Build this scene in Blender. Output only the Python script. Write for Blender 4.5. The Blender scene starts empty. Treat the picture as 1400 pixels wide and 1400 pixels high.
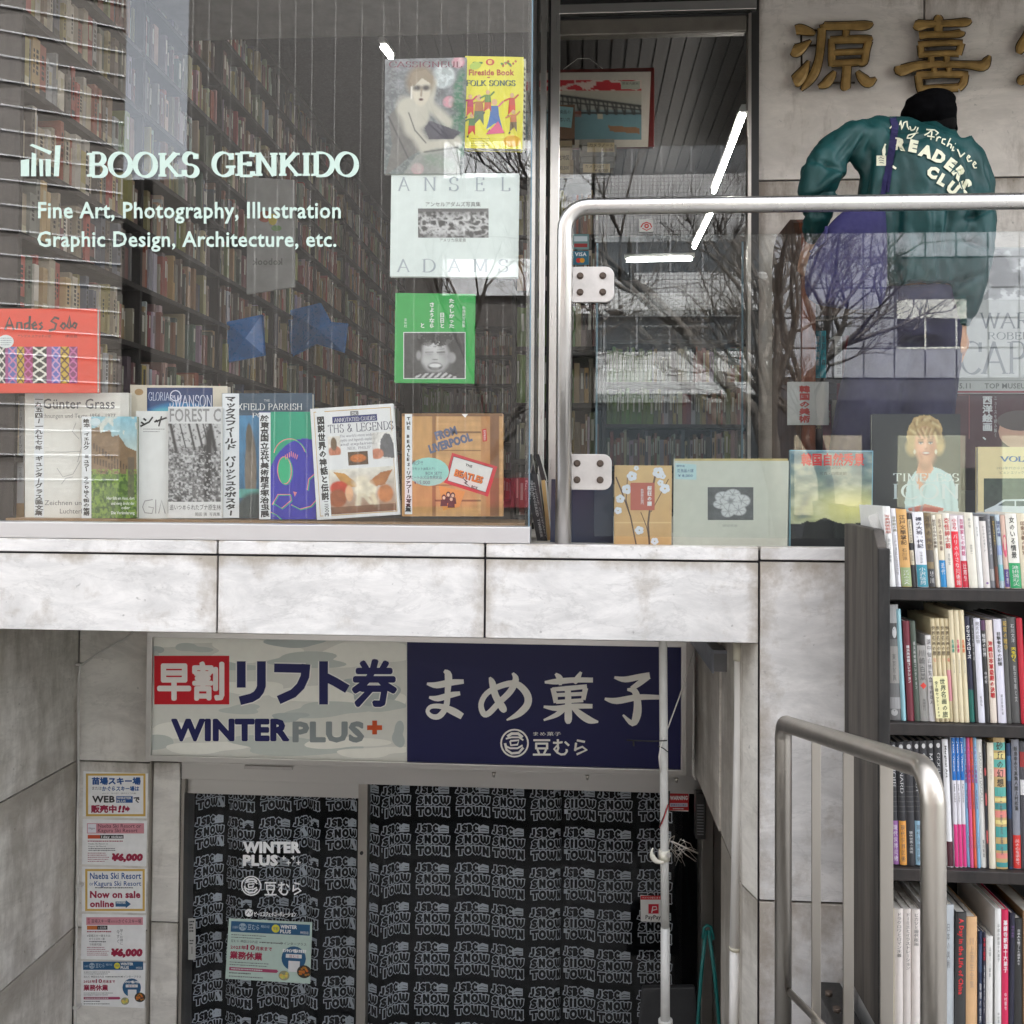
import bpy, math, random
import numpy as np
from mathutils import Vector, Matrix, Euler
from mathutils.bvhtree import BVHTree
random.seed(7)
RNG = np.random.default_rng(5)
S = bpy.context.scene
COL = S.collection
R = math.radians

# ------------------------------------------------------------------ camera
F = 1292.0            # focal length in photo pixels (photo is 1400 wide)
YAW, PITCH, ROLL = R(3.95), R(1.25), R(0.42)
CAMZ = 1.5
cam_d = bpy.data.cameras.new('camera')
cam = bpy.data.objects.new('camera', cam_d)
COL.objects.link(cam)
S.camera = cam
cam.location = (0, 0, CAMZ)
CM = Matrix.Rotation(YAW, 3, 'Z') @ Matrix.Rotation(math.pi / 2 + PITCH, 3, 'X') @ Matrix.Rotation(ROLL, 3, 'Z')
cam.rotation_euler = CM.to_euler()
d = CM.transposed() @ Vector((0, 1, 0))
CX = 700.0
CY = 661.0 + F * d.y / -d.z          # so that the depth axis meets the picture at y 661
cam_d.sensor_width = 36.0
cam_d.lens = 36.0 * F / 1400
cam_d.shift_y = (CY - 700) / 1400
cam_d.clip_start = 0.05
cam_d.clip_end = 500

def P(px, py, Y):
    """world point at depth Y seen at photo pixel (px, py)"""
    r = CM @ Vector(((px - CX) / F, -(py - CY) / F, -1))
    t = Y / r.y
    return Vector((r.x * t, Y, CAMZ + r.z * t))

def PX(px, Y, py=661): return P(px, py, Y).x
def PZ(py, Y, px=787): return P(px, py, Y).z

# ------------------------------------------------------------------ light
SUN_EL, SUN_AZ = R(52), R(14)        # sun stands behind the shop, over the building
w = bpy.data.worlds.new('World'); S.world = w; w.use_nodes = True
nt = w.node_tree
bg = nt.nodes['Background']
sky = nt.nodes.new('ShaderNodeTexSky'); sky.sky_type = 'NISHITA'
sky.sun_disc = False; sky.sun_elevation = SUN_EL; sky.sun_rotation = SUN_AZ
sky.dust_density = 3.0; sky.air_density = 1.0; sky.ozone_density = 1.0
hs = nt.nodes.new('ShaderNodeHueSaturation'); hs.inputs['Saturation'].default_value = 0.22
nt.links.new(sky.outputs[0], hs.inputs['Color'])
nt.links.new(hs.outputs[0], bg.inputs[0])
bg.inputs[1].default_value = 0.15
sd = bpy.data.lights.new('sun', 'SUN'); sd.energy = 4.2; sd.angle = R(0.6); sd.color = (1, 0.98, 0.96)
so = bpy.data.objects.new('sun', sd); COL.objects.link(so)
sv = Vector((math.sin(SUN_AZ) * math.cos(SUN_EL), math.cos(SUN_AZ) * math.cos(SUN_EL), math.sin(SUN_EL)))
so.rotation_euler = sv.to_track_quat('Z', 'Y').to_euler()
so.location = (0, 0, 20)
S.view_settings.view_transform = 'Standard'
S.view_settings.look = 'None'
S.view_settings.gamma = 1
S.view_settings.use_curve_mapping = False
S.view_settings.exposure = 3.05
S.cycles.max_bounces = 8
S.cycles.transparent_max_bounces = 24
S.cycles.glossy_bounces = 4
S.cycles.caustics_reflective = False
S.cycles.caustics_refractive = False

# ------------------------------------------------------------------ materials
def srgb(r, g, b):
    def f(c):
        c /= 255.0
        return c / 12.92 if c <= 0.04045 else ((c + 0.055) / 1.055) ** 2.4
    return (f(r), f(g), f(b))

def new_mat(name):
    m = bpy.data.materials.new(name); m.use_nodes = True
    return m, m.node_tree, m.node_tree.nodes['Principled BSDF']

def N(nt, t, **k):
    n = nt.nodes.new(t)
    for a, v in k.items():
        if a.startswith('i_'):
            n.inputs[int(a[2:]) if a[2:].isdigit() else a[2:]].default_value = v
        else: setattr(n, a, v)
    return n

def ramp(nt, stops):
    n = nt.nodes.new('ShaderNodeValToRGB'); e = n.color_ramp.elements
    e[0].position, e[0].color = stops[0][0], (*stops[0][1], 1)
    e[1].position, e[1].color = stops[-1][0], (*stops[-1][1], 1)
    for p, c in stops[1:-1]:
        x = e.new(p); x.color = (*c, 1)
    return n

def g3(v): return (v, v, v)

def pm(name, rgb, rough=0.6, metal=0.0, var=0.12, scale=12.0, bump=0.15, bscale=60.0, stretch=(1, 1, 1), dist=0.002, spec=0.5, rvar=0.15):
    """a plain procedural material: base colour with mottling, roughness variation and fine relief"""
    m, nt, b = new_mat(name); L = nt.links.new
    tc = N(nt, 'ShaderNodeTexCoord'); mp = N(nt, 'ShaderNodeMapping'); mp.inputs['Scale'].default_value = stretch
    L(tc.outputs['Object'], mp.inputs[0])
    n1 = N(nt, 'ShaderNodeTexNoise'); n1.inputs['Scale'].default_value = scale; n1.inputs['Detail'].default_value = 6
    L(mp.outputs[0], n1.inputs['Vector'])
    lo = tuple(c * (1 - var * 1.6) for c in rgb); hi = tuple(min(1, c * (1 + var)) for c in rgb)
    r = ramp(nt, [(0.3, lo), (0.7, hi)]); L(n1.outputs[0], r.inputs[0]); L(r.outputs[0], b.inputs['Base Color'])
    rr = N(nt, 'ShaderNodeMapRange'); rr.inputs[3].default_value = max(0.02, rough - rvar); rr.inputs[4].default_value = min(1, rough + rvar)
    n2 = N(nt, 'ShaderNodeTexNoise'); n2.inputs['Scale'].default_value = bscale; n2.inputs['Detail'].default_value = 4
    L(mp.outputs[0], n2.inputs['Vector']); L(n2.outputs[0], rr.inputs[0]); L(rr.outputs[0], b.inputs['Roughness'])
    b.inputs['Metallic'].default_value = metal
    b.inputs['Specular IOR Level'].default_value = spec
    if bump:
        bp = N(nt, 'ShaderNodeBump'); bp.inputs['Strength'].default_value = bump; bp.inputs['Distance'].default_value = dist
        L(n2.outputs[0], bp.inputs['Height']); L(bp.outputs[0], b.inputs['Normal'])
    return m

def attr_mat(name, rough=0.5, coat=0.0, spec=0.5, var=0.06):
    """flat print: colour from the mesh's own colour attribute, with paper grain"""
    m, nt, b = new_mat(name); L = nt.links.new
    a = N(nt, 'ShaderNodeAttribute', attribute_name='Col')
    tc = N(nt, 'ShaderNodeTexCoord'); n = N(nt, 'ShaderNodeTexNoise'); n.inputs['Scale'].default_value = 35; n.inputs['Detail'].default_value = 5
    L(tc.outputs['Object'], n.inputs['Vector'])
    mr = N(nt, 'ShaderNodeMapRange'); mr.inputs[3].default_value = 1 - var * 2; mr.inputs[4].default_value = 1 + var
    L(n.outputs[0], mr.inputs[0])
    mx = N(nt, 'ShaderNodeVectorMath', operation='SCALE'); L(a.outputs['Color'], mx.inputs[0]); L(mr.outputs[0], mx.inputs['Scale'])
    L(mx.outputs[0], b.inputs['Base Color'])
    b.inputs['Roughness'].default_value = rough; b.inputs['Coat Weight'].default_value = coat; b.inputs['Coat Roughness'].default_value = 0.12
    b.inputs['Specular IOR Level'].default_value = spec
    bp = N(nt, 'ShaderNodeBump'); bp.inputs['Strength'].default_value = 0.15; bp.inputs['Distance'].default_value = 0.004
    n3 = N(nt, 'ShaderNodeTexNoise'); n3.inputs['Scale'].default_value = 9; L(tc.outputs['Object'], n3.inputs['Vector'])
    L(n3.outputs[0], bp.inputs['Height']); L(bp.outputs[0], b.inputs['Normal'])
    return m

def marble(name, base, vein, dirt, scale=1.0, rough=0.35, stain=0.5, streak=0.0):
    m, nt, b = new_mat(name); L = nt.links.new
    tc = N(nt, 'ShaderNodeTexCoord'); oi = N(nt, 'ShaderNodeObjectInfo')
    geo = N(nt, 'ShaderNodeNewGeometry')
    sc = N(nt, 'ShaderNodeVectorMath', operation='SCALE'); sc.inputs['Scale'].default_value = 31.0
    cmb = N(nt, 'ShaderNodeCombineXYZ')
    for k in range(3): L(oi.outputs['Random'], cmb.inputs[k])
    L(cmb.outputs[0], sc.inputs[0])
    ad = N(nt, 'ShaderNodeVectorMath', operation='ADD'); L(geo.outputs['Position'], ad.inputs[0]); L(sc.outputs[0], ad.inputs[1])
    mp = N(nt, 'ShaderNodeMapping'); mp.inputs['Rotation'].default_value = (0.2, 0.55, 0.3); mp.inputs['Scale'].default_value = (scale, scale, scale * 2.6)
    L(ad.outputs[0], mp.inputs[0])
    n1 = N(nt, 'ShaderNodeTexNoise'); n1.inputs['Scale'].default_value = 3.2; n1.inputs['Detail'].default_value = 9; n1.inputs['Roughness'].default_value = 0.72; n1.inputs['Distortion'].default_value = 0.6
    L(mp.outputs[0], n1.inputs['Vector'])
    r1 = ramp(nt, [(0.28, vein), (0.46, tuple((a + c) / 2 for a, c in zip(vein, base))), (0.6, base), (0.8, tuple(min(1, c * 1.06) for c in base))])
    L(n1.outputs[0], r1.inputs[0])
    # thin dark veins
    n2 = N(nt, 'ShaderNodeTexNoise'); n2.inputs['Scale'].default_value = 1.3; n2.inputs['Detail'].default_value = 9; n2.inputs['Roughness'].default_value = 0.65; n2.inputs['Distortion'].default_value = 0.25
    L(mp.outputs[0], n2.inputs['Vector'])
    ab = N(nt, 'ShaderNodeMath', operation='SUBTRACT'); ab.inputs[1].default_value = 0.5; L(n2.outputs[0], ab.inputs[0])
    ab2 = N(nt, 'ShaderNodeMath', operation='ABSOLUTE'); L(ab.outputs[0], ab2.inputs[0])
    rv = ramp(nt, [(0.0, g3(0.72)), (0.012, g3(1.0))]); L(ab2.outputs[0], rv.inputs[0])
    mx = N(nt, 'ShaderNodeMixRGB', blend_type='MULTIPLY'); mx.inputs[0].default_value = 0.4
    L(r1.outputs[0], mx.inputs[1]); L(rv.outputs[0], mx.inputs[2])
    # grime blotches
    n3 = N(nt, 'ShaderNodeTexNoise'); n3.inputs['Scale'].default_value = 4.5; n3.inputs['Detail'].default_value = 8; n3.inputs['Roughness'].default_value = 0.7
    mp3 = N(nt, 'ShaderNodeMapping'); mp3.inputs['Scale'].default_value = (1.6, 1.6, 0.55 if streak else 1.4); L(ad.outputs[0], mp3.inputs[0]); L(mp3.outputs[0], n3.inputs['Vector'])
    # panel-edge staining from the generated coordinates
    sp = N(nt, 'ShaderNodeSeparateXYZ'); L(tc.outputs['Generated'], sp.inputs[0])
    ez = N(nt, 'ShaderNodeMapRange'); ez.inputs[1].default_value = 0.82; ez.inputs[2].default_value = 1.0; ez.inputs[3].default_value = 0.0; ez.inputs[4].default_value = 0.24
    L(sp.outputs[2], ez.inputs[0])
    exs = N(nt, 'ShaderNodeMath', operation='SUBTRACT'); exs.inputs[1].default_value = 0.5; L(sp.outputs[0], exs.inputs[0])
    exa = N(nt, 'ShaderNodeMath', operation='ABSOLUTE'); L(exs.outputs[0], exa.inputs[0])
    ex = N(nt, 'ShaderNodeMapRange'); ex.inputs[1].default_value = 0.45; ex.inputs[2].default_value = 0.5; ex.inputs[3].default_value = 0.0; ex.inputs[4].default_value = 0.2
    L(exa.outputs[0], ex.inputs[0])
    s1 = N(nt, 'ShaderNodeMath', operation='ADD'); L(n3.outputs[0], s1.inputs[0]); L(ez.outputs[0], s1.inputs[1])
    s2 = N(nt, 'ShaderNodeMath', operation='ADD'); L(s1.outputs[0], s2.inputs[0]); L(ex.outputs[0], s2.inputs[1])
    rd = ramp(nt, [(0.56, g3(0.0)), (0.82, g3(stain))]); L(s2.outputs[0], rd.inputs[0])
    m2 = N(nt, 'ShaderNodeMixRGB', blend_type='MIX'); m2.inputs[2].default_value = (*dirt, 1)
    L(rd.outputs[0], m2.inputs[0]); L(mx.outputs[0], m2.inputs[1])
    # small dark pits
    vo = N(nt, 'ShaderNodeTexNoise'); vo.inputs['Scale'].default_value = 38; vo.inputs['Detail'].default_value = 3; L(ad.outputs[0], vo.inputs['Vector'])
    rp = ramp(nt, [(0.22, g3(0.45)), (0.30, g3(1.0))]); L(vo.outputs[0], rp.inputs[0])
    m3 = N(nt, 'ShaderNodeMixRGB', blend_type='MULTIPLY'); m3.inputs[0].default_value = 0.8; L(m2.outputs[0], m3.inputs[1]); L(rp.outputs[0], m3.inputs[2])
    L(m3.outputs[0], b.inputs['Base Color'])
    b.inputs['Roughness'].default_value = rough
    bp = N(nt, 'ShaderNodeBump'); bp.inputs['Strength'].default_value = 0.12; bp.inputs['Distance'].default_value = 0.002
    L(n3.outputs[0], bp.inputs['Height']); L(bp.outputs[0], b.inputs['Normal'])
    return m

def glass(name, tint=(0.96, 0.98, 0.97), f0=0.055, dirt=0.0, rough=0.0, wav=0.0):
    """thin pane: what is behind shows through, the street in front reflects"""
    m, nt, b = new_mat(name); L = nt.links.new
    nt.nodes.remove(b); out = nt.nodes['Material Output']
    lw = N(nt, 'ShaderNodeLayerWeight'); lw.inputs[0].default_value = 0.5
    pw = N(nt, 'ShaderNodeMath', operation='POWER'); pw.inputs[1].default_value = 5; L(lw.outputs['Facing'], pw.inputs[0])
    ml = N(nt, 'ShaderNodeMath', operation='MULTIPLY_ADD'); ml.inputs[1].default_value = 1 - f0; ml.inputs[2].default_value = f0; L(pw.outputs[0], ml.inputs[0])
    tr = N(nt, 'ShaderNodeBsdfTransparent'); tr.inputs[0].default_value = (*tint, 1)
    gl = N(nt, 'ShaderNodeBsdfGlossy'); gl.inputs['Roughness'].default_value = rough; gl.inputs[0].default_value = (1, 1, 1, 1)
    mx = N(nt, 'ShaderNodeMixShader'); L(ml.outputs[0], mx.inputs[0]); L(tr.outputs[0], mx.inputs[1]); L(gl.outputs[0], mx.inputs[2])
    if wav:
        tc = N(nt, 'ShaderNodeTexCoord'); n = N(nt, 'ShaderNodeTexNoise'); n.inputs['Scale'].default_value = 1.6; n.inputs['Detail'].default_value = 1
        L(tc.outputs['Object'], n.inputs['Vector'])
        bp = N(nt, 'ShaderNodeBump'); bp.inputs['Strength'].default_value = wav; bp.inputs['Distance'].default_value = 0.01
        L(n.outputs[0], bp.inputs['Height']); L(bp.outputs[0], gl.inputs['Normal'])
    last = mx
    if dirt:
        tc = N(nt, 'ShaderNodeTexCoord'); n = N(nt, 'ShaderNodeTexNoise'); n.inputs['Scale'].default_value = 4; n.inputs['Detail'].default_value = 8; n.inputs['Roughness'].default_value = 0.7
        L(tc.outputs['Object'], n.inputs['Vector'])
        mr = N(nt, 'ShaderNodeMapRange'); mr.inputs[1].default_value = 0.35; mr.inputs[2].default_value = 0.75; mr.inputs[3].default_value = 0; mr.inputs[4].default_value = dirt
        L(n.outputs[0], mr.inputs[0])
        df = N(nt, 'ShaderNodeBsdfDiffuse'); df.inputs[0].default_value = (0.6, 0.6, 0.58, 1)
        m2 = N(nt, 'ShaderNodeMixShader'); L(mr.outputs[0], m2.inputs[0]); L(mx.outputs[0], m2.inputs[1]); L(df.outputs[0], m2.inputs[2]); last = m2
    L(last.outputs[0], out.inputs[0])
    return m

def emit(name, rgb, s):
    m, nt, b = new_mat(name)
    b.inputs['Base Color'].default_value = (*rgb, 1)
    b.inputs['Emission Color'].default_value = (*rgb, 1); b.inputs['Emission Strength'].default_value = s
    return m

def obj_color_mat(name, rough=0.55):
    """book cloth and paper: the object's own colour, mottled, rubbed at random"""
    m, nt, b = new_mat(name); L = nt.links.new
    oi = N(nt, 'ShaderNodeObjectInfo'); tc = N(nt, 'ShaderNodeTexCoord')
    n = N(nt, 'ShaderNodeTexNoise'); n.inputs['Scale'].default_value = 22; n.inputs['Detail'].default_value = 6; L(tc.outputs['Object'], n.inputs['Vector'])
    mr = N(nt, 'ShaderNodeMapRange'); mr.inputs[3].default_value = 0.8; mr.inputs[4].default_value = 1.12; L(n.outputs[0], mr.inputs[0])
    sc = N(nt, 'ShaderNodeVectorMath', operation='SCALE'); L(oi.outputs['Color'], sc.inputs[0]); L(mr.outputs[0], sc.inputs['Scale'])
    L(sc.outputs[0], b.inputs['Base Color']); b.inputs['Roughness'].default_value = rough
    return m

M = {}
M['marble_light'] = marble('pale_marble', srgb(230, 228, 226), srgb(190, 189, 188), srgb(150, 138, 122), 1.0, 0.3, 0.75)
M['marble_grey'] = marble('weathered_marble', srgb(222, 218, 210), srgb(186, 182, 175), srgb(110, 98, 78), 0.9, 0.45, 0.55, 1)
M['marble_wall'] = marble('recess_marble', srgb(228, 220, 211), srgb(198, 191, 182), srgb(112, 94, 70), 0.8, 0.45, 0.75, 1)
M['joint'] = pm('dark_joint', srgb(52, 50, 54), 0.9, bump=0.3)
M['steel'] = pm('brushed_stainless', (0.62, 0.60, 0.575), 0.30, 1.0, 0.06, 6, 0.1, 160, (1, 1, 0.03), 0.0006, rvar=0.08)
M['steel_h'] = pm('brushed_stainless_horizontal', (0.60, 0.585, 0.56), 0.34, 1.0, 0.06, 5, 0.1, 160, (0.03, 1, 1), 0.0006, rvar=0.08)
M['steel_plate'] = pm('satin_plate', (0.52, 0.50, 0.485), 0.5, 1.0, 0.08, 14, 0.2, 120, (1, 1, 1), 0.0006)
M['steel_old'] = pm('worn_stainless', (0.44, 0.41, 0.37), 0.36, 1.0, 0.12, 8, 0.15, 90, (1, 1, 0.2), 0.0008, rvar=0.12)
M['alu'] = pm('sill_aluminium', (0.60, 0.60, 0.615), 0.45, 1.0, 0.03, 5, 0.06, 200, (0.03, 1, 1), 0.0004, rvar=0.05)
M['bolt'] = pm('rusty_bolt', (0.10, 0.075, 0.06), 0.6, 0.6)
M['black'] = pm('black_rubber', (0.012, 0.012, 0.012), 0.6)
M['dark'] = pm('dark_frame', (0.02, 0.019, 0.018), 0.45)
M['shelfwood'] = pm('dark_shelf_wood', (0.017, 0.0125, 0.011), 0.6, 0, 0.4, 5, 0.4, 40, (8, 8, 1), 0.001)
M['sidewood'] = pm('weathered_side_board', (0.066, 0.056, 0.047), 0.7, 0, 0.5, 3, 0.5, 30, (6, 6, 0.35), 0.001)
M['frontwood'] = pm('worn_front_edge', (0.014, 0.012, 0.011), 0.6, 0, 0.6, 9, 0.5, 50, (3, 3, 0.8), 0.001)
M['brownwood'] = pm('red_brown_wood', (0.19, 0.055, 0.025), 0.5, 0, 0.35, 6, 0.3, 40, (8, 8, 0.8), 0.001)
M['brownwood2'] = pm('brown_veneer', (0.07, 0.035, 0.02), 0.5, 0, 0.35, 6, 0.3, 40, (8, 8, 0.8), 0.001)
M['glass_win'] = glass('shop_window_glass', (0.985, 0.99, 0.985), 0.036, 0.008, wav=0.03)
M['glass_door'] = glass('door_glass', (0.94, 0.95, 0.94), 0.032, 0.008, wav=0.012)
M['glass_bal'] = glass('balustrade_glass', (0.965, 0.985, 0.98), 0.042, 0.01, wav=0.03)
M['glass_low'] = glass('basement_door_glass', (0.95, 0.96, 0.97), 0.016, 0.0)
M['glass_edge'] = pm('glass_edge', (0.16, 0.26, 0.32), 0.15, 0.0, 0.05)
M['paper'] = pm('page_paper', (0.62, 0.59, 0.53), 0.8, 0, 0.12, 40, 0.4, 180, (1, 1, 1), 0.0008)
M['paper_w'] = pm('white_paper', (0.78, 0.78, 0.77), 0.7, 0, 0.04, 30, 0.05)
M['print'] = attr_mat('printed_paper', 0.55)
M['printg'] = attr_mat('glossy_print', 0.35, 0.35)
M['signface'] = attr_mat('sign_face', 0.45, 0.0, 0.4, 0.03)
M['vinyl'] = attr_mat('window_vinyl', 0.6, 0, 0.2, 0.01)
M['cloth_print'] = attr_mat('curtain_cloth', 0.85, 0, 0.2, 0.12)
M['book'] = obj_color_mat('book_cloth')
M['tube'] = emit('lit_tube', (1, 0.95, 0.90), 15.0)
M['ceiling'] = pm('brown_ceiling', (0.010, 0.0075, 0.0065), 0.6, 0, 0.15, spec=.2)
M['pvc'] = pm('white_pvc', (0.8, 0.79, 0.76), 0.4, 0, 0.1, 7, 0.1, 30, (6, 6, 0.6))
M['pole'] = pm('grey_white_pole', (0.5, 0.5, 0.48), 0.35, 0, 0.06)
M['gutter'] = pm('grey_plastic', (0.16, 0.165, 0.175), 0.5)
M['gold'] = pm('aged_gold_metal', (0.36, 0.225, 0.075), 0.38, 0.3, 0.25, 20, 0.25, 60)
M['goldedge'] = pm('dark_bronze_edge', (0.03, 0.017, 0.007), 0.55, 0.2)
M['jacket'] = pm('green_nylon', srgb(18, 66, 66), 0.5, 0, 0.22, 7, 0.5, 26, (1, 1, 0.6), 0.006, spec=.4)
M['cream'] = pm('cream_felt', srgb(226, 226, 200), 0.85, 0, 0.05)
M['bag'] = pm('violet_cotton', srgb(38, 34, 84), 0.8, 0, 0.15, 8, 0.4, 60)
M['trouser'] = pm('dark_purple_trousers', srgb(40, 36, 62), 0.85, 0, 0.2, 8, 0.4, 40)
M['knit'] = pm('black_knit', (0.003, 0.003, 0.0035), 1.0, 0, 0.3, 40, 0.8, 120, spec=.05)
M['hair'] = pm('black_hair', (0.004, 0.0035, 0.0035), 0.8, 0, 0.3, 30, 0.6, 80, (1, 1, 0.1), spec=.1)
M['skin'] = pm('skin', srgb(196, 150, 124), 0.5, 0, 0.08, 20)
M['shoe'] = pm('shoe_leather', (0.03, 0.03, 0.03), 0.5)
M['asphalt'] = pm('asphalt', (0.05, 0.05, 0.05), 0.9, 0, 0.2, 30, 0.6, 200)
M['pavement'] = pm('pavement', (0.44, 0.43, 0.41), 0.85, 0, 0.15, 6, 0.4, 90)
M['bark'] = pm('bark', (0.085, 0.072, 0.062), 0.9, 0, 0.4, 12, 0.6, 40)
M['teal'] = pm('teal_plastic', srgb(30, 120, 118), 0.4)
M['cord'] = pm('white_cord', (0.55, 0.53, 0.5), 0.6)
M['tag'] = pm('cream_clip', (0.6, 0.58, 0.5), 0.5)

# ------------------------------------------------------------------ mesh building
def meta(o, label=None, cat=None, group=None, kind=None):
    if label: o['label'] = label
    if cat: o['category'] = cat
    if group: o['group'] = group
    if kind: o['kind'] = kind
    return o

def thing(name, label, cat, loc=(0, 0, 0), group=None):
    o = bpy.data.objects.new(name, None); o.empty_display_size = 0.1
    COL.objects.link(o); o.location = loc
    return meta(o, label, cat, group)

class MB:
    def __init__(s): s.v = []; s.f = []; s.m = []; s.s = []; s.c = []
    def add(s, vs, fs, m=0, smooth=False, col=(0.5, 0.5, 0.5)):
        n = len(s.v); s.v += [tuple(v) for v in vs]
        for f in fs:
            s.f.append(tuple(i + n for i in f)); s.m.append(m); s.s.append(smooth); s.c.append(col)
        return s
    def box(s, x0, x1, y0, y1, z0, z1, m=0, col=(0.5, 0.5, 0.5)):
        if x0 > x1: x0, x1 = x1, x0
        if y0 > y1: y0, y1 = y1, y0
        if z0 > z1: z0, z1 = z1, z0
        vs = [(x, y, z) for x in (x0, x1) for y in (y0, y1) for z in (z0, z1)]
        return s.add(vs, [(0, 1, 3, 2), (4, 6, 7, 5), (0, 4, 5, 1), (2, 3, 7, 6), (0, 2, 6, 4), (1, 5, 7, 3)], m, False, col)
    def prism(s, poly, y0, y1, m=0, col=(0.5, 0.5, 0.5)):
        """polygon in (x, z) pushed from y0 to y1"""
        n = len(poly)
        a = sum(poly[i][0] * poly[(i + 1) % n][1] - poly[(i + 1) % n][0] * poly[i][1] for i in range(n))
        if a < 0: poly = poly[::-1]
        vs = [(x, y0, z) for x, z in poly] + [(x, y1, z) for x, z in poly]
        fs = [tuple(range(n)), tuple(range(2 * n - 1, n - 1, -1))]
        fs += [(i, i + n, (i + 1) % n + n, (i + 1) % n) for i in range(n)]
        return s.add(vs, fs, m, False, col)
    def tube(s, pts, r, seg=10, m=0, col=(0.5, 0.5, 0.5), cap=True):
        pts = [Vector(p) for p in pts]; k = len(pts)
        rs = r if isinstance(r, (list, tuple)) else [r] * k
        t0 = (pts[1] - pts[0]).normalized()
        up = Vector((0, 0, 1)) if abs(t0.z) < 0.9 else Vector((1, 0, 0))
        nrm = t0.cross(up).normalized(); vs = []; prev = t0
        for i, p in enumerate(pts):
            t = (pts[min(i + 1, k - 1)] - pts[max(i - 1, 0)]).normalized()
            q = prev.rotation_difference(t); nrm = (q @ nrm).normalized(); prev = t
            b = t.cross(nrm)
            for j in range(seg):
                a = 2 * math.pi * j / seg
                vs.append(p + (nrm * math.cos(a) + b * math.sin(a)) * rs[i])
        fs = [(i * seg + j, i * seg + (j + 1) % seg, (i + 1) * seg + (j + 1) % seg, (i + 1) * seg + j) for i in range(k - 1) for j in range(seg)]
        s.add(vs, fs, m, True, col)
        if cap:
            n = len(s.v) - len(vs)
            s.f.append(tuple(n + j for j in range(seg))[::-1]); s.m.append(m); s.s.append(False); s.c.append(col)
            s.f.append(tuple(n + (k - 1) * seg + j for j in range(seg))); s.m.append(m); s.s.append(False); s.c.append(col)
        return s
    def ball(s, c, r, sc=(1, 1, 1), seg=12, rings=8, m=0, col=(0.5, 0.5, 0.5)):
        vs = []; 
        for i in range(rings + 1):
            th = math.pi * i / rings
            for j in range(seg):
                a = 2 * math.pi * j / seg
                vs.append((c[0] + r * sc[0] * math.sin(th) * math.cos(a), c[1] + r * sc[1] * math.sin(th) * math.sin(a), c[2] + r * sc[2] * math.cos(th)))
        fs = [(i * seg + j, (i + 1) * seg + j, (i + 1) * seg + (j + 1) % seg, i * seg + (j + 1) % seg) for i in range(rings) for j in range(seg)]
        return s.add(vs, fs, m, True, col)
    def build(s, name, mats, parent=None, loc=None, bevel=0, color=False, weld=False):
        if not isinstance(mats, (list, tuple)): mats = [mats]
        off = Vector(parent.matrix_basis.translation) if parent is not None else Vector(loc or (0, 0, 0))
        if parent is not None and parent.parent is not None: off = off + parent.parent.matrix_basis.translation
        if parent is not None and loc is not None: off = off + Vector(loc)
        me = bpy.data.meshes.new(name)
        va = np.array(s.v, dtype=float) - np.array(off)[None, :]
        me.from_pydata(va.tolist(), [], s.f)
        me.polygons.foreach_set('material_index', s.m)
        me.polygons.foreach_set('use_smooth', s.s)
        for mt in mats: me.materials.append(mt)
        if color:
            ca = me.color_attributes.new('Col', 'FLOAT_COLOR', 'CORNER')
            buf = np.ones((len(me.loops), 4), dtype=np.float32); k = 0
            for f, c in zip(s.f, s.c):
                n = len(f)
                if c and isinstance(c[0], (tuple, list, np.ndarray)):
                    for q in range(n): buf[k + q, :3] = c[q]
                else: buf[k:k + n, :3] = c
                k += n
            ca.data.foreach_set('color', buf.ravel())
        me.validate(clean_customdata=False)
        o = bpy.data.objects.new(name, me); COL.objects.link(o)
        if parent is not None:
            o.parent = parent
            if loc is not None: o.location = loc
        else: o.location = off
        if bevel:
            b = o.modifiers.new('bevel', 'BEVEL'); b.width = bevel; b.segments = 2; b.limit_method = 'ANGLE'
        return o

def boxpx(mb, x0, y0, x1, y1, Y, depth, m=0, col=(0.5, 0.5, 0.5)):
    """axis-aligned box whose front face at depth Y fills the photo pixel box"""
    xm, ym = (x0 + x1) / 2, (y0 + y1) / 2
    mb.box(P(x0, ym, Y).x, P(x1, ym, Y).x, Y, Y + depth, P(xm, y1, Y).z, P(xm, y0, Y).z, m, col)

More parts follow.
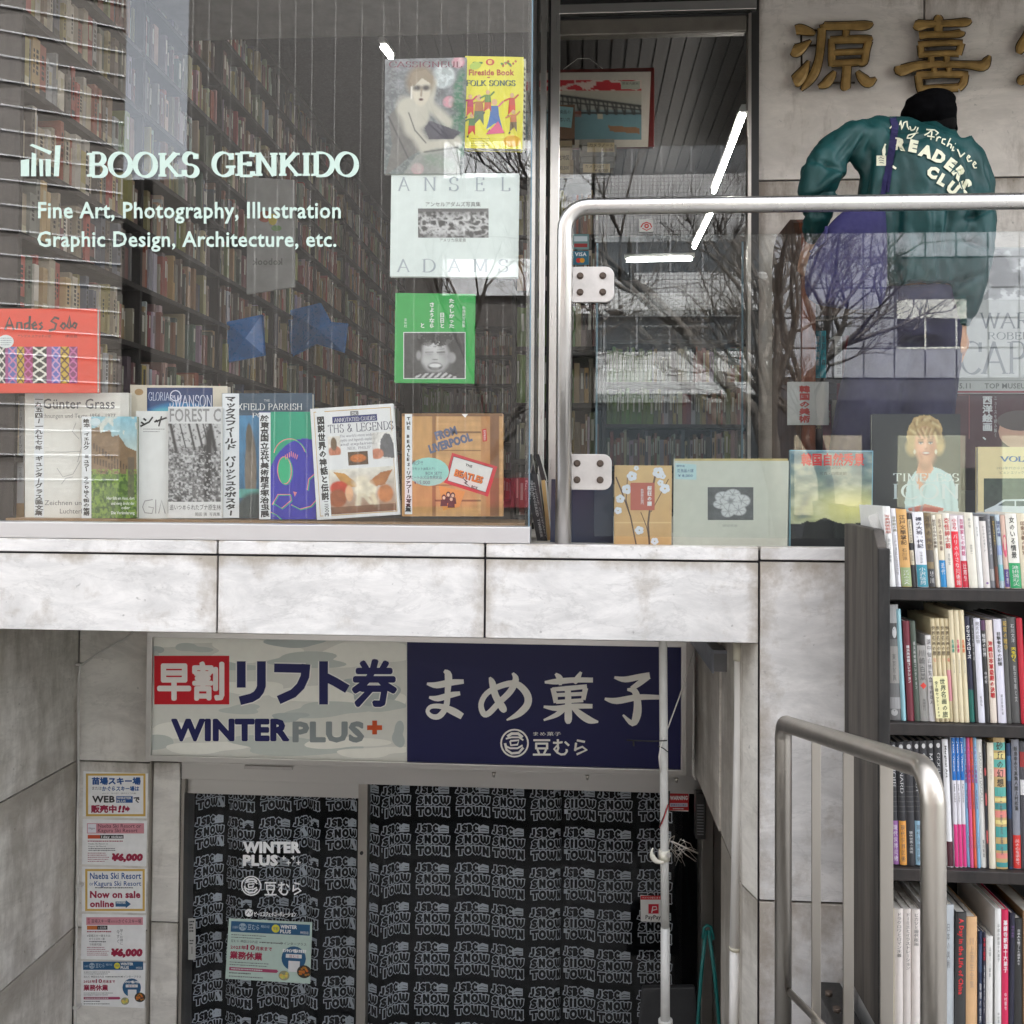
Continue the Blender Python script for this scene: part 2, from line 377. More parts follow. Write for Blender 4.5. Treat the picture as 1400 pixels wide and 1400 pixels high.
# ------------------------------------------------------------------ lettering
_tc = bpy.data.curves.new('lettering', 'FONT'); _to = bpy.data.objects.new('lettering', _tc)
_cache = {}
def arc(cx, cy, rx, ry, a0, a1, n=9):
    n *= 2
    return [(cx + rx * math.cos(R(a0 + (a1 - a0) * i / n)), cy + ry * math.sin(R(a0 + (a1 - a0) * i / n))) for i in range(n + 1)]
Z = {  # roman capitals and figures as pen strokes; last entry = serif spots, first = width
 'A': (.78, [[(.03, 0), (.39, 1)], [(.37, 1), (.75, 0)], [(.16, .36), (.61, .36)]], [(.03, 0), (.75, 0)]),
 'B': (.68, [[(.14, 0), (.14, 1)], [(.14, 1), (.34, 1)] + arc(.36, .76, .2, .24, 90, -90) + [(.14, .52)], arc(.38, .26, .24, .26, 90, -90) + [(.14, 0)]], [(.1, 0), (.1, 1)]),
 'C': (.74, [arc(.42, .5, .36, .5, 42, 318, 14), [(.7, .68), (.7, .98)]], []),
 'D': (.8, [[(.14, 0), (.14, 1)], [(.14, 1), (.3, 1)] + arc(.34, .5, .4, .5, 90, -90, 12) + [(.14, 0)]], [(.1, 0), (.1, 1)]),
 'E': (.64, [[(.14, 0), (.14, 1)], [(.14, 1), (.58, 1), (.58, .82)], [(.14, .52), (.48, .52)], [(.48, .42), (.48, .62)], [(.14, 0), (.6, 0), (.6, .2)]], [(.1, 0), (.1, 1)]),
 'F': (.6, [[(.14, 0), (.14, 1)], [(.14, 1), (.58, 1), (.58, .82)], [(.14, .52), (.46, .52)], [(.46, .42), (.46, .62)]], [(.14, 0), (.1, 1)]),
 'G': (.84, [arc(.42, .5, .36, .5, 42, 325, 14), [(.7, .7), (.7, .98)], [(.71, .4), (.71, .05)], [(.5, .39), (.86, .39)]], []),
 'H': (.82, [[(.14, 0), (.14, 1)], [(.68, 0), (.68, 1)], [(.14, .52), (.68, .52)]], [(.14, 0), (.14, 1), (.68, 0), (.68, 1)]),
 'I': (.36, [[(.18, 0), (.18, 1)]], [(.18, 0), (.18, 1)]),
 'K': (.78, [[(.14, 0), (.14, 1)], [(.16, .4), (.62, 1)], [(.3, .56), (.7, 0)]], [(.14, 0), (.14, 1), (.62, 1), (.7, 0)]),
 'L': (.62, [[(.14, 0), (.14, 1)], [(.14, 0), (.58, 0), (.58, .22)]], [(.1, 0), (.14, 1)]),
 'M': (.94, [[(.12, 0), (.14, 1)], [(.14, 1), (.46, .06)], [(.46, .06), (.78, 1)], [(.8, 1), (.82, 0)]], [(.12, 0), (.1, 1), (.82, 0), (.84, 1)]),
 'N': (.84, [[(.14, 0), (.14, 1)], [(.14, 1), (.7, 0)], [(.7, 0), (.7, 1)]], [(.14, 0), (.1, 1), (.7, 1)]),
 'O': (.84, [arc(.42, .5, .36, .5, 0, 360, 18)], []),
 'P': (.66, [[(.14, 0), (.14, 1)], [(.14, 1), (.34, 1)] + arc(.36, .74, .23, .26, 90, -90) + [(.14, .48)]], [(.14, 0), (.1, 1)]),
 'R': (.76, [[(.14, 0), (.14, 1)], [(.14, 1), (.34, 1)] + arc(.36, .75, .22, .25, 90, -90) + [(.14, .5)], [(.36, .5), (.68, 0)]], [(.14, 0), (.1, 1), (.7, 0)]),
 'S': (.6, [arc(.31, .75, .21, .25, 30, 270, 10) + arc(.31, .25, .23, .25, 90, -150, 10), [(.5, .74), (.5, .97)], [(.09, .03), (.09, .28)]], []),
 'T': (.7, [[(.35, 0), (.35, 1)], [(.06, .8), (.06, 1), (.64, 1), (.64, .8)]], [(.35, 0)]),
 'U': (.8, [[(.14, 1), (.14, .34)] + arc(.4, .3, .26, .3, 180, 360, 10) + [(.66, 1)]], [(.14, 1), (.66, 1)]),
 'V': (.78, [[(.04, 1), (.4, 0)], [(.38, 0), (.72, 1)]], [(.04, 1), (.72, 1)]),
 'W': (1.06, [[(.04, 1), (.32, 0)], [(.3, 0), (.54, 1)], [(.5, 1), (.76, 0)], [(.74, 0), (1., 1)]], [(.04, 1), (1., 1)]),
 'X': (.76, [[(.08, 1), (.68, 0)], [(.08, 0), (.66, 1)]], [(.08, 1), (.68, 0), (.08, 0), (.66, 1)]),
 'Y': (.74, [[(.06, 1), (.36, .46), (.36, 0)], [(.36, .46), (.66, 1)]], [(.06, 1), (.66, 1), (.36, 0)]),
 '&': (.8, [[(.72, .02), (.22, .72)] + arc(.34, .82, .14, .16, 200, -60, 8) + [(.16, .36)] + arc(.3, .22, .2, .22, 150, 340, 8) + [(.66, .46)]], []),
 ' ': (.36, [], []), '-': (.4, [[(.08, .45), (.34, .45)]], []),
}
def ribbon(pts, wfn, miter=True):
    """polyline -> flat ribbon quads; wfn(direction, t) gives the width"""
    vs = []; fs = []; n = len(pts)
    L = []; R_ = []
    for i in range(n):
        a = pts[max(i - 1, 0)]; b = pts[min(i + 1, n - 1)]
        dx, dy = b[0] - a[0], b[1] - a[1]; l = math.hypot(dx, dy) or 1
        dx /= l; dy /= l
        w = wfn((dx, dy), i / (n - 1)) / 2
        L.append((pts[i][0] - dy * w, pts[i][1] + dx * w)); R_.append((pts[i][0] + dy * w, pts[i][1] - dx * w))
    dz = 0.5 / max(n, 2) if n > 5 else 0
    vs = [(x, y, i * dz) for i, (x, y) in enumerate(L)] + [(x, y, i * dz) for i, (x, y) in enumerate(R_)]
    fs = [(i, i + n, i + 1 + n, i + 1) for i in range(n - 1)]
    return vs, fs

def nib(s, thick=0.17, thin=0.06, serif=0.2, sth=0.05, track=0.0):
    V = []; Fc = []; x = 0; zk = 0; c, sn = math.cos(R(22)), math.sin(R(22))
    for ch in s:
        wd, strokes, ser = Z.get(ch, Z['O'])
        for st in strokes:
            pts = []
            for i in range(len(st) - 1): pts += [st[i]] if len(st) > 2 else [st[i]]
            pts.append(st[-1])
            segs = [pts]
            if len(st) < 7 and len(st) > 2: segs = [[st[i], st[i + 1]] for i in range(len(st) - 1)]
            for sg in segs:
                v, f = ribbon(sg, lambda d, t: thin + (thick - thin) * min(1, abs(d[1] * c + d[0] * sn)) ** 1.4)
                n = len(V); zk += .3; V += [(a + x, b, zk + q_) for a, b, q_ in v]; Fc += [tuple(i + n for i in q) for q in f]
        for (sx, sy) in ser:
            y0, y1 = (0, sth) if sy < 0.5 else (1 - sth, 1); zk += .1
            n = len(V); V += [(x + sx - serif / 2 - thick * .25, y0, zk), (x + sx + serif / 2 + thick * .25, y0, zk), (x + sx + serif / 2 + thick * .25, y1, zk), (x + sx - serif / 2 - thick * .25, y1, zk)]; Fc.append((n, n + 1, n + 2, n + 3))
        x += wd + track; zk = 0
    return V, Fc

def glyphs(s, off=0.0, res=2, font='s'):
    k = (s, off, res, font)
    if k in _cache: return _cache[k]
    if font == 'n' or font == 'nb':
        V, Fc = nib(s, 0.12, 0.035, 0.14, 0.03, 0.05) if font == 'n' else nib(s, 0.205, 0.085, 0.18, 0.095, 0.05)
    else:
        _tc.body = s; _tc.size = 1; _tc.offset = off; _tc.space_character = 1 + off * 2.6; _tc.resolution_u = res
        me = bpy.data.meshes.new_from_object(_to)
        V = [(v.co.x, v.co.y, 0) for v in me.vertices]; Fc = [tuple(p.vertices) for p in me.polygons]
        bpy.data.meshes.remove(me)
    if V:
        xs = [v[0] for v in V]; ys = [v[1] for v in V]; bb = (min(xs), max(xs), min(ys), max(ys))
    else: bb = (0, 1, 0, 1)
    _cache[k] = (V, Fc, bb)
    return _cache[k]

def is_cjk(s): return any(ord(c) > 0x2e00 for c in s)
FAT = [(0, 0), (1, 0), (-1, 0), (0, 1), (0, -1), (.7, .7), (-.7, .7), (.7, -.7), (-.7, -.7)]
EPS = 0.00022

class Canvas:
    """flat print laid on a face at depth Y; positions are measured in photo pixels"""
    def __init__(s, Y, fn=None): s.Y = Y; s.mb = MB(); s.fn = fn; s.lay = 1.0
    def pt(s, x, y, lay):
        if s.fn: return s.fn(x, y, lay)
        p = P(x, y, s.Y); return (p.x, s.Y - lay * EPS, p.z)
    def raw(s, pts, faces, col, lay):
        s.mb.add([s.pt(p[0], p[1], lay + (p[2] if len(p) > 2 else 0)) for p in pts], faces, 0, False, col)
    def rect(s, x0, y0, x1, y1, col, lay=1):
        s.raw([(x0, y1), (x1, y1), (x1, y0), (x0, y0)], [(0, 1, 2, 3)], col, lay)
    def poly(s, pts, col, lay=1): s.raw(pts, [tuple(range(len(pts)))], col, lay)
    def ell(s, cx, cy, rx, ry, col, lay=1, rot=0, n=20):
        c, q = math.cos(R(rot)), math.sin(R(rot)); pts = []
        for i in range(n):
            a = 2 * math.pi * i / n; u, v = rx * math.cos(a), ry * math.sin(a)
            pts.append((cx + u * c - v * q, cy + u * q + v * c))
        s.poly(pts, col, lay)
    def ring(s, cx, cy, r, w, col, lay=1, n=28):
        pts = [(cx + r * math.cos(2 * math.pi * i / n), cy + r * math.sin(2 * math.pi * i / n)) for i in range(n + 1)]
        s.line(pts, w, col, lay)
    def line(s, pts, w, col, lay=1, taper=0):
        f = (lambda d, t: w * (1 - taper * abs(2 * t - 1))) if not callable(w) else w
        v, q = ribbon(pts, f); s.raw(v, q, col, lay)
    def frame(s, x0, y0, x1, y1, w, col, lay=1):
        s.rect(x0, y0, x1, y0 + w, col, lay); s.rect(x0, y1 - w, x1, y1, col, lay)
        s.rect(x0, y0 + w, x0 + w, y1 - w, col, lay); s.rect(x1 - w, y0 + w, x1, y1 - w, col, lay)
    def _put(s, V, Fc, fx, col, lay, fat=0):
        if fat:
            for i, (a, b) in enumerate(FAT):
                s.raw([(p[0] + a * fat, p[1] + b * fat) for p in fx], Fc, col, lay + 0.09 * i)
        else: s.raw(fx, Fc, col, lay)
    def tx(s, t, x0, x1, yb, yt, col, lay=2, bold=0, font='s', shear=0, res=1, rot=0, fat=0):
        """text fitted to the pixel box x0..x1, baseline yb, top yt"""
        off = 0 if is_cjk(t) or font != 's' else min(bold, .022)
        if not is_cjk(t) and bold > .022 and not fat and font == 's':
            fat = (bold - .012) * (yb - yt) * 1.25; x0 += fat; x1 -= fat; yb -= fat; yt += fat
        V, Fc, bb = glyphs(t, off, max(res, 2) if not is_cjk(t) else res, font)
        kx = (x1 - x0) / (bb[1] - bb[0]); ky = (yb - yt) / (bb[3] - max(0, 0 if font != 's' or is_cjk(t) else 0) if not is_cjk(t) else bb[3] - bb[2])
        y0 = bb[2] if is_cjk(t) else 0
        out = []; c, q = math.cos(R(rot)), math.sin(R(rot))
        for v in V:
            u, h = (v[0] - bb[0]) * kx + (v[1] - y0) * ky * shear, (v[1] - y0) * ky
            out.append((x0 + u * c - h * q, yb - h * c - u * q, v[2]) if rot else (x0 + u, yb - h, v[2]))
        s._put(V, Fc, out, col, lay, fat if fat else (bold * (yb - yt) if is_cjk(t) and bold else 0))
    def tv(s, t, xc, y0, y1, w, col, lay=2, bold=0, jit=0, x_end=None, grow=0.92, res=1):
        """vertical writing, one glyph under another, centred on xc (xc to x_end when leaning)"""
        n = len(t); p = (y1 - y0) / n; xe = xc if x_end is None else x_end
        for i, ch in enumerate(t):
            if ch == ' ': continue
            V, Fc, bb = glyphs(ch, 0, res, 's')
            cx = xc + (xe - xc) * (i + .5) / n + random.uniform(-jit, jit); cy = y0 + p * (i + .5) + random.uniform(-jit, jit)
            if ord(ch) > 0x2e00: mx, my = 0.5, 0.38
            else: mx, my = (bb[0] + bb[1]) / 2, (bb[2] + bb[3]) / 2
            kx = w * 1.08; ky = p * grow * 1.05
            k = 1 + random.uniform(-jit, jit) * 0.12
            a = random.uniform(-.12, .12) * min(1, jit * 2)
            out = []
            for v in V:
                u, h = (v[0] - mx) * k, (v[1] - my) * k
                if ch in 'ー―…~': u, h = h * -1, u * 1
                if ch in 'ー': u, h = -u, -h
                out.append((cx + (u * kx - a * h * kx), cy - (h * ky + a * u * ky), v[2]))
            s._put(V, Fc, out, col, lay, bold)
    def tr(s, t, xc, y0, y1, h, col, lay=2, bold=0, x_end=None, font='s', res=1):
        """latin text turned to read down a spine; h = cap height"""
        V, Fc, bb = glyphs(t, bold, res, font); k = (y1 - y0) / (bb[1] - bb[0]); kh = h / max(0.3, bb[3] if not is_cjk(t) else bb[3] - bb[2])
        xe = xc if x_end is None else x_end
        out = []
        for v in V:
            yy = y0 + (v[0] - bb[0]) * k; f = (yy - y0) / (y1 - y0)
            out.append((xc + (xe - xc) * f + (v[1] - (bb[3] / 2 if not is_cjk(t) else (bb[2] + bb[3]) / 2)) * kh, yy, v[2]))
        s._put(V, Fc, out, col, lay, 0)
    def lines(s, x0, y0, x1, y1, n, col, lay=2, seed=1, h=0.5):
        """small print that cannot be read at this size: rows of short broken strokes"""
        r = random.Random(seed); p = (y1 - y0) / n
        for i in range(n):
            x = x0; xe = x1 - r.random() * (x1 - x0) * 0.3; y = y0 + p * i
            while x < xe:
                l = r.uniform(.8, 2.6); s.rect(x, y + p * (.5 - h / 2), min(x + l, xe), y + p * (.5 + h / 2) * r.uniform(.85, 1), col, lay); x += l + r.uniform(.25, .6)
    def pic(s, x0, y0, x1, y1, arr, lay=1, quad=None):
        """picture: a grid of small faces carrying the given colours"""
        ny, nx = arr.shape[:2]; vs = []
        for j in range(ny):
            for i in range(nx):
                u, v = i / (nx - 1), j / (ny - 1)
                if quad:
                    (ax, ay), (bx, by), (cx, cy), (dx, dy) = quad   # tl tr br bl
                    px = (ax * (1 - u) + bx * u) * (1 - v) + (dx * (1 - u) + cx * u) * v
                    py = (ay * (1 - u) + by * u) * (1 - v) + (dy * (1 - u) + cy * u) * v
                else: px, py = x0 + (x1 - x0) * u, y0 + (y1 - y0) * v
                vs.append(s.pt(px, py, lay))
        n = len(s.mb.v); s.mb.v += vs; A = arr.reshape(-1, 3)
        for j in range(ny - 1):
            for i in range(nx - 1):
                a = j * nx + i; q = (a, a + nx, a + nx + 1, a + 1)
                s.mb.f.append(tuple(n + k for k in q)); s.mb.m.append(0); s.mb.s.append(False)
                s.mb.c.append([tuple(A[k]) for k in q])
    def build(s, name, parent, mat=None): return s.mb.build(name, mat or M['print'], parent, color=True) if s.mb.v else None

# ---- pictures computed as small rasters
class Pic:
    def __init__(s, nx, ny, top, bot=None):
        t, b = np.array(top), np.array(bot or top); v = np.linspace(0, 1, ny)[:, None, None]
        s.a = np.tile(t * (1 - v) + b * v, (1, nx, 1)); s.nx, s.ny = nx, ny
        s.U, s.V = np.meshgrid(np.linspace(0, 1, nx), np.linspace(0, 1, ny))
    def mix(s, k, c):
        k = np.clip(k, 0, 1)[..., None]; s.a = s.a * (1 - k) + np.array(c) * k; return s
    def ell(s, cx, cy, rx, ry, c, soft=0.12, rot=0, al=1):
        co, si = math.cos(R(rot)), math.sin(R(rot)); u, v = s.U - cx, s.V - cy
        d = np.sqrt(((u * co + v * si) / rx) ** 2 + ((-u * si + v * co) / ry) ** 2)
        return s.mix(al * (1 - (d - 1 + soft) / (2 * soft)), c)
    def line(s, x0, y0, x1, y1, w, c, al=1):
        dx, dy = x1 - x0, y1 - y0; l2 = dx * dx + dy * dy
        t = np.clip(((s.U - x0) * dx + (s.V - y0) * dy) / l2, 0, 1)
        d = np.hypot(s.U - x0 - t * dx, s.V - y0 - t * dy); return s.mix(al * (1.5 - d / w), c)
    def rect(s, x0, y0, x1, y1, c, al=1):
        return s.mix(al * ((s.U >= x0) & (s.U <= x1) & (s.V >= y0) & (s.V <= y1)), c)
    def poly(s, pts, c, al=1):
        ins = np.zeros(s.U.shape, bool); n = len(pts)
        for i in range(n):
            (x0, y0), (x1, y1) = pts[i], pts[(i + 1) % n]
            cond = ((y0 > s.V) != (y1 > s.V)) & (s.U < (x1 - x0) * (s.V - y0) / ((y1 - y0) or 1e-9) + x0); ins ^= cond
        return s.mix(al * ins, c)
    def noise(s, fx, fy, seed, octv=3):
        r = np.random.default_rng(seed); out = np.zeros(s.U.shape); am = 1; tot = 0
        for o in range(octv):
            gx, gy = int(fx * 2 ** o) + 2, int(fy * 2 ** o) + 2; g = r.random((gy, gx))
            x = s.U * (gx - 1.001); y = s.V * (gy - 1.001); i, j = x.astype(int), y.astype(int); fx_, fy_ = x - i, y - j
            fx_ = fx_ * fx_ * (3 - 2 * fx_); fy_ = fy_ * fy_ * (3 - 2 * fy_)
            out += am * ((g[j, i] * (1 - fx_) + g[j, i + 1] * fx_) * (1 - fy_) + (g[j + 1, i] * (1 - fx_) + g[j + 1, i + 1] * fx_) * fy_); tot += am; am *= .5
        return out / tot
    def mul(s, k): s.a = np.clip(s.a * k[..., None], 0, 1); return s
# ================================================================== STRUCTURE
YL = 3.0                     # front of the stone ledge
YB = 4.27                    # back wall of the basement entrance
TZ = P(772, 746, 3.05).z     # terrace floor
z_cap = P(600, 742.5, YL).z; z_j = P(600, 762.5, YL).z; z_bot = P(600, 871, YL).z
def slab(name, x0, x1, y0, y1, z0, z1, mat, bevel=0, kind='structure'):
    o = MB().box(x0, x1, y0, y1, z0, z1).build(name, mat, loc=((x0 + x1) / 2, (y0 + y1) / 2, z0), bevel=bevel)
    if kind: o['kind'] = kind
    return o
XR = PX(1036, YL, 1000)      # right corner of the basement entrance
slab('ground', -120, 120, -120, 60, -2.2, -2.0, M['asphalt'])
slab('sidewalk', .86, 3.4, -2.2, 2.97, -1.99, 0.0, M['pavement'])
slab('sidewalk_strip', -20, XR + .05, -2.2, 0.9, -1.99, 0.0, M['pavement'])
slab('sidewalk_left', -20, -2.35, 0.91, 2.97, -1.99, 0.0, M['pavement'])
slab('sidewalk_right', 3.41, 20, -2.2, 2.97, -1.99, 0.0, M['pavement'])
slab('road', -60, 60, -11.0, -2.36, -1.99, -0.13, M['asphalt'])
slab('kerb', -60, 60, -2.355, -2.205, -1.99, 0.01, pm('kerb_stone', (0.35, 0.34, 0.33), 0.85), bevel=0.01)
slab('far_pavement', -60, 60, -13.0, -11.01, -1.99, 0.0, M['pavement'])
slab('basement_floor', -2.3, XR + .3, 0.95, 5.1, -1.99, -1.45, M['pavement'])
slab('terrace_floor', -2.6, 6.0, YL + .04, 4.6, z_bot + .004, TZ, M['marble_grey'])

def panel(parent, x0, x1, y0, y1, z0, z1, mat, name='marble_panel', bevel=0.002):
    return MB().box(x0, x1, y0, y1, z0, z1).build(name, mat, parent, loc=((x0 + x1) / 2 - parent.location.x, (y0 + y1) / 2 - parent.location.y, z0 - parent.location.z), bevel=bevel)

G = 0.0035
# ---- ledge: cap stones and fascia panels
led = thing('stone_ledge', 'pale marble ledge of cap stones over tall panels under the shop window', 'ledge', (-0.6, YL, z_bot))
xj = [-2.75, PX(297, YL, 800), PX(663, YL, 800), PX(1038, YL, 800)]
for a, b in zip(xj[:-1], xj[1:]):
    panel(led, a + G, b - G, YL, YL + .03, z_bot, z_j - G, M['marble_light'])
    panel(led, a + G, b - G, YL - .004, YL + .055, z_j + G, z_cap, M['marble_light'], 'cap_stone', 0.003)
MB().box(-2.75, xj[-1], YL + .012, YL + .04, z_bot + .005, z_cap - .012).build('joint_filler', M['joint'], led)
# ---- wall right of the entrance, under the cap
rw = thing('marble_wall', 'grey veined marble wall between the basement entrance and the outdoor bookcase', 'wall', (1.2, YL, -0.02))
z_r = P(1090, 1233.5, YL).z
for a, b in ((xj[-1], 2.2), (2.2, 3.4)):
    panel(rw, a + G, b - G, YL, YL + .03, z_j - .0, z_j - .0 - (z_j - z_r) + G, M['marble_light'])
    panel(rw, a + G, b - G, YL, YL + .03, z_r - G, -1.9, M['marble_light'])
    panel(rw, a + G, b - G, YL - .004, YL + .055, z_j + 2 * G, z_cap, M['marble_light'], 'cap_stone', 0.003)
MB().box(xj[-1], 3.4, YL + .012, YL + .06, -1.9, z_cap - .012).build('joint_filler', M['joint'], rw)
# ---- side wall of the entrance, facing left
sw = thing('entrance_side_wall', 'grey marble side wall right of the basement door running back under the ledge', 'wall', (XR, 3.6, -0.3))
xs = P(1014, 1212, 3.115).x
pr = MB()
for z0, z1 in ((z_r + G, z_bot - .003), (-1.44, z_r - G)):
    vs = [(XR, YL + .002, z) for z in (z0, z1)] + [(xs, 3.115, z) for z in (z0, z1)] + [(XR + .02, 3.115, z) for z in (z0, z1)]
    MB().add(vs, [(0, 2, 3, 1), (2, 4, 5, 3), (4, 0, 1, 5), (0, 4, 2), (1, 3, 5)]).build('marble_panel', M['marble_grey'], sw)
panel(sw, xs, xs + .04, 3.12, 3.55, z_r + G, z_bot - .003, M['marble_grey'])
panel(sw, xs - .008, xs + .04, 3.555, YB - .003, z_r + .01, z_bot - .003, M['marble_grey'])
panel(sw, xs, xs + .04, 3.12, 3.55, -1.44, z_r - G, M['marble_grey'])
MB().box(xs + .012, xs + .035, 3.11, 4.26, z_r + .02, z_bot - .01).box(xs + .012, xs + .035, 3.11, 3.545, -1.44, z_r + .02).build('joint_filler', M['joint'], sw)
# ---- left wall of the entrance, facing right
XLW = PX(104, YB, 1100)
lw = thing('entrance_left_wall', 'dim marble wall receding to the basement door on the left', 'wall', (XLW, 3, -.7))
zj1, zj2 = P(102, 1040, YB).z, P(102, 1268, YB).z
for y0, y1 in ((0.95, 2.28), (2.28, YB - .04)):
    for z0, z1 in ((zj1 + G, z_bot - .003 if y0 > 2 else 1.2), (zj2 + G, zj1 - G), (-1.44, zj2 - G)):
        if y1 > 3.4 or True: panel(lw, XLW - .04, XLW, y0 + G, y1 - G if y1 < 4 else YB - .002, z0, min(z1, z_bot - .003), M['marble_grey'])
MB().box(XLW - .03, XLW - .012, .95, YB - .01, -1.44, z_bot - .02).build('joint_filler', M['joint'], lw)
MB().box(XLW, XLW + .003, 3.93, 3.945, 1.08, 1.105).build('metal_stud', M['steel_old'], lw)
# ---- back wall of the entrance
bw = thing('poster_wall', 'marble wall with the ski posters left of the basement door', 'wall', (-2.1, YB, -.7))
xp = PX(204, YB, 1100); xq = PX(244, YB, 1100)
for z0, z1 in ((zj1 + G, z_bot - .003), (zj2 + G, zj1 - G), (-1.44, zj2 - G)):
    panel(bw, XLW + G, xp, YB, YB + .03, z0, z1, M['marble_grey'])
    z0b = z0 if z0 > 0 else z0
    panel(bw, xp + .008, xq - .004, YB + .02, YB + .05, z0 + (0.03 if z1 < zj1 else 0), z1 + (.03 if z1 < zj2 else 0), M['marble_grey'])
MB().box(XLW, xq, YB + .03, YB + .06, -1.44, z_bot - .02).build('joint_filler', M['joint'], bw)
MB().box(xp + .001, xp + .007, YB - .001, YB + .03, -1.44, z_bot - .01).build('metal_trim', M['steel_old'], bw)

# ---- recessed upper wall carrying the gilt letters
YW = 4.15
XW = PX(1036, YW, 150)
uw = thing('shopfront_wall', 'tan grey marble wall carrying the gilt characters beside the shop door', 'wall', (1.6, YW, TZ))
zh = P(1150, 245.5, YW).z; xv = PX(1264, YW, 20)
panel(uw, XW, xv - G, YW, YW + .03, zh + G, 3.7, M['marble_wall']); panel(uw, xv + G, 2.9, YW, YW + .03, zh + G, 3.7, M['marble_wall'])
panel(uw, 2.9 + G, 6, YW, YW + .03, zh + G, 3.7, M['marble_wall'])
panel(uw, XW, 2.0 - G, YW, YW + .03, TZ + .002, zh - G, M['marble_wall']); panel(uw, 2.0 + G, 6, YW, YW + .03, TZ + .002, zh - G, M['marble_wall'])
MB().box(XW + .003, 5.99, YW + .012, YW + .3, TZ + .004, 3.695).build('joint_filler', M['joint'], uw)
# ---- building above and around (keeps the sky and sun off the recess)
sh = thing('shop_building', 'tall stone shop building whose canopy covers the raised entrance', 'building', (0, 9, 0))
MB().box(-16, 16, 2.9, 12.5, 4.4, 10).build('upper_storeys', pm('upper_stone', srgb(170, 166, 160), 0.6), sh)
MB().box(-16, 16, 2.9, 4.6, 3.72, 4.39).build('canopy', pm('canopy_panel', srgb(120, 118, 115), 0.5), sh)
MB().box(-16, 16, 2.88, 3.04, 3.42, 3.73).build('front_beam', pm('beam_panel', srgb(96, 94, 92), 0.6), sh)
MB().box(-16, -2.8, 3.0, 12.5, -1.1, 3.71).box(3.45, 16, 4.5, 12.5, -1.1, 3.71).box(6.01, 16, 3.0, 4.49, -1.1, 3.71).build('side_wing', pm('wing_stone', srgb(165, 160, 152), 0.6), sh)
slab('shop_rear_wall', -2.79, 3.44, 10.6, 10.8, -1, 4.3, pm('rear_wall', (0.11, 0.085, 0.07), 0.8))
slab('shop_right_wall', 1.45, 1.6, 4.5, 10.59, TZ, 4.3, pm('inner_wall', (0.13, 0.11, 0.095), 0.8))
slab('shop_left_wall', -2.6, -2.45, 3.35, 10.59, TZ, 4.3, pm('inner_wall_left', (0.13, 0.11, 0.095), 0.8))
slab('shop_floor', -2.44, 1.44, 4.61, 10.59, TZ - .1, TZ, pm('shop_floor_vinyl', (0.09, 0.075, 0.065), 0.4))
ZC = 3.78
ce = MB().box(-.9, 1.44, 4.18, 10.59, ZC, ZC + .1).box(-.9, -.16, 3.08, 4.179, ZC + .001, ZC + .1).box(-2.44, -.901, 3.08, 10.59, 4.32, 4.38).box(-.93, -.902, 3.08, 10.59, ZC - .02, 4.319)
co_ = ce.build('shop_ceiling', M['ceiling'], loc=(0, 6, ZC)); co_['kind'] = 'structure'
for k in range(30):
    x = -.88 + k * .075
    MB().box(x, x + .06, 4.2, 10.55, ZC - .010, ZC - .001).build('ceiling_slat', M['ceiling'], co_, loc=(x, 1.4, -.010))

# ---- shop window (bay)
XG = PX(724.5, 3.06, 400)
z_s0, z_s1 = P(400, 738.5, 3.0).z, P(400, 717, 3.02).z
bay = thing('shop_window', 'large plate glass shop window with white lettering above the marble ledge', 'window', (-1.2, 3.06, z_s1))
MB().box(-2.7, XG, 3.06, 3.072, z_s1, 3.75).build('glass_pane', M['glass_win'], bay)
MB().box(XG - .012, XG - .0005, 3.0725, 4.08, z_s1, 3.7).build('side_pane', M['glass_win'], bay)
MB().box(XG, XG + .004, 3.058, 3.074, z_s1, 3.7).build('glass_edge', M['glass_edge'], bay)
MB().box(-2.75, XG + .008, 2.998, 3.09, z_cap + .001, z_s1).build('sill', M['alu'], bay, bevel=.002)
MB().box(-1.94, XG - .014, 3.095, 3.42, z_s1 - .02, z_s1 + .008).build('display_board', pm('display_wood', srgb(150, 120, 88), 0.6), bay)
MB().box(-2.44, XG - .014, 3.43, 3.46, TZ - .1, z_s1 - .01).build('riser', M['dark'], bay)

# ---- shop door: jambs, head, glass
YD = 4.1
dr = thing('shop_door', 'tall glass shop door with twin stainless jambs and grey transom box', 'door', (0.3, YD, TZ))
for a, b in ((732.5, 745), (751, 763.5)):
    MB().box(PX(a, YD, 400), PX(b, YD, 400), YD, YD + .06, TZ, 3.71).build('jamb', M['steel'], dr, bevel=.002)
MB().box(PX(745.5, YD), PX(750.5, YD), YD + .012, YD + .05, TZ, 3.7).build('jamb_gap', M['black'], dr)
xa, xb = PX(764.5, YD, 30), PX(1022, YD, 30)
MB().box(xa, PX(1034, YD, 30), YD - .01, YD + .06, PZ(17, YD, 900), PZ(4, YD, 900)).build('head_rail', M['steel_h'], dr, bevel=.002)
MB().box(xa, PX(1022, YD, 30), YD + .01, YD + .06, PZ(44, YD, 900), PZ(22, YD, 900)).build('transom_box', pm('grey_transom', srgb(112, 106, 98), 0.45, 0.4), dr, bevel=.006)
MB().box(xa, PX(1034, YD), YD + .02, YD + .08, PZ(21.5, YD, 900), PZ(17.5, YD, 900)).build('shadow_gap', M['black'], dr)
MB().box(xa, PX(1034, YD), YD + .005, YD + .07, PZ(3.5, YD, 900), 3.71).build('head_panel', M['dark'], dr)
MB().box(PX(1022.5, YD, 300), PX(1027, YD, 300), YD, YD + .05, TZ, PZ(18, YD, 1024)).build('jamb', M['steel_old'], dr)
MB().box(PX(1027.3, YD, 300), XW - .002, YD + .01, YD + .1, TZ, 3.7).build('jamb_gap', M['dark'], dr)
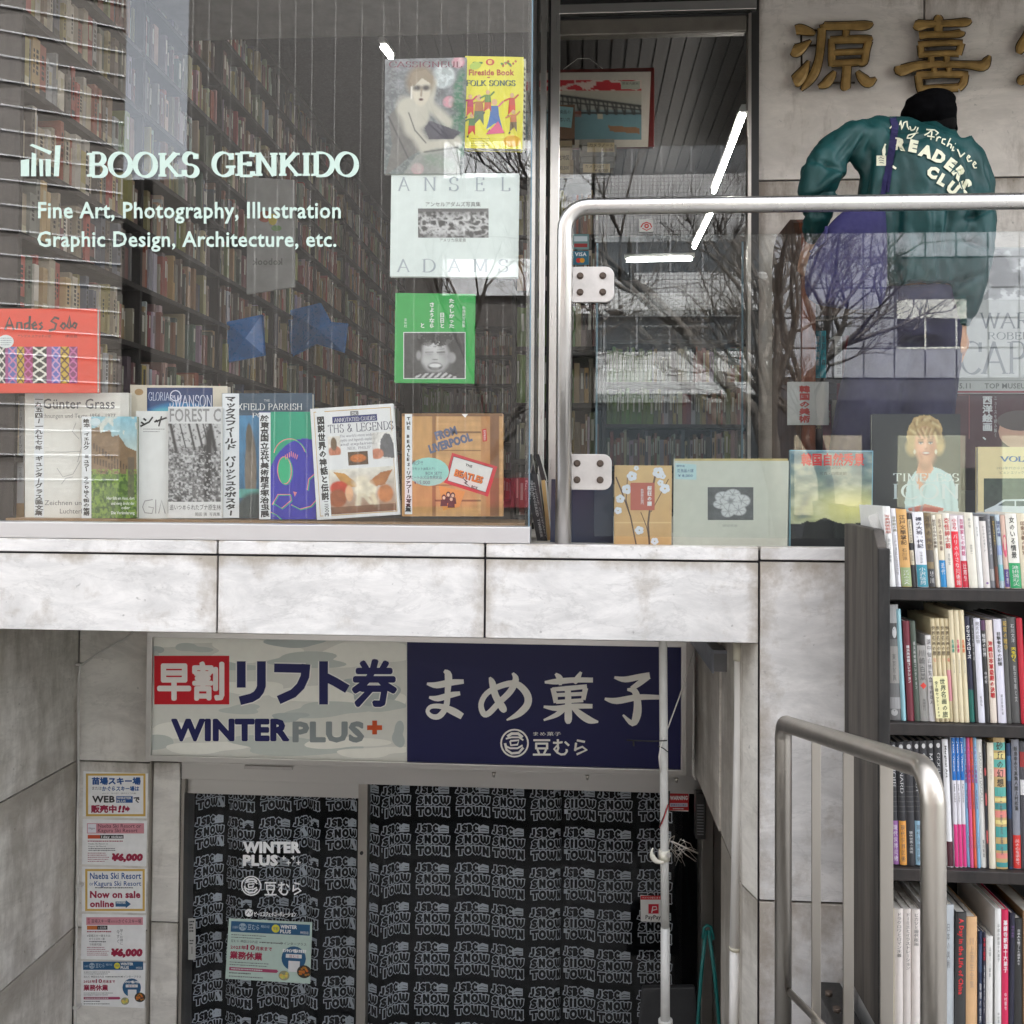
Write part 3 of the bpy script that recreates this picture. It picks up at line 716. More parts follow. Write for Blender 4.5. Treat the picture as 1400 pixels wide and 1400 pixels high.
MB().box(xa, xb, YD + .025, YD + .033, TZ + .01, PZ(44.5, YD, 900)).build('glass_pane', M['glass_door'], dr)
MB().box(PX(727, YD), PX(732, YD), YD + .02, YD + .05, TZ, 3.7).build('side_bar', M['dark'], dr)
for px in (816, 1016):
    MB().box(PX(px - 1.3, YD, 500), PX(px + 1.3, YD, 500), YD + .018, YD + .024, TZ + .01, PZ(330, YD, 900)).build('pane_edge', M['glass_edge'], dr)
MB().box(xa, xb, YD + .005, YD + .05, TZ + .001, TZ + .06).build('bottom_rail', M['steel_h'], dr)
# sticker of an eye on the door, card logos
c = Canvas(YD + .022)
c.rect(874, 300, 893, 317, srgb(214, 214, 210), 1); c.line([(876, 311), (879, 306), (884, 304), (889, 306), (891, 311)], 1.6, srgb(190, 50, 50), 2); c.ell(884, 309, 3.2, 3.2, srgb(190, 50, 50), 2); c.ell(884, 309, 1.3, 1.3, srgb(220, 215, 210), 3)
c.line([(878, 312), (884, 315), (890, 312)], 1.2, srgb(190, 50, 50), 2)
c.build('eye_sticker', dr, M['vinyl'])
c = Canvas(YD + .022)
c.rect(783, 343, 805, 362, srgb(60, 110, 130), 1); c.tx('VISA', 786, 802, 350, 345, srgb(235, 235, 235), 2, .02); c.ell(791, 356, 3.4, 3.4, srgb(200, 60, 50), 2); c.ell(796, 356, 3.4, 3.4, srgb(225, 160, 60), 3)
c.rect(783, 320, 805, 341, srgb(110, 140, 140), 1); c.rect(785, 323, 803, 330, srgb(200, 210, 215), 2); c.rect(785, 333, 803, 338, srgb(150, 60, 60), 2)
c.build('card_sticker', dr, M['vinyl'])
c = Canvas(YD + .022)
c.rect(995, 476, 1011, 499, srgb(96, 110, 108), 1); c.ring(1003, 484, 5.5, 1.2, srgb(30, 34, 34), 2, 20); c.line([(999, 480), (1007, 488)], 1.2, srgb(30, 34, 34), 2); c.tx('入店注意', 996, 1010, 497, 492.5, srgb(20, 24, 24), 2)
c.build('notice_sticker', dr, M['vinyl'])

# ---- balustrade: post, rail, glass, clamps
YP = 3.05
rx = PX(771.5, YP, 500); rz = PZ(280, YP, 1000)
pr_ = 11 * YP / F * 1.0
bl = thing('glass_balustrade', 'stainless railing with a glass panel held by bolted clamp plates along the terrace', 'railing', (rx, YP, TZ))
br = .075
pts = [(rx, YP, TZ), (rx, YP, rz - br)] + [(rx + br - br * math.cos(a), YP, rz - br + br * math.sin(a)) for a in [math.pi / 2 * k / 8 for k in range(1, 9)]] + [(3.6, YP, rz)]
MB().tube(pts, pr_, 24).build('handrail', M['steel'], bl)
MB().tube([(rx, YP, TZ + .001), (rx, YP, TZ + .007)], .043, 24).build('base_flange', M['steel_plate'], bl)
xg0 = PX(813, 3.085, 500); zg1 = PZ(320.5, 3.085, 1000)
MB().box(xg0, 3.5, 3.085, 3.095, TZ + .03, zg1).build('glass_panel', M['glass_bal'], bl)
for (a, b, c0, e) in ((783, 840, 362, 411), (780, 838, 620.5, 670)):
    X0, X1, Z0, Z1 = PX(a - 3, 3.04, 390), PX(b, 3.04, 390), PZ(e, 3.04, 810), PZ(c0, 3.04, 810); r = .028
    poly = [(X0, Z0)] + [(X1 - r + r * math.sin(t), Z0 + r - r * math.cos(t)) for t in [math.pi / 2 * k / 6 for k in range(7)]] + [(X1 - r + r * math.cos(t), Z1 - r + r * math.sin(t)) for t in [math.pi / 2 * k / 6 for k in range(7)]] + [(X0, Z1)]
    cp = MB().prism(poly, 3.066, 3.082).build('clamp_plate', M['steel_plate'], bl, bevel=.0015)
    for bx in (.22, .74):
        for bz in (.28, .74):
            x = X0 + (X1 - X0) * bx; z = Z0 + (Z1 - Z0) * bz
            MB().tube([(x, 3.066, z), (x, 3.058, z)], [.0085, .0075], 6).tube([(x, 3.0655, z), (x, 3.0635, z)], .0115, 14).build('bolt', M['bolt'], cp)

# ---- small sloping handrail in front of the bookcase
hr = thing('stair_handrail', 'worn steel handrail with flat bars beside the basement steps', 'handrail', (.6, 2.1, -.05))
A_ = P(1071, 984, 2.5); B_ = P(1276, 1071, 1.72)
r1 = 11 * 2.5 / F
ax, bx = A_.x, B_.x
top = [Vector((ax, 2.5, -.2)), Vector((ax, 2.5, A_.z - .05))]
for k in range(1, 8):
    t = math.pi / 2 * k / 8; top.append(Vector((ax, 2.5 - .05 + .05 * math.cos(t), A_.z - .05 + .05 * math.sin(t))))
n0 = Vector((ax, 2.45, A_.z)); n1 = Vector((bx, 1.72 + .06, B_.z + .012))
top += [n0, n1]
for k in range(1, 8):
    t = math.pi / 2 * k / 8; top.append(Vector((bx, 1.72 + .06 - .06 * math.sin(t), B_.z + .012 - .06 + .06 * math.cos(t))))
top.append(Vector((bx, 1.72, -.2)))
MB().tube(top, r1, 22).build('rail_tube', M['steel_old'], hr)
for (px0, px1, Yk) in ((1110, 1122.5, 2.33), (1153, 1167.5, 2.13), (1203.5, 1221.5, 1.92)):
    t = (2.45 - Yk) / (2.45 - 1.78); zt = n0.z + (n1.z - n0.z) * t
    a, b = PX(px0, Yk, 1200), PX(px1, Yk, 1200)
    MB().box(a, b, Yk, Yk + .006, -.2, zt - .012).build('flat_bar', M['steel_old'], hr, bevel=.001)
MB().tube([P(1076, 1353, 2.5), P(1150, 1428, 2.13)], .009, 8).build('lower_bar', M['steel_old'], hr)

# ---- grey foot plate by the bookcase
ft = thing('steel_foot_plate', 'dark bolted foot plate at the base of the marble wall beside the bookcase', 'plate', P(1139, 1390, 2.86))
MB().box(PX(1123, 2.9, 1380), PX(1160, 2.9, 1380), 2.5, 2.99, -.5, P(1139, 1364, 2.9).z).build('plate', M['dark'], ft, bevel=.003)
for a, b in ((1133, 1361), (1144, 1383)):
    p = P(a, b, 2.88 if b < 1370 else 2.78); MB().tube([p, p + Vector((0, 0, .012))], .011, 6).build('bolt', M['bolt'], ft)
# ================================================================== GILT CHARACTERS (raised, on stand-off rods)
def stroke_poly(pts):
    """brush stroke: list of (x, y, half width) -> outline"""
    L_, R_ = [], []; n = len(pts)
    for i in range(n):
        a = pts[max(0, i - 1)]; b = pts[min(n - 1, i + 1)]; dx, dy = b[0] - a[0], b[1] - a[1]; l = math.hypot(dx, dy) or 1
        L_.append((pts[i][0] + dy / l * pts[i][2], pts[i][1] - dx / l * pts[i][2])); R_.append((pts[i][0] - dy / l * pts[i][2], pts[i][1] + dx / l * pts[i][2]))
    return L_, R_
def q4(x, y): return (1040 + x / 3.889, y / 3.889)
GEN = [  # strokes in enlarged-crop units: x, y, half width
 [(185, 160, 22), (215, 157, 26), (270, 172, 16), (290, 182, 4)],
 [(165, 265, 20), (185, 270, 34), (215, 255, 26), (268, 215, 3)],
 [(175, 440, 16), (190, 430, 34), (225, 385, 28), (256, 322, 3)],
 [(330, 130, 12), (345, 138, 20), (460, 137, 20), (560, 135, 22), (598, 122, 3)],
 [(325, 150, 20), (322, 210, 20), (312, 300, 19), (290, 380, 22), (255, 435, 18), (215, 480, 3)],
 [(455, 160, 16), (450, 200, 14)],
 [(375, 205, 12), (378, 260, 17), (378, 320, 17), (372, 355, 8)],
 [(370, 215, 18), (460, 210, 19), (560, 208, 19), (595, 200, 6)],
 [(575, 215, 18), (560, 270, 18), (550, 330, 16), (520, 345, 6)],
 [(385, 280, 14), (460, 277, 14), (550, 274, 14)],
 [(375, 338, 17), (460, 334, 17), (535, 330, 17)],
 [(458, 350, 22), (455, 410, 22), (450, 465, 24), (452, 482, 6)],
 [(395, 378, 6), (375, 410, 20), (345, 445, 22), (306, 462, 6)],
 [(512, 378, 8), (540, 415, 24), (575, 438, 26), (615, 415, 3)],
]
KI = [
 [(945, 78, 6), (945, 100, 22), (945, 165, 20)],
 [(815, 128, 14), (840, 134, 28), (900, 128, 17), (1000, 124, 16), (1090, 118, 20), (1122, 108, 3)],
 [(842, 190, 18), (900, 184, 16), (1000, 184, 16), (1065, 176, 18), (1075, 165, 5)],
 [(838, 240, 16), (900, 232, 14), (1000, 228, 14), (1075, 230, 14)],
 [(850, 240, 16), (855, 300, 14)], [(1070, 228, 14), (1050, 290, 16)],
 [(840, 292, 16), (900, 287, 14), (1000, 284, 14), (1055, 286, 14)],
 [(905, 300, 16), (910, 345, 14)], [(990, 300, 14), (985, 345, 14)],
 [(730, 350, 14), (745, 375, 28), (830, 350, 22), (950, 342, 17), (1100, 345, 18), (1180, 350, 26), (1205, 320, 18), (1218, 295, 3)],
 [(920, 360, 14), (930, 400, 14)], [(1000, 360, 14), (1000, 400, 14)],
 [(825, 395, 12), (860, 400, 19), (960, 394, 17), (1060, 396, 17), (1105, 392, 8)],
 [(838, 400, 18), (845, 460, 17), (850, 490, 12)], [(1085, 395, 18), (1078, 440, 18), (1050, 470, 17)],
 [(845, 475, 17), (950, 470, 19), (1050, 465, 19)],
]
DO = [
 [(1370, 285, 10), (1385, 250, 26), (1412, 180, 12), (1425, 130, 3)], [(1375, 450, 8), (1388, 430, 26), (1420, 420, 24), (1500, 425, 22), (1700, 425, 22), (1760, 415, 4)],
 [(1430, 150, 18), (1560, 145, 20), (1700, 150, 20)], [(1460, 230, 16), (1640, 230, 16)], [(1460, 310, 16), (1640, 310, 16)], [(1470, 230, 16), (1470, 310, 16)], [(1640, 230, 16), (1640, 310, 16)],
 [(1555, 80, 20), (1555, 150, 16)], [(1550, 320, 20), (1550, 420, 20)], [(1440, 365, 18), (1660, 365, 18)],
]
YC = YW - .035
for nm, strokes, lab in (('gilt_character', GEN, 'gilt raised character for source on the marble wall, leftmost'), ('gilt_character', KI, 'gilt raised character for joy above the capped head'), ('gilt_character', DO, 'gilt raised character cut off by the picture edge')):
    xs_ = [q4(p[0], p[1]) for s_ in strokes for p in s_]
    cxp = sum(a for a, b in xs_) / len(xs_); cyp = sum(b for a, b in xs_) / len(xs_)
    root = thing(nm, lab, 'sign', P(cxp, cyp, YC), 'gilt shop name characters')
    fc, ed = MB(), MB()
    for si, st in enumerate(strokes):
        e = si * .00035; ctr = [(x, y, w * .92) for x, y, w in st]
        # resample smooth
        dense = []
        for i in range(len(ctr) - 1):
            a0 = ctr[max(0, i - 1)]; a1 = ctr[i]; a2 = ctr[i + 1]; a3 = ctr[min(len(ctr) - 1, i + 2)]
            for k in range(4):
                t = k / 4
                dense.append(tuple(0.5 * (2 * a1[j] + (a2[j] - a0[j]) * t + (2 * a0[j] - 5 * a1[j] + 4 * a2[j] - a3[j]) * t * t + (3 * a1[j] - a0[j] - 3 * a2[j] + a3[j]) * t ** 3) for j in range(3)))
        dense.append(ctr[-1]); dense = [(x, y, max(w, 2)) for x, y, w in dense]
        n = len(dense)
        rows = []
        for (grow, dep) in ((1.0, 0.0), (1.0, .018), (-.42, .026)):
            L_, R_ = stroke_poly([(x, y, (w + 3) if grow == 1 and dep < .02 else w * .55) for x, y, w in dense])
            # extend ends
            rows.append([P(*q4(*p), YC - dep - e) for p in L_] + [P(*q4(*p), YC - dep - e) for p in R_[::-1]])
        m_ = 2 * n
        ed.add(rows[0] + rows[1], [(i, (i + 1) % m_, (i + 1) % m_ + m_, i + m_) for i in range(m_)])
        fc.add(rows[1] + rows[2], [(i, (i + 1) % m_, (i + 1) % m_ + m_, i + m_) for i in range(m_)] + [(m_ + i, m_ + i + 1, 2 * m_ - 2 - i, 2 * m_ - 1 - i) for i in range(n - 1)])
        # dark rim, a touch wider and behind
        L_, R_ = stroke_poly([(x, y, w + 8) for x, y, w in dense])
        o1 = [P(*q4(*p), YC - .012 - e) for p in L_ + R_[::-1]]; o0 = [P(*q4(*p), YC + .006) for p in L_ + R_[::-1]]
        ed.add(o1 + o0, [(i, (i + 1) % m_, (i + 1) % m_ + m_, i + m_) for i in range(m_)] + [(i, i + 1, m_ - 2 - i, m_ - 1 - i) for i in range(n - 1)])
    ed.build('edge', M['goldedge'], root); fc.build('face', M['gold'], root)
    rods = MB()
    if strokes is GEN:
        for a, b in (((215, 190), (220, 470)), ((300, 160), (240, 163)), ((300, 240), (235, 243)), ((300, 400), (200, 400)), ((500, 440), (380, 440))):
            rods.tube([P(*q4(*a), YC - .002), P(*q4(*b), YC - .002)], .0045, 6)
    for k in range(0, len(strokes), 3):
        a = strokes[k][1]; p = P(*q4(a[0], a[1]), YC); rods.tube([p, Vector((p.x, YW, p.z))], .004, 6)
    rods.build('mounting_rod', M['goldedge'], root)

# ================================================================== WINDOW LETTERING
W_ = srgb(196, 216, 206)
lt = thing('window_lettering', 'pale green shop name and subject lines in vinyl on the big window', 'lettering', P(270, 300, 3.059))
c = Canvas(3.0592)
for (a, b) in (((34, 217, 40, 219, 40, 241, 28.5, 241)), ((43, 209, 49, 211, 49, 241, 43, 241))) and []: pass
for q in ([(28.5, 219), (40, 217.5), (40, 241), (28.5, 241)], [(43.5, 208.5), (49.5, 210.5), (49.5, 241), (42.5, 241)], [(53.5, 217), (59, 218.5), (59, 241), (54.5, 241)], [(62.5, 217.5), (69.5, 217.5), (69.5, 241), (62.5, 241)], [(75.5, 199), (83, 198.5), (80.5, 241), (73.5, 241)], [(40.5, 199), (44, 196.5), (71, 207), (68.5, 211.5)]):
    c.poly(q, W_, 1)
c.build('logo_mark', lt, M['vinyl'])
c = Canvas(3.0592); c.tx('BOOKS', 119, 273, 241.5, 207, W_, .4, font='nb'); c.tx('GENKIDO', 289, 491, 240.5, 207, W_, .4, font='nb')
c.build('shop_name', lt, M['vinyl'])
c = Canvas(3.0592)
c.tx('Fine Art, Photography, Illustration', 52, 466, 298, 276, W_, 1, .018, res=2)
c.build('subject_line', lt, M['vinyl']); c = Canvas(3.0592)
c.tx('Graphic Design, Architecture, etc.', 51, 460, 337, 316, W_, 1, .018, res=2)
c.build('subject_line', lt, M['vinyl'])

# ================================================================== BASEMENT SIGN
YS = 4.12
x0s, x1s = PX(199.5, YS, 1000), PX(938.5, YS, 1000); z1s = P(570, 870, YS).z; z0s = P(570, 1050.5, YS).z
sg = thing('basement_sign', 'wide framed sign with camouflage left half and navy right half over the basement door', 'sign', ((x0s + x1s) / 2, YS, z0s))
fw = 8 * YS / F
MB().box(x0s, x1s, YS + .012, YS + .13, z0s, z1s).build('sign_box', M['steel_old'], sg, bevel=.003)
MB().box(x0s, x1s, YS - .006, YS + .011, z1s - fw, z1s).box(x0s, x1s, YS - .006, YS + .011, z0s, z0s + fw).box(x0s, x0s + fw, YS - .0065, YS + .0115, z0s + .001, z1s - .001).box(x1s - fw * .9, x1s, YS - .0065, YS + .0115, z0s + .001, z1s - .001).build('frame', M['steel_h'], sg, bevel=.002)
c = Canvas(YS + .010)
def ql(px): return 1035.0 + (px - 199) * .0285          # lower edge of the panel in the photo
xm = 556.5
base, g1, g2, g3_ = srgb(224, 224, 214), srgb(244, 243, 232), srgb(200, 206, 198), srgb(186, 194, 189)
def half(xa_, xb_, col, lay):
    c.poly([(xa_, 860), (xb_, 860), (xb_, ql(xb_) - 1), (xa_, ql(xa_) - 1)], col, lay)
half(205, xm, base, 1)
rr = random.Random(11)
def blob(cx, cy, rx, ry, col, lay, seed):
    r = random.Random(seed); k1, k2, p1, p2 = r.uniform(.15, .3), r.uniform(.1, .2), r.uniform(0, 6), r.uniform(0, 6); pts = []
    for i in range(40):
        a = 2 * math.pi * i / 40; q = 1 + k1 * math.sin(2 * a + p1) + k2 * math.sin(3 * a + p2)
        x = min(max(cx + rx * q * math.cos(a), 206), xm - 1); y = min(max(cy + ry * q * math.sin(a), 862), ql(x) - 3)
        pts.append((x, y))
    c.poly(pts, col, lay)
for i, (cx, cy, rx, ry, col) in enumerate([(250, 875, 50, 9, g1), (345, 890, 70, 14, g1), (262, 886, 22, 6, g2), (404, 878, 36, 8, g3_), (500, 893, 60, 20, g1), (420, 903, 60, 9, g2), (213, 890, 9, 7, g3_), (213, 915, 8, 20, g2),
        (330, 940, 60, 10, g1), (470, 950, 80, 16, g1), (450, 970, 60, 10, g2), (508, 945, 44, 16, g3_), (528, 965, 30, 7, g2), (330, 970, 30, 6, g2), (230, 1000, 40, 10, g1), (215, 1015, 28, 8, g2), (280, 1022, 50, 9, g1), (400, 1020, 90, 12, g2), (470, 1015, 50, 9, g1), (510, 1028, 50, 7, g1), (545, 1005, 10, 14, g3_), (395, 980, 26, 6, g3_), (300, 910, 50, 6, g2)]):
    blob(cx, cy, rx, ry, col, 1.3 + i * .09, i)
red, navy = srgb(206, 14, 34), srgb(20, 24, 86)
c.rect(211, 896.5, 313.5, 963, red, 4)
c.tx('早割', 217, 305, 956, 906, srgb(244, 238, 232), 5, fat=1.9)
def kata(strokes, col, lay, w):
    for i, st in enumerate(strokes): c.line(st, w, col, lay + i * .1)
HALO = srgb(240, 240, 232)
for (col, lay, g_) in ((HALO, 5, 3.2), (navy, 6.2, 0)):
    w_ = 12 + g_
    kata([[(330, 904), (330, 940)], [(357.5, 904), (357.5, 938), (355.5, 944), (351, 950), (344, 954), (328, 958)],
          [(375, 913), (418, 914)], [(418.5, 908), (417, 925), (411, 938), (401, 948), (381, 957)],
          [(442.5, 904), (442.5, 963)], [(446, 926), (458, 932), (475, 942)]], col, lay, w_)
c.tx('券', 483, 541, 965, 903, HALO, 6.0, fat=3.6); c.tx('券', 483, 541, 965, 903, navy, 8.0, fat=2.2)
c.tx('WINTER', 234, 396, 1012.5, 982.5, HALO, 5, .075); c.tx('WINTER', 234, 396, 1012.5, 982.5, navy, 6, .05)
c.tx('PLUS', 400, 498, 1014, 986, srgb(138, 146, 146), 6, .045)
c.rect(509, 985, 515.5, 1004, srgb(206, 84, 34), 6); c.rect(502, 991.5, 522.5, 998, srgb(206, 84, 34), 6.3)
c.build('camouflage_face', sg, M['signface'])
c = Canvas(YS + .010)
half(xm, 933, srgb(14, 18, 72), 1)
cr = srgb(244, 242, 234)
def q5(x, y): return (550 + x / 3.415, 860 + y / 3.415)
BR = [  # brush-written characters, crop units
 [(115, 255, 5), (160, 262, 13), (225, 250, 13), (287, 245, 9)], [(125, 318, 5), (165, 324, 12), (225, 308, 12), (270, 300, 8)], [(195, 195, 6), (215, 215, 15), (212, 290, 12), (205, 360, 12), (175, 405, 12), (140, 408, 10), (118, 385, 8), (135, 362, 9), (185, 362, 11), (240, 385, 15), (280, 408, 13)],
 [(408, 225, 4), (420, 250, 13), (435, 310, 14), (470, 370, 15), (480, 388, 6)], [(515, 205, 5), (530, 235, 13), (505, 290, 13), (450, 345, 12), (405, 392, 12), (380, 395, 12), (368, 350, 11), (395, 300, 11), (460, 265, 12), (530, 255, 13), (580, 300, 15), (585, 350, 15), (545, 395, 13), (487, 425, 3)],
 [(665, 248, 5), (720, 245, 12), (800, 238, 11), (890, 238, 10)], [(715, 208, 5), (735, 230, 13), (738, 262, 6)], [(835, 200, 5), (815, 235, 12), (805, 255, 5)],
 [(700, 275, 8), (712, 310, 11), (716, 345, 8)], [(700, 282, 8), (780, 276, 10), (862, 268, 9)], [(855, 275, 11), (845, 330, 9)], [(715, 308, 8), (845, 302, 8)], [(718, 340, 8), (845, 332, 8)],
 [(660, 362, 5), (720, 370, 11), (800, 360, 11), (888, 360, 9)], [(772, 265, 12), (775, 340, 13), (775, 420, 15), (775, 442, 6)], [(755, 370, 12), (720, 400, 10), (660, 425, 4)], [(795, 365, 8), (835, 400, 14), (875, 425, 14), (915, 433, 4)],
 [(990, 225, 5), (1040, 235, 12), (1110, 222, 12), (1155, 215, 12)], [(1150, 218, 13), (1110, 250, 12), (1070, 278, 9)], [(1050, 282, 5), (1085, 290, 13), (1098, 340, 15), (1095, 400, 17), (1075, 440, 12), (1030, 400, 4)],
 [(945, 325, 5), (1000, 335, 13), (1100, 318, 12), (1200, 318, 9)],
]
for i, st in enumerate(BR):
    dense = []
    for k in range(len(st) - 1):
        a0 = st[max(0, k - 1)]; a1 = st[k]; a2 = st[k + 1]; a3 = st[min(len(st) - 1, k + 2)]
        for q in range(4):
            t = q / 4; dense.append(tuple(0.5 * (2 * a1[j] + (a2[j] - a0[j]) * t + (2 * a0[j] - 5 * a1[j] + 4 * a2[j] - a3[j]) * t * t + (3 * a1[j] - a0[j] - 3 * a2[j] + a3[j]) * t ** 3) for j in range(3)))
    dense.append(st[-1]); L_, R_ = stroke_poly([(x, y, w * 1.15) for x, y, w in dense]); n = len(dense)
    c.raw([(*q5(*p), (i2 % n) * .02) for i2, p in enumerate(L_ + R_)], [(k, k + 1, k + 1 + n, k + n) for k in range(n - 1)], cr, 2 + i * .5)
def bean_logo(c, cx, cy, r, col, lay):
    c.ring(cx, cy, r * .92, r * .12, col, lay)
    k = r / 20.0
    for i, (pts, w) in enumerate([([(-10, -9), (-4, -13), (5, -13), (11, -8)], 4), ([(-12, -6), (-4, -8), (6, -8), (12, -4)], 2.4), ([(-6, -3), (-5, 3), (4, 2), (6, -4), (-6, -3)], 2.6), ([(-12, 4), (-6, 7), (4, 7), (11, 3)], 2.6), ([(-13, 0), (-11, 9), (-4, 14), (6, 13), (12, 6)], 3.4)]):
        c.line([(cx + a * k, cy + b * k) for a, b in pts], w * k, col, lay + .1 + i * .05)
bean_logo(c, 703.5, 1016, 20, cr, 2)
c.tx('まめ菓子', 729, 767, 1006, 1000.5, cr, 2)
c.tx('豆むら', 729, 803, 1032.5, 1011, cr, 2, fat=.5)
c.build('navy_face', sg, M['signface'])
for px in (675, 803, 925):
    p = P(px, 1050 + (px - 570) * .03 + 3, YS + .02); MB().tube([p, p + Vector((0, 0, -.02))], [.009, .004], 8).build('bracket', M['steel_old'], sg)

# ================================================================== BASEMENT DOOR
YD2 = 4.33
bd = thing('basement_door', 'stainless framed glass sliding doors of the basement shop', 'door', (-.6, YD2, -.7))
def fr(name, x0, y0, x1, y1, Y, dep, mat='steel_old', bev=.0015, parent=None):
    mb = MB(); boxpx(mb, x0, y0, x1, y1, Y, dep); return mb.build(name, M[mat], parent or bd, bevel=bev)
ztop = P(570, 1030, YD2).z
def bxw(name, x0, x1, z0, z1, y0, y1, mat, bev=.0015, parent=None): return MB().box(x0, x1, y0, y1, z0, z1).build(name, M[mat], parent or bd, bevel=bev)
xl, xr2 = PX(244.5, YD2, 1200), PX(957, YD2, 1200)
zh0 = P(570, 1071.5, YD2).z; zh1 = P(570, 1040, YD2).z
bxw('head', xl, xr2 + .08, zh0, z_bot + .2, YD2 - .03, YD2 + .09, 'steel_h')
bxw('jamb', xl, PX(254, YD2, 1200), -1.44, zh0 - .001, YD2 - .03, YD2 + .09, 'steel_old')
xm0, xm1 = PX(489.5, YD2, 1200), PX(502, YD2, 1200)
bxw('mullion', xm0, xm1, -1.44, zh0 - .001, YD2 - .012, YD2 + .05, 'steel_old')
bxw('leaf_rail', PX(254.6, YD2, 1200), xm0 - .001, P(370, 1088, YD2).z, zh0 - .002, YD2 + .0, YD2 + .04, 'steel_h')
bxw('glass_pane', PX(254.6, YD2, 1200), xm0 - .001, -1.44, P(370, 1088.4, YD2).z, YD2 + .015, YD2 + .022, 'glass_low', 0)
bxw('glass_pane', xm1 + .001, xr2 - .01, -1.44, zh0 - .002, YD2 + .03, YD2 + .037, 'glass_low', 0)
bxw('jamb', xr2, xr2 + .05, -1.44, zh0 - .001, YD2 - .06, YD2 + .09, 'steel_old')
bxw('jamb', xr2 + .056, xr2 + .12, -1.44, zh0 - .001, YD2 - .03, YD2 + .09, 'steel_old')
bxw('jamb_gap', xr2 + .0505, xr2 + .0555, -1.44, zh0 - .001, YD2 - .02, YD2 + .09, 'black', 0)
bxw('vent_cover', PX(334, YD2 - .04, 1050), PX(400, YD2 - .04, 1050), P(367, 1052, YD2 - .04).z, P(367, 1047.5, YD2 - .04).z, YD2 - .045, YD2 - .031, 'steel_plate')
p = P(494.5, 1166, YD2 - .014); MB().tube([p, p + Vector((0, -.006, 0))], .008, 10).build('keyhole', M['black'], bd)
c = Canvas(YD2 - .0135); c.rect(257.5, 1255.5, 267.5, 1312, srgb(168, 168, 164), 1)
c.lines(259, 1258, 266, 1275, 4, srgb(40, 40, 40), 2, 3, .6); c.lines(259, 1284, 266, 1292, 2, srgb(60, 60, 60), 2, 5); c.line([(262.5, 1294), (262.5, 1304)], 1, srgb(60, 60, 60), 2)
c.Y = YD2 + .0145
c.build('door_label', bd)
# behind: dark room and printed curtain
slab('basement_room_back', -2.3, 1.2, 4.95, 5.0, -1.44, z_bot, pm('room_back', (0.02, 0.02, 0.02), 0.9))
slab('basement_room_side_left', -2.3, -2.25, 4.45, 4.94, -1.44, z_bot, M['dark'])
slab('basement_room_side_right', 1.1, 1.15, 4.45, 4.94, -1.44, z_bot, M['dark'])
slab('basement_room_ceiling', -2.24, 1.09, 4.62, 4.94, z_bot - .02, z_bot + .02, M['dark'])
slab('entrance_back_filler', xr2 + .125, 1.09, YD2 - .03, YD2 + .1, -1.44, z_bot, M['dark'])
# curtain profile: arc length -> (x, y)
def prof(x):
    t = x * 1.0
    return .018 * math.sin(t * 8.3 + .6) + .010 * math.sin(t * 15.7 + 1.9) + .010 * math.sin(t * 29 + .4) + (.028 * math.sin(t * 21) if t < -1.0 else .008 * math.sin(t * 23))
xs_c = np.linspace(-2.2, .62, 900); ys_c = np.array([prof(x) for x in xs_c])
# sharp hanging folds where cloth doubles over
for cxf, amp, wd in ((-1.72, .035, .045), (-1.30, .06, .04), (-1.06, .05, .04), (-.90, -.04, .04), (-.05, .06, .03), (.42, .03, .05)):
    ys_c += amp * np.exp(-((xs_c - cxf) / wd) ** 2)
sl = np.concatenate([[0], np.cumsum(np.hypot(np.diff(xs_c), np.diff(ys_c)))])
YCU = 4.50
zc0, zc1 = -1.38, P(570, 1066, YCU).z + .11
def cur(s_, z_, lay=0):
    x = float(np.interp(s_, sl, xs_c)); y = float(np.interp(s_, sl, ys_c))
    x2 = float(np.interp(s_ + .004, sl, xs_c)); y2 = float(np.interp(s_ + .004, sl, ys_c))
    dx, dy = x2 - x, y2 - y; y = y * .62; dy *= .62; l = math.hypot(dx, dy) or 1
    sway = .006 * math.sin(z_ * 5 + x * 3)
    return (x + dy / l * lay, YCU + y + sway - dx / l * lay, z_ + .002 * math.sin(x * 9))
ctn = MB(); ns = 260; nz = 20; St = sl[-1]
for i in range(ns + 1):
    for j in range(nz + 1): ctn.v.append(cur(St * i / ns, zc0 + (zc1 - zc0) * j / nz))
for i in range(ns):
    for j in range(nz):
        a = i * (nz + 1) + j; ctn.f.append((a, a + nz + 1, a + nz + 2, a + 1)); ctn.m.append(0); ctn.s.append(True); ctn.c.append(None)
cu = ctn.build('printed_curtain', pm('black_curtain_cloth', (0.0045, 0.005, 0.0065), 0.9, 0, .2, 10, .3, 120, spec=.05), loc=(-.8, YCU, zc0))
meta(cu, 'black curtain printed all over with grey outlined snow town logos behind the basement door', 'curtain')
GL = srgb(196, 202, 208); BK = (0.004, 0.0045, 0.006)
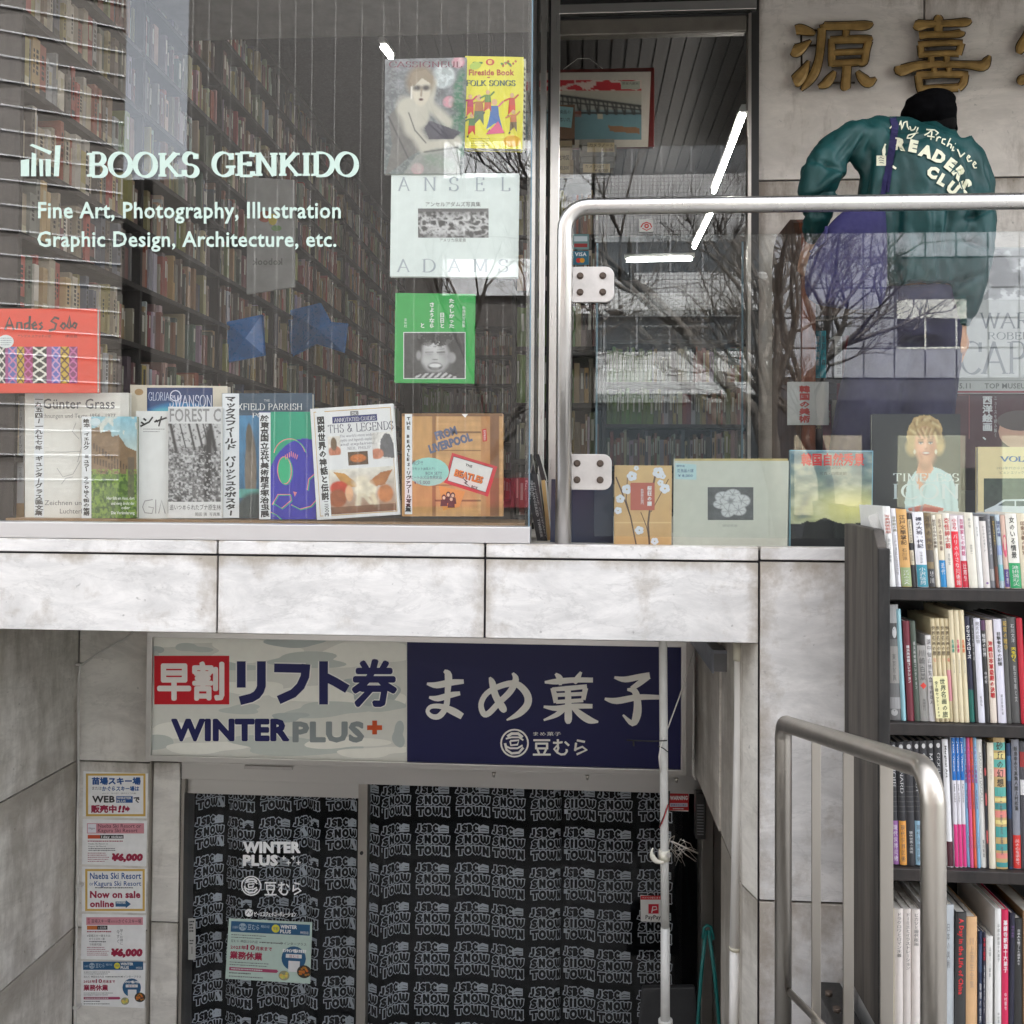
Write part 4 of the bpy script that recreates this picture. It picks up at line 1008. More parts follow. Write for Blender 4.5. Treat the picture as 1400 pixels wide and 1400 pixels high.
def logo_geo():
    out = []   # list of (pts, faces, col, lay) in unit box x 0..1, y 0..1 (down)
    class Cap: pass
    cc = Canvas(0, fn=lambda x, y, l: (x, y, l)); 
    LS = {'J': [[(.72, 0), (.72, .62), (.5, .95), (.12, .86)]], 'S': [[(.92, .1), (.5, .02), (.12, .2), (.3, .45), (.75, .55), (.88, .8), (.5, .98), (.08, .88)]], 'B': [[(.15, 0), (.15, 1)], [(.15, .04), (.6, .05), (.78, .25), (.55, .46), (.15, .48)], [(.15, .5), (.7, .52), (.88, .75), (.6, .96), (.15, .96)]], 'C': [[(.9, .16), (.5, .02), (.14, .25), (.1, .65), (.45, .97), (.92, .86)]],
      'N': [[(.12, 1), (.12, 0)], [(.12, .02), (.88, .98)], [(.88, 1), (.88, 0)]], 'O': [[(.5 + .42 * math.cos(t), .5 + .48 * math.sin(t)) for t in np.linspace(0, 6.283, 12)]], 'W': [[(.06, 0), (.14, .72), (.32, .96), (.48, .72), (.5, .1)], [(.5, .1), (.54, .72), (.7, .96), (.88, .7), (.95, 0)]], 'T': [[(.02, .05), (.98, .05)], [(.5, .05), (.5, 1)]]}
    st_ = []
    def word(t, xs4, y0, y1):
        for ch, (a, b) in zip(t, xs4):
            for s_ in LS[ch]: st_.append([(a + (b - a) * x, y0 + (y1 - y0) * y) for x, y in s_])
    word('JSBC', ((1, 12), (18, 31), (36, 47), (52, 64)), 7, 25); word('SNOW', ((4, 18), (27, 43), (50, 67), (73, 98)), 38, 56); word('TOWN', ((4, 22), (27, 45), (50, 74), (81, 97)), 69, 88)
    for i, s_ in enumerate(st_):
        def ext(p, q_, k): l = math.hypot(p[0] - q_[0], p[1] - q_[1]) or 1; return (p[0] + (p[0] - q_[0]) / l * k, p[1] + (p[1] - q_[1]) / l * k)
        for w_, k_, col_, l_ in ((12.8, 6.0, GL, 1), (7.6, 3.3, BK, 4.5)):
            p = list(s_)
            if p[0] != p[-1] and math.hypot(p[0][0] - p[-1][0], p[0][1] - p[-1][1]) > 1: p = [ext(p[0], p[1], k_)] + p[1:-1] + [ext(p[-1], p[-2], k_)]
            cc.line(p, w_, col_, l_ + i * .13)
    cc.poly([(66, 12), (80, 4), (98, 6), (98, 26), (66, 29)], GL, 1.1); cc.line([(72, 17), (80, 14), (96, 15)], 2, (0.03, 0.03, 0.035), 3); cc.line([(72, 23), (96, 21)], 2, (0.03, 0.03, 0.035), 3.1)
    cc.ell(58.5, 47, 2.6, 2.6, GL, 8, n=8); cc.ell(36, 78.5, 2.6, 2.6, GL, 8, n=8)
    return cc.mb
lg = logo_geo()
lv = np.array(lg.v)
pm_ = MB(); lw_, lh_ = .160, .166; dxp, dyp = .188, .187
i = 0; s0 = .045
while s0 + i * dxp < St - .16:
    sx = s0 + i * dxp + .006 * math.sin(i * 2.1)
    for j in range(11):
        zt = zc1 + .06 - j * dyp + .005 * math.sin(i * 1.3)
        n = len(pm_.v)
        keep = True
        for (x, y, l) in lg.v:
            warp = .006 * math.sin(x / 100 * 3.0)
            s_ = min(sx + x / 100 * lw_, St - .006); z_ = zt - y / 100 * lh_ + warp
            pm_.v.append(cur(s_, min(z_, zc1 - .001) if j == 0 else z_, .0012 + l * .00035))
        for f, cl in zip(lg.f, lg.c):
            pm_.f.append(tuple(k + n for k in f)); pm_.m.append(0); pm_.s.append(False); pm_.c.append(cl)
    i += 1
pm_.build('curtain_print', M['cloth_print'], cu, color=True)

# vinyl on the left leaf
c = Canvas(YD2 + .0145)
wv = srgb(246, 247, 248)
c.tx('WINTER', 332, 411, 1166, 1150.5, wv, 1, .05); c.tx('PLUS', 332, 380, 1183.5, 1168.5, wv, 1, .05)
for (a, b) in ((388, 1173), (401, 1173), (394.5, 1179.5), (408, 1179.5)):
    c.rect(a - 3, b - .8, a + 3, b + .8, wv, 1); c.rect(a - .8, b - 3, a + .8, b + 3, wv, 1.2)
bean_logo(c, 343.5, 1211, 14, wv, 1)
c.tx('まめ菓子', 362, 396, 1204.5, 1200.5, srgb(150, 152, 154), 1)
c.tx('豆むら', 362, 412, 1224, 1206, wv, 1, fat=.35)
c.ell(340.5, 1248, 5.5, 5.5, wv, 1); c.line([(337, 1250), (340, 1246), (342, 1250), (345, 1246)], 1, srgb(30, 30, 30), 2)
c.tx('ピーエスジェイコーポレーション', 348, 405, 1253, 1246.5, wv, 1, fat=.25)
c.build('vinyl_lettering', bd, M['vinyl'])

# ---- posters
def paper_thing(name, label, cat, quad, Y, mat='paper_w', dep=.0012, group=None):
    xs_, ys_ = [q[0] for q in quad], [q[1] for q in quad]
    o = thing(name, label, cat, P(sum(xs_) / 4, max(ys_), Y), group)
    f = [P(x, y, Y) for x, y in quad]
    MB().add(list(f) + [v + Vector((0, dep, 0)) for v in f], [(0, 3, 2, 1), (4, 5, 6, 7), (0, 1, 5, 4), (1, 2, 6, 5), (2, 3, 7, 6), (3, 0, 4, 7)]).build('sheet', M[mat], o)
    return o
YPO = YB - .003
blu, crim, gold_ = srgb(28, 78, 140), srgb(150, 24, 62), srgb(206, 170, 84)
whp = srgb(225, 224, 232)
def goldframe(c, x0, y0, x1, y1): c.frame(x0, y0, x1, y1, 3, gold_, 1.5)
pg = 'laminated ski posters in a column'
o = paper_thing('poster', 'gold bordered poster at the top of the column announcing ski web sales', 'poster', [(114, 1054.5), (202.5, 1057.5), (201, 1119), (113, 1116)], YPO, group=pg)
c = Canvas(YPO); goldframe(c, 117.5, 1057.5, 199, 1116)
c.tx('苗場スキー場', 126, 192, 1072.5, 1063, blu, 2, fat=.55); c.tx('または', 126, 139, 1080, 1075.5, (0.02,) * 3, 2); c.tx('かぐらスキー場は', 140, 190, 1081.5, 1075, blu, 2, fat=.25); c.tx('(かぐら・みつまた・田代エリア共通)', 140, 186, 1086, 1083.5, (.1,) * 3, 2)
c.tx('WEB', 126, 157, 1097, 1088, (0.02,) * 3, 2, .03); c.rect(159, 1088.5, 181.5, 1097.5, blu, 2); c.tx('WINTER', 160, 180, 1092.5, 1089.5, (.7,) * 3, 3, .03); c.tx('PLUS', 160, 172, 1096.8, 1093.6, (.6,) * 3, 3, .03); c.tx('で', 183, 190.5, 1097.5, 1090, (.02,) * 3, 2, fat=.4)
c.tx('販売中', 125, 159, 1111, 1101, crim, 2, fat=.6); c.tx('!!', 161, 170, 1110.5, 1101, crim, 2, .05, shear=.2); c.poly([(171, 1104), (174, 1104), (174, 1101.5), (178, 1106), (174, 1110), (174, 1108), (171, 1108)], crim, 2)
c.build('poster_print', o)
o = paper_thing('poster', 'pink headed English day ticket poster, second from the top of the column', 'poster', [(113, 1120), (201, 1122), (200, 1184.5), (112, 1181.5)], YPO, group=pg)
c = Canvas(YPO); c.rect(119, 1125.5, 197, 1139.5, srgb(204, 140, 150), 1.5); c.rect(120, 1126.5, 131.5, 1138.5, whp, 2); c.tx('Niigata', 121.5, 130, 1133.5, 1131, (.1,) * 3, 3)
c.tx('Naeba Ski Resort or', 134, 193, 1131.5, 1126.5, srgb(60, 20, 40), 2); c.tx('Kagura Ski Resort', 134, 188, 1137.8, 1132.8, srgb(60, 20, 40), 2)
c.rect(120, 1141.5, 137, 1146.5, srgb(190, 80, 50), 2); c.rect(137, 1141.5, 169, 1146.5, (.02,) * 3, 2); c.tx('1day ticket', 138.5, 168, 1145.6, 1142.4, (.7,) * 3, 3, .03)
c.lines(120, 1148.5, 172, 1151.5, 1, crim, 2, 3); c.tx('Naeba Ski Resort or', 121, 148, 1154.5, 1152.5, (.05,) * 3, 2); c.tx('Kagura Ski Resort', 121, 145, 1158, 1156, (.05,) * 3, 2); c.lines(121, 1159, 160, 1164, 2, (.1,) * 3, 2, 4); c.lines(120, 1165, 152, 1179, 5, crim, 2, 6, .35)
c.tx('¥6,000', 152, 195, 1177, 1166.5, crim, 2, .075, shear=.12)
c.build('poster_print', o)
o = paper_thing('poster', 'gold bordered English poster reading now on sale online in the middle of the column', 'poster', [(112, 1185), (200.5, 1187.5), (199, 1248.5), (112, 1246)], YPO, group=pg)
c = Canvas(YPO); goldframe(c, 116.5, 1188, 198, 1245.5)
c.tx('Naeba Ski Resort', 123, 193, 1201.5, 1193, blu, 2, .02); c.tx('or', 122.5, 128, 1210.5, 1207, blu, 2); c.tx('Kagura Ski Resort', 129, 193, 1211, 1204.5, blu, 2, .012); c.lines(130, 1212, 186, 1215.5, 1, (.1,) * 3, 2, 8)
c.tx('Now on sale', 123, 192, 1227.5, 1218, crim, 2, .035); c.tx('online', 123, 156, 1240, 1231, crim, 2, .035); c.poly([(158, 1232.5), (172, 1232.5), (172, 1230.5), (179, 1236), (172, 1241.5), (172, 1239.5), (158, 1239.5)], srgb(40, 90, 130), 2); c.tx('WINTER', 159, 172, 1235.5, 1233, (.7,) * 3, 3, .03)
c.build('poster_print', o)
o = paper_thing('poster', 'pink headed Japanese day ticket poster, fourth down the column', 'poster', [(112, 1249.5), (199.5, 1251.5), (198.5, 1313.5), (110.5, 1311)], YPO, group=pg)
c = Canvas(YPO); c.rect(118, 1254, 195.5, 1264.5, srgb(204, 140, 150), 1.5); c.tv('新潟', 121.5, 1255, 1263, 3.6, crim, 2); c.tx('苗場スキー場', 125, 151, 1262, 1256.5, (.03,) * 3, 2); c.tx('または', 152, 161, 1261.5, 1258.5, (.03,) * 3, 2); c.tx('かぐらスキー場', 162, 193, 1262.5, 1256.5, (.03,) * 3, 2)
c.rect(119, 1265.5, 133, 1271, srgb(196, 110, 50), 2); c.rect(133, 1265.5, 147, 1271, (.02,) * 3, 2); c.tx('1日券', 135, 145.5, 1270.2, 1266.5, (.7,) * 3, 3)
c.lines(119, 1272, 154, 1275.5, 1, crim, 2, 21); c.tx('※苗場スキー場または', 119, 151, 1281, 1277.5, (.05,) * 3, 2); c.tx('かぐらスキー場', 122, 143, 1285.5, 1282, (.05,) * 3, 2); c.lines(122, 1286, 154, 1289, 1, (.1,) * 3, 2, 22); c.tx('で利用可能', 122, 139, 1293, 1289.5, (.05,) * 3, 2); c.lines(119, 1294, 152, 1307, 5, crim, 2, 23, .35)
c.tv('早くお得に', 166, 1270, 1292, 4.5, (.1,) * 3, 2); c.tv('今すぐ', 161.5, 1271, 1290, 4, (.1,) * 3, 2)
c.tx('¥6,000', 151, 194.5, 1307.5, 1296.5, crim, 2, .075, shear=.12)
c.build('poster_print', o)
def closed_notice(c, T, k=1.0):
    """the closing notice; T maps 0..100 x 0..73 to photo pixels"""
    x0, y0, sx, sy = T
    X = lambda a: x0 + a * sx
    Yy = lambda b: y0 + b * sy
    te = srgb(34, 86, 124)
    c.rect(X(3), Yy(3), X(97.5), Yy(16), te, 2)
    bean_logo(c, X(17), Yy(9.5), 4.6 * sx, srgb(190, 205, 215), 3); c.tx('豆むら', X(23), X(37), Yy(12.5), Yy(6), srgb(190, 205, 215), 3); c.tx('神田はなれ店', X(39), X(49), Yy(9.5), Yy(6), srgb(190, 205, 215), 3)
    c.tx('まめ菓子', X(5), X(11.5), Yy(12), Yy(8.5), srgb(190, 205, 215), 3)
    c.ell(X(56.5), Yy(9.5), 4.8 * sx, 4.8 * sx, srgb(216, 206, 60), 3); c.tx('早割', X(53.5), X(59.5), Yy(11.5), Yy(7.5), te, 4)
    c.tx('WINTER', X(62), X(82), Yy(8.8), Yy(4.5), (.75,) * 3, 3, .04); c.tx('PLUS', X(62), X(75), Yy(14.5), Yy(10.2), (.75,) * 3, 3, .04); c.tx('神田店', X(86), X(96), Yy(14.5), Yy(11), (.75,) * 3, 3)
    c.lines(X(4), Yy(18), X(55), Yy(24), 2, (.12,) * 3, 2, 5, .35)
    c.tx('豆むら 神田はなれ店', X(4), X(36), Yy(28.5), Yy(25), (.04,) * 3, 2); c.lines(X(38), Yy(25.5), X(68), Yy(28.5), 1, (.1,) * 3, 2, 4); c.tx('ウインタープラス', X(63), X(94), Yy(28.5), Yy(25), (.04,) * 3, 2)
    c.tx('2025年', X(4), X(22.5), Yy(36.5), Yy(32), crim, 2, fat=.18 * k); c.tx('10', X(23), X(33), Yy(36.5), Yy(30.5), crim, 2, .03); c.tx('月末まで', X(34), X(53), Yy(36.8), Yy(32), crim, 2, fat=.18 * k)
    c.tx('業務休業', X(4), X(42), Yy(48.5), Yy(39.5), crim, 2, fat=.4 * k)
    c.lines(X(4), Yy(51), X(58), Yy(57), 2, (.15,) * 3, 2, 9, .4)
    c.poly([(X(4), Yy(58.5)), (X(60), Yy(58.5)), (X(62), Yy(60.5)), (X(60), Yy(62.5)), (X(4), Yy(62.5))], srgb(160, 60, 96), 2); c.lines(X(6), Yy(59), X(58), Yy(62), 1, (.6,) * 3, 3, 2)
    c.lines(X(4), Yy(64), X(34), Yy(67), 1, (.12,) * 3, 2, 12); c.lines(X(4), Yy(68), X(48), Yy(71), 1, (.2,) * 3, 2, 13)
    c.ell(X(79.5), Yy(44), 14.5 * sx, 14.5 * sx, te, 2.2); c.tx('オンラインで購入できます', X(66), X(94), Yy(37), Yy(33), (.8,) * 3, 3, fat=.3 * k); c.rect(X(70), Yy(39), X(89), Yy(43.5), (.7,) * 3, 3); c.tx('豆むら', X(74), X(86), Yy(43), Yy(40), crim, 4)
    c.rect(X(73.5), Yy(47), X(87), Yy(60), (.72,) * 3, 3)
    for i, (a, b, r, cl) in enumerate(((69, 65, 6.5, srgb(206, 188, 96)), (92.5, 59, 8.5, srgb(180, 110, 40)))):
        c.ell(X(a), Yy(b), r * sx, r * sx * .9, srgb(52, 48, 40) if i else srgb(150, 150, 120), 4 + i); rr = random.Random(i)
        for k2 in range(14): c.ell(X(a + rr.uniform(-.6, .6) * r), Yy(b + rr.uniform(-.6, .5) * r), 1.7 * sx, 1.4 * sx, tuple(q * rr.uniform(.7, 1.25) for q in cl), 5 + i + k2 * .1, n=7)
o = paper_thing('poster', 'blue headed white closing notice at the foot of the poster column', 'poster', [(111, 1314), (199, 1317), (197.5, 1378.5), (110.5, 1374.5)], YPO, group=pg)
c = Canvas(YPO); closed_notice(c, (111, 1312, .87, .87), .8); c.build('poster_print', o)
o = paper_thing('door_notice', 'blue headed pale green closing notice stuck inside the basement door glass', 'notice', [(313, 1255.5), (427, 1261), (424, 1345), (308, 1338)], YD2 + .012)
nt_ = bpy.data.materials.get('printed_paper')
c = Canvas(YD2 + .0118); c.poly([(313, 1255.5), (427, 1261), (424, 1345), (308, 1338)], srgb(184, 204, 194), 1)
def tf(x, y, lay, Y=YD2 + .0118):
    u, v = x / 100, y / 73
    px = (313 * (1 - u) + 427 * u) * (1 - v) + (308 * (1 - u) + 424 * u) * v; py = (1255.5 * (1 - u) + 1261 * u) * (1 - v) + (1338 * (1 - u) + 1345 * u) * v
    p = P(px, py, Y); return (p.x, Y - lay * EPS, p.z)
c2 = Canvas(YD2 + .0118, fn=tf); closed_notice(c2, (0, 0, 1, 1), 1.0)
c.mb.add(c2.mb.v, [], 0); n = len(c.mb.v) - len(c2.mb.v)
for f, cl in zip(c2.mb.f, c2.mb.c): c.mb.f.append(tuple(k + n for k in f)); c.mb.m.append(0); c.mb.s.append(False); c.mb.c.append(cl)
c.build('notice_print', o)
# warning and pay cards on the fixed pane
o = paper_thing('warning_sticker', 'small red warning sticker at the upper right of the basement door', 'sticker', [(914.5, 1081.5), (942, 1083), (941, 1109.5), (914, 1108)], YD2 + .026)
c = Canvas(YD2 + .026); c.rect(914.5, 1083, 941.5, 1108, srgb(176, 24, 30), 1); c.tx('WARNING', 916, 940, 1093.5, 1088, (.75,) * 3, 2, .03); c.rect(916, 1098, 940, 1103, srgb(190, 190, 205), 2); c.tx('警備中立入禁止', 917, 939, 1102, 1099, srgb(40, 40, 100), 3); c.lines(920, 1104.5, 936, 1107, 1, (.7,) * 3, 2, 3)
c.build('sticker_print', o)
o = paper_thing('pay_card', 'white payment card with a red square logo hung in the basement door', 'sign', [(875.5, 1223.5), (905, 1226), (904.5, 1261), (876, 1259.5)], YD2 + .026)
c = Canvas(YD2 + .026); c.rect(875.8, 1224.6, 905, 1230, srgb(190, 30, 40), 1); c.tx('ペイペイ使えます', 878, 903, 1228.8, 1225.8, (.8,) * 3, 2)
c.rect(886.5, 1236, 900.5, 1249, srgb(200, 24, 50), 2); c.line([(891, 1248), (892.5, 1239.5), (897, 1239.5), (898, 1243), (892, 1244.5)], 1.4, (.85,) * 3, 3); c.tx('PayPay', 882.5, 903.5, 1256.5, 1251, (.02,) * 3, 2, .02)
c.build('card_print', o)
# ================================================================== DISPLAY BOOKS IN THE WINDOW
def bookbox(name, label, quad, Y, dep, col, parent=None, cat='book', group=None, mat=None, lean=0.0):
    """a book standing with its cover at depth Y; quad = tl tr br bl in photo pixels. Root mesh is the cover and page block"""
    f = [P(x, y, Y) for x, y in quad]
    base = (f[2] + f[3]) / 2; base.y += dep / 2
    mb = MB(); b = [v + Vector((0, dep, 0)) for v in f]; k = .0016
    cv = col
    def sl_(y0, y1, inset, m, c):
        q = []
        cx = sum((v for v in f), Vector()) / 4
        for v in f:
            dx = cx - v; dx.y = 0; q.append(v + Vector((math.copysign(inset, dx.x), 0, math.copysign(inset, dx.z))) if inset else v.copy())
        A = [Vector((v.x, Y + y0, v.z)) for v in q]; B = [Vector((v.x, Y + y1, v.z)) for v in q]
        mb.add(A + B, [(0, 3, 2, 1), (4, 5, 6, 7), (0, 1, 5, 4), (1, 2, 6, 5), (2, 3, 7, 6), (3, 0, 4, 7)], m, False, c)
    sl_(0, k, 0, 0, cv); sl_(k, dep - k, .0025, 1, (0.6, 0.58, 0.52)); sl_(dep - k, dep, 0, 0, cv)
    mats = [mat or M['printg'], M['paper']]
    o = mb.build(name, mats, loc=base, color=True)
    meta(o, label, cat, group)
    return o
def strip(c, x0, y0, x1, y1, text, dx=0, lay=4, col=(0.02, 0.02, 0.02), w=None, jit=.5, bold=.28, segs=None):
    c.poly([(x0, y0), (x1, y0), (x1 + dx, y1), (x0 + dx, y1)], srgb(222, 226, 228), lay)
    m_ = (x0 + x1) / 2; w = w or (x1 - x0) * .8
    c.tv(text, m_, y0 + 3, y1 - 3, w, col, lay + 1, bold, jit, m_ + dx)
YV = 3.13
def R4(x0, y0, x1, y1): return [(x0, y0), (x1, y0), (x1, y1), (x0, y1)]
gw = 'books displayed in the shop window'
# Andes Solo
q = R4(-12, 422, 133, 537)
o = bookbox('book', 'large red orange cover with handwritten title and a woven textile strip', q, 3.10, .02, srgb(216, 66, 44), group=gw)
c = Canvas(3.10)
pts_all = {'A': [(8, 450), (14, 433), (21, 449)], }
hand = [[(7, 451), (13, 434), (19, 451)], [(9, 445), (18, 445)], [(23, 450), (24, 441), (29, 441), (30, 450)], [(40, 441), (34, 443), (34, 450), (40, 448)], [(41, 432), (40, 451)], [(45, 446), (50, 444), (48, 440), (44, 444), (46, 450), (51, 449)], [(58, 441), (54, 443), (58, 447), (54, 451)], [(81, 436), (75, 434), (70, 439), (77, 443), (75, 450), (67, 452)], [(87, 441), (83, 446), (87, 450), (90, 445), (87, 441)], [(96, 449), (92, 447), (95, 432), (97, 448)], [(102, 441), (99, 446), (103, 449), (105, 443), (101, 441)]]
for i, st in enumerate(hand): c.line(st, 3.2, (0.03, 0.02, 0.02), 2 + i * .05)
c.tx('アンデス スケッチの旅', 24, 70, 461.5, 457.5, (0.05, 0.02, 0.02), 2); c.tx('津田直', 89, 106, 461.5, 457.5, (0.05, 0.02, 0.02), 2)
tex = Pic(120, 56, (0.1, 0.03, 0.08)); U, V = tex.U, tex.V
cols = [(0, .08, (0.30, .04, .16)), (.08, .16, (.02, .02, .025)), (.16, .2, (.3, .05, .2)), (.2, .3, (.09, .12, .35)), (.3, .38, (.55, .36, .03)), (.38, .48, (.25, .02, .08)), (.48, .64, (.015, .015, .015)), (.64, .7, (.3, .06, .2)), (.7, .8, (.1, .12, .4)), (.8, .9, (.55, .36, .03)), (.9, 1, (.2, .03, .12))]
for a, b, cc_ in cols: tex.rect(a, 0, b, 1, cc_)
z1_ = (np.abs(((V * 4) % 1) - .5) * 2); cxw = lambda m_, wd: np.abs(U - m_) / wd
for m_, wd, cc_ in ((.12, .04, (.7, .66, .6)), (.56, .08, (.72, .7, .62)), (.34, .04, (.08, .05, .02)), (.85, .05, (.1, .04, .02)), (.25, .05, (.55, .2, .35)), (.75, .05, (.55, .3, .5)), (.43, .05, (.5, .1, .3)), (.95, .05, (.5, .12, .3))):
    tex.mix((np.abs(cxw(m_, wd) - z1_) < .24) & (cxw(m_, wd) < 1), cc_)
    tex.mix((cxw(m_, wd) + z1_ * .8 < .3), cc_)
c.pic(-12, 474, 106, 524, tex.a, 2)
c.ell(8, 467, 11, 9, srgb(214, 222, 220), 3); c.lines(1, 461, 17, 473, 4, (.2, .2, .25), 4, 4, .3)
c.build('cover_print', o, M['printg'])
# tan backing + New York book
o = bookbox('book', 'plain tan backed book at the far left of the window shelf', R4(-14, 541, 33, 709), 3.20, .03, srgb(176, 148, 108), group=gw)
c = Canvas(3.20); c.rect(20.5, 538 + 4, 33, 688, srgb(196, 196, 196), 1); c.tv('ニューヨークナイーブズ', 28, 550, 620, 5, (.12, .12, .14), 2); c.tv('写真集', 28, 638, 660, 4, (.2,) * 3, 2); c.build('cover_print', o)
# Guenter Grass
o = bookbox('book', 'white drawing book lettered with a poet name and paper slip, left end of the window', R4(34, 537, 176, 708.5), 3.17, .02, srgb(222, 221, 214), group=gw)
c = Canvas(3.17)
c.tx('Günter Grass', 59, 157, 558.5, 545, (.08, .08, .09), 2, .012); c.tx('Zeichnungen und Texte 1954 - 1977', 48, 158, 571.5, 565.5, (.18,) * 3, 2); c.tx('Zeichnen und Schreiben', 61, 160, 690.5, 684, (.15,) * 3, 2); c.tx('Luchterhand', 82, 128, 702, 695.5, (.15,) * 3, 2)
for st in ([(104, 578), (99, 590), (108, 600)], [(62, 618), (90, 618), (110, 617)], [(78, 640), (86, 652), (100, 648), (110, 630)], [(84, 662), (90, 654), (100, 652)], [(110, 585), (112, 610), (106, 632)]): c.line(st, .8, (.35,) * 3, 2)
strip(c, 47, 539, 60, 708, '一九五四ー一九七七年 ギュンターグラス画文集', 0, 4, w=10)
c.build('cover_print', o, M['printg'])
# castle book
o = bookbox('book', 'picture book cover of a brown ruin above green bushes with a narrow paper slip', R4(112, 569.5, 187, 708.5), 3.14, .015, srgb(120, 130, 100), group=gw)
c = Canvas(3.14)
pc = Pic(64, 110, srgb(140, 190, 205), srgb(232, 200, 150)); nz_ = pc.noise(5, 6, 3)
pc.mix((pc.V < .45) * (nz_ > .55) * .5, srgb(240, 225, 200))
pc.poly([(0, .12), (.18, .1), (.2, .16), (.42, .13), (.45, .2), (.6, .18), (.78, .3), (1, .34), (1, .62), (0, .62)], srgb(128, 104, 76))
for k in range(14): pc.rect(.04 + .065 * k, .26 + .02 * k, .075 + .065 * k, .32 + .02 * k, srgb(70, 56, 44), .8)
for k in range(10): pc.rect(.05 + .065 * k, .4 + .01 * k, .08 + .065 * k, .46 + .01 * k, srgb(76, 62, 48), .8)
pc.mul(.8 + .4 * pc.noise(14, 24, 5)); pc.rect(0, .56, 1, 1, srgb(92, 124, 50)); pc.mix((pc.V > .52) * (pc.noise(22, 30, 8) > .52) * .8, srgb(128, 160, 64)); pc.mix((pc.V > .54) * (pc.noise(18, 28, 12) < .4) * .8, srgb(46, 76, 30)); pc.rect(.8, .4, .95, .8, srgb(96, 90, 80), .7)
c.pic(125, 569.5, 187, 708.5, pc.a, 1)
for i, (t, yy) in enumerate((('Hier fällt ein Haus, dort', 683), ('und ewig droht der', 690), ('oder', 696), ('Die Veränderung', 703))): c.tx(t, 146 + (i % 2) * 6 + (20 if i == 2 else 0), 184 - (0 if i != 2 else 6), yy, yy - 4, (.78, .8, .75), 2, .02)
strip(c, 112, 569.5, 125, 708.5, '絵本 イェルク ミュラー うつりゆく街の物語', 0, 3, w=8)
c.ell(130.5, 577, 7, 5.5, srgb(196, 216, 220), 4)
c.build('cover_print', o, M['printg'])
# Gloria Swanson
o = bookbox('book', 'worn cream cover with a dark blue film star title panel peeking over the others', [(178, 526), (311, 528), (314, 709), (177, 709)], 3.20, .03, srgb(206, 198, 180), group=gw)
c = Canvas(3.20); pc = Pic(50, 24, srgb(24, 44, 90), srgb(30, 70, 120)); pc.ell(.5, 1.1, .5, .5, srgb(40, 120, 170)); pc.ell(.3, 1.2, .3, .4, srgb(80, 170, 190)); c.pic(201, 530, 291, 564, pc.a, 1)
c.tx('GLORIA', 203, 232, 547.5, 536, srgb(190, 200, 220), 2, font='n'); c.tx('SWANSON', 232, 290, 556, 540, srgb(206, 210, 226), 2, font='n'); c.ring(240, 541, 7, 1.4, srgb(206, 210, 226), 2.3)
c.ell(190, 536, 6, 4.5, srgb(170, 140, 100), 1); c.build('cover_print', o)
o = bookbox('book', 'white exhibition book with brush lettering tucked left of the forest book', R4(186, 562, 240, 709), 3.155, .015, srgb(218, 220, 218), group=gw)
c = Canvas(3.155)
for st, w_ in (([(196, 572), (200, 575)], 2.5), ([(193, 577), (197, 580)], 2.5), ([(192, 583), (204, 577), (209, 570)], 2.4), ([(211, 577), (228, 571)], 2.4), ([(221, 569), (217, 583)], 2), ([(213, 574), (216, 577)], 2)): c.line(st, w_, (.02,) * 3, 2)
c.lines(196, 585, 228, 592, 2, (.2,) * 3, 2, 3, .3)
for cx_ in (203,): c.line([(cx_ + 6, 683), (cx_ - 5, 685), (cx_ - 8, 693), (cx_ - 5, 701), (cx_ + 5, 702), (cx_ + 7, 694), (cx_, 693)], 1.3, (.3,) * 3, 2)
c.line([(213, 683), (213, 702)], 1.3, (.3,) * 3, 2); c.line([(217, 702), (221, 684), (226, 702)], 1.3, (.3,) * 3, 2); c.line([(230, 683), (230, 702)], 1.3, (.3,) * 3, 2)
c.build('cover_print', o)
o = bookbox('book', 'black and white beech forest photo book with grey title band reading forest', R4(230, 556, 303, 708.5), 3.14, .015, srgb(220, 221, 220), group=gw)
c = Canvas(3.14); c.rect(230, 558, 303, 578, srgb(206, 207, 207), 1); c.tx('FOREST C', 232, 302, 576, 558.5, (.25,) * 3, 2, .02)
pc = Pic(84, 110, (.35,) * 3, (.12,) * 3); n1_ = pc.noise(26, 40, 3, 4); pc.mul(.5 + n1_ * 1.2)
pc.rect(0, 0, 1, .3, (.55,) * 3, .7)
for (x_, w_, b_) in ((.1, .03, .34), (.45, .02, .32), (.6, .02, .3), (.85, .035, .36), (.28, .012, .3), (.72, .012, .3)): pc.line(x_ - .06, 0, x_ + .05, b_, w_, (.03,) * 3)
pc.line(.78, .12, .74, .88, .07, (.02,) * 3); pc.line(.7, .3, .55, .6, .03, (.03,) * 3); pc.line(.8, .5, .95, .7, .03, (.04,) * 3)
pc.mix((n1_ > .6) * (pc.V > .35) * .7, (.6,) * 3); pc.mix((n1_ < .38) * .7, (.02,) * 3)
c.pic(230, 579, 302, 686, pc.a, 1)
c.tx('追いつめられたブナ原生林', 232, 312 - 10, 697.5, 689.5, (.02,) * 3, 2); c.tx('岡田 満  写真集', 267, 301, 705.5, 700.5, (.1,) * 3, 2)
c.build('cover_print', o)
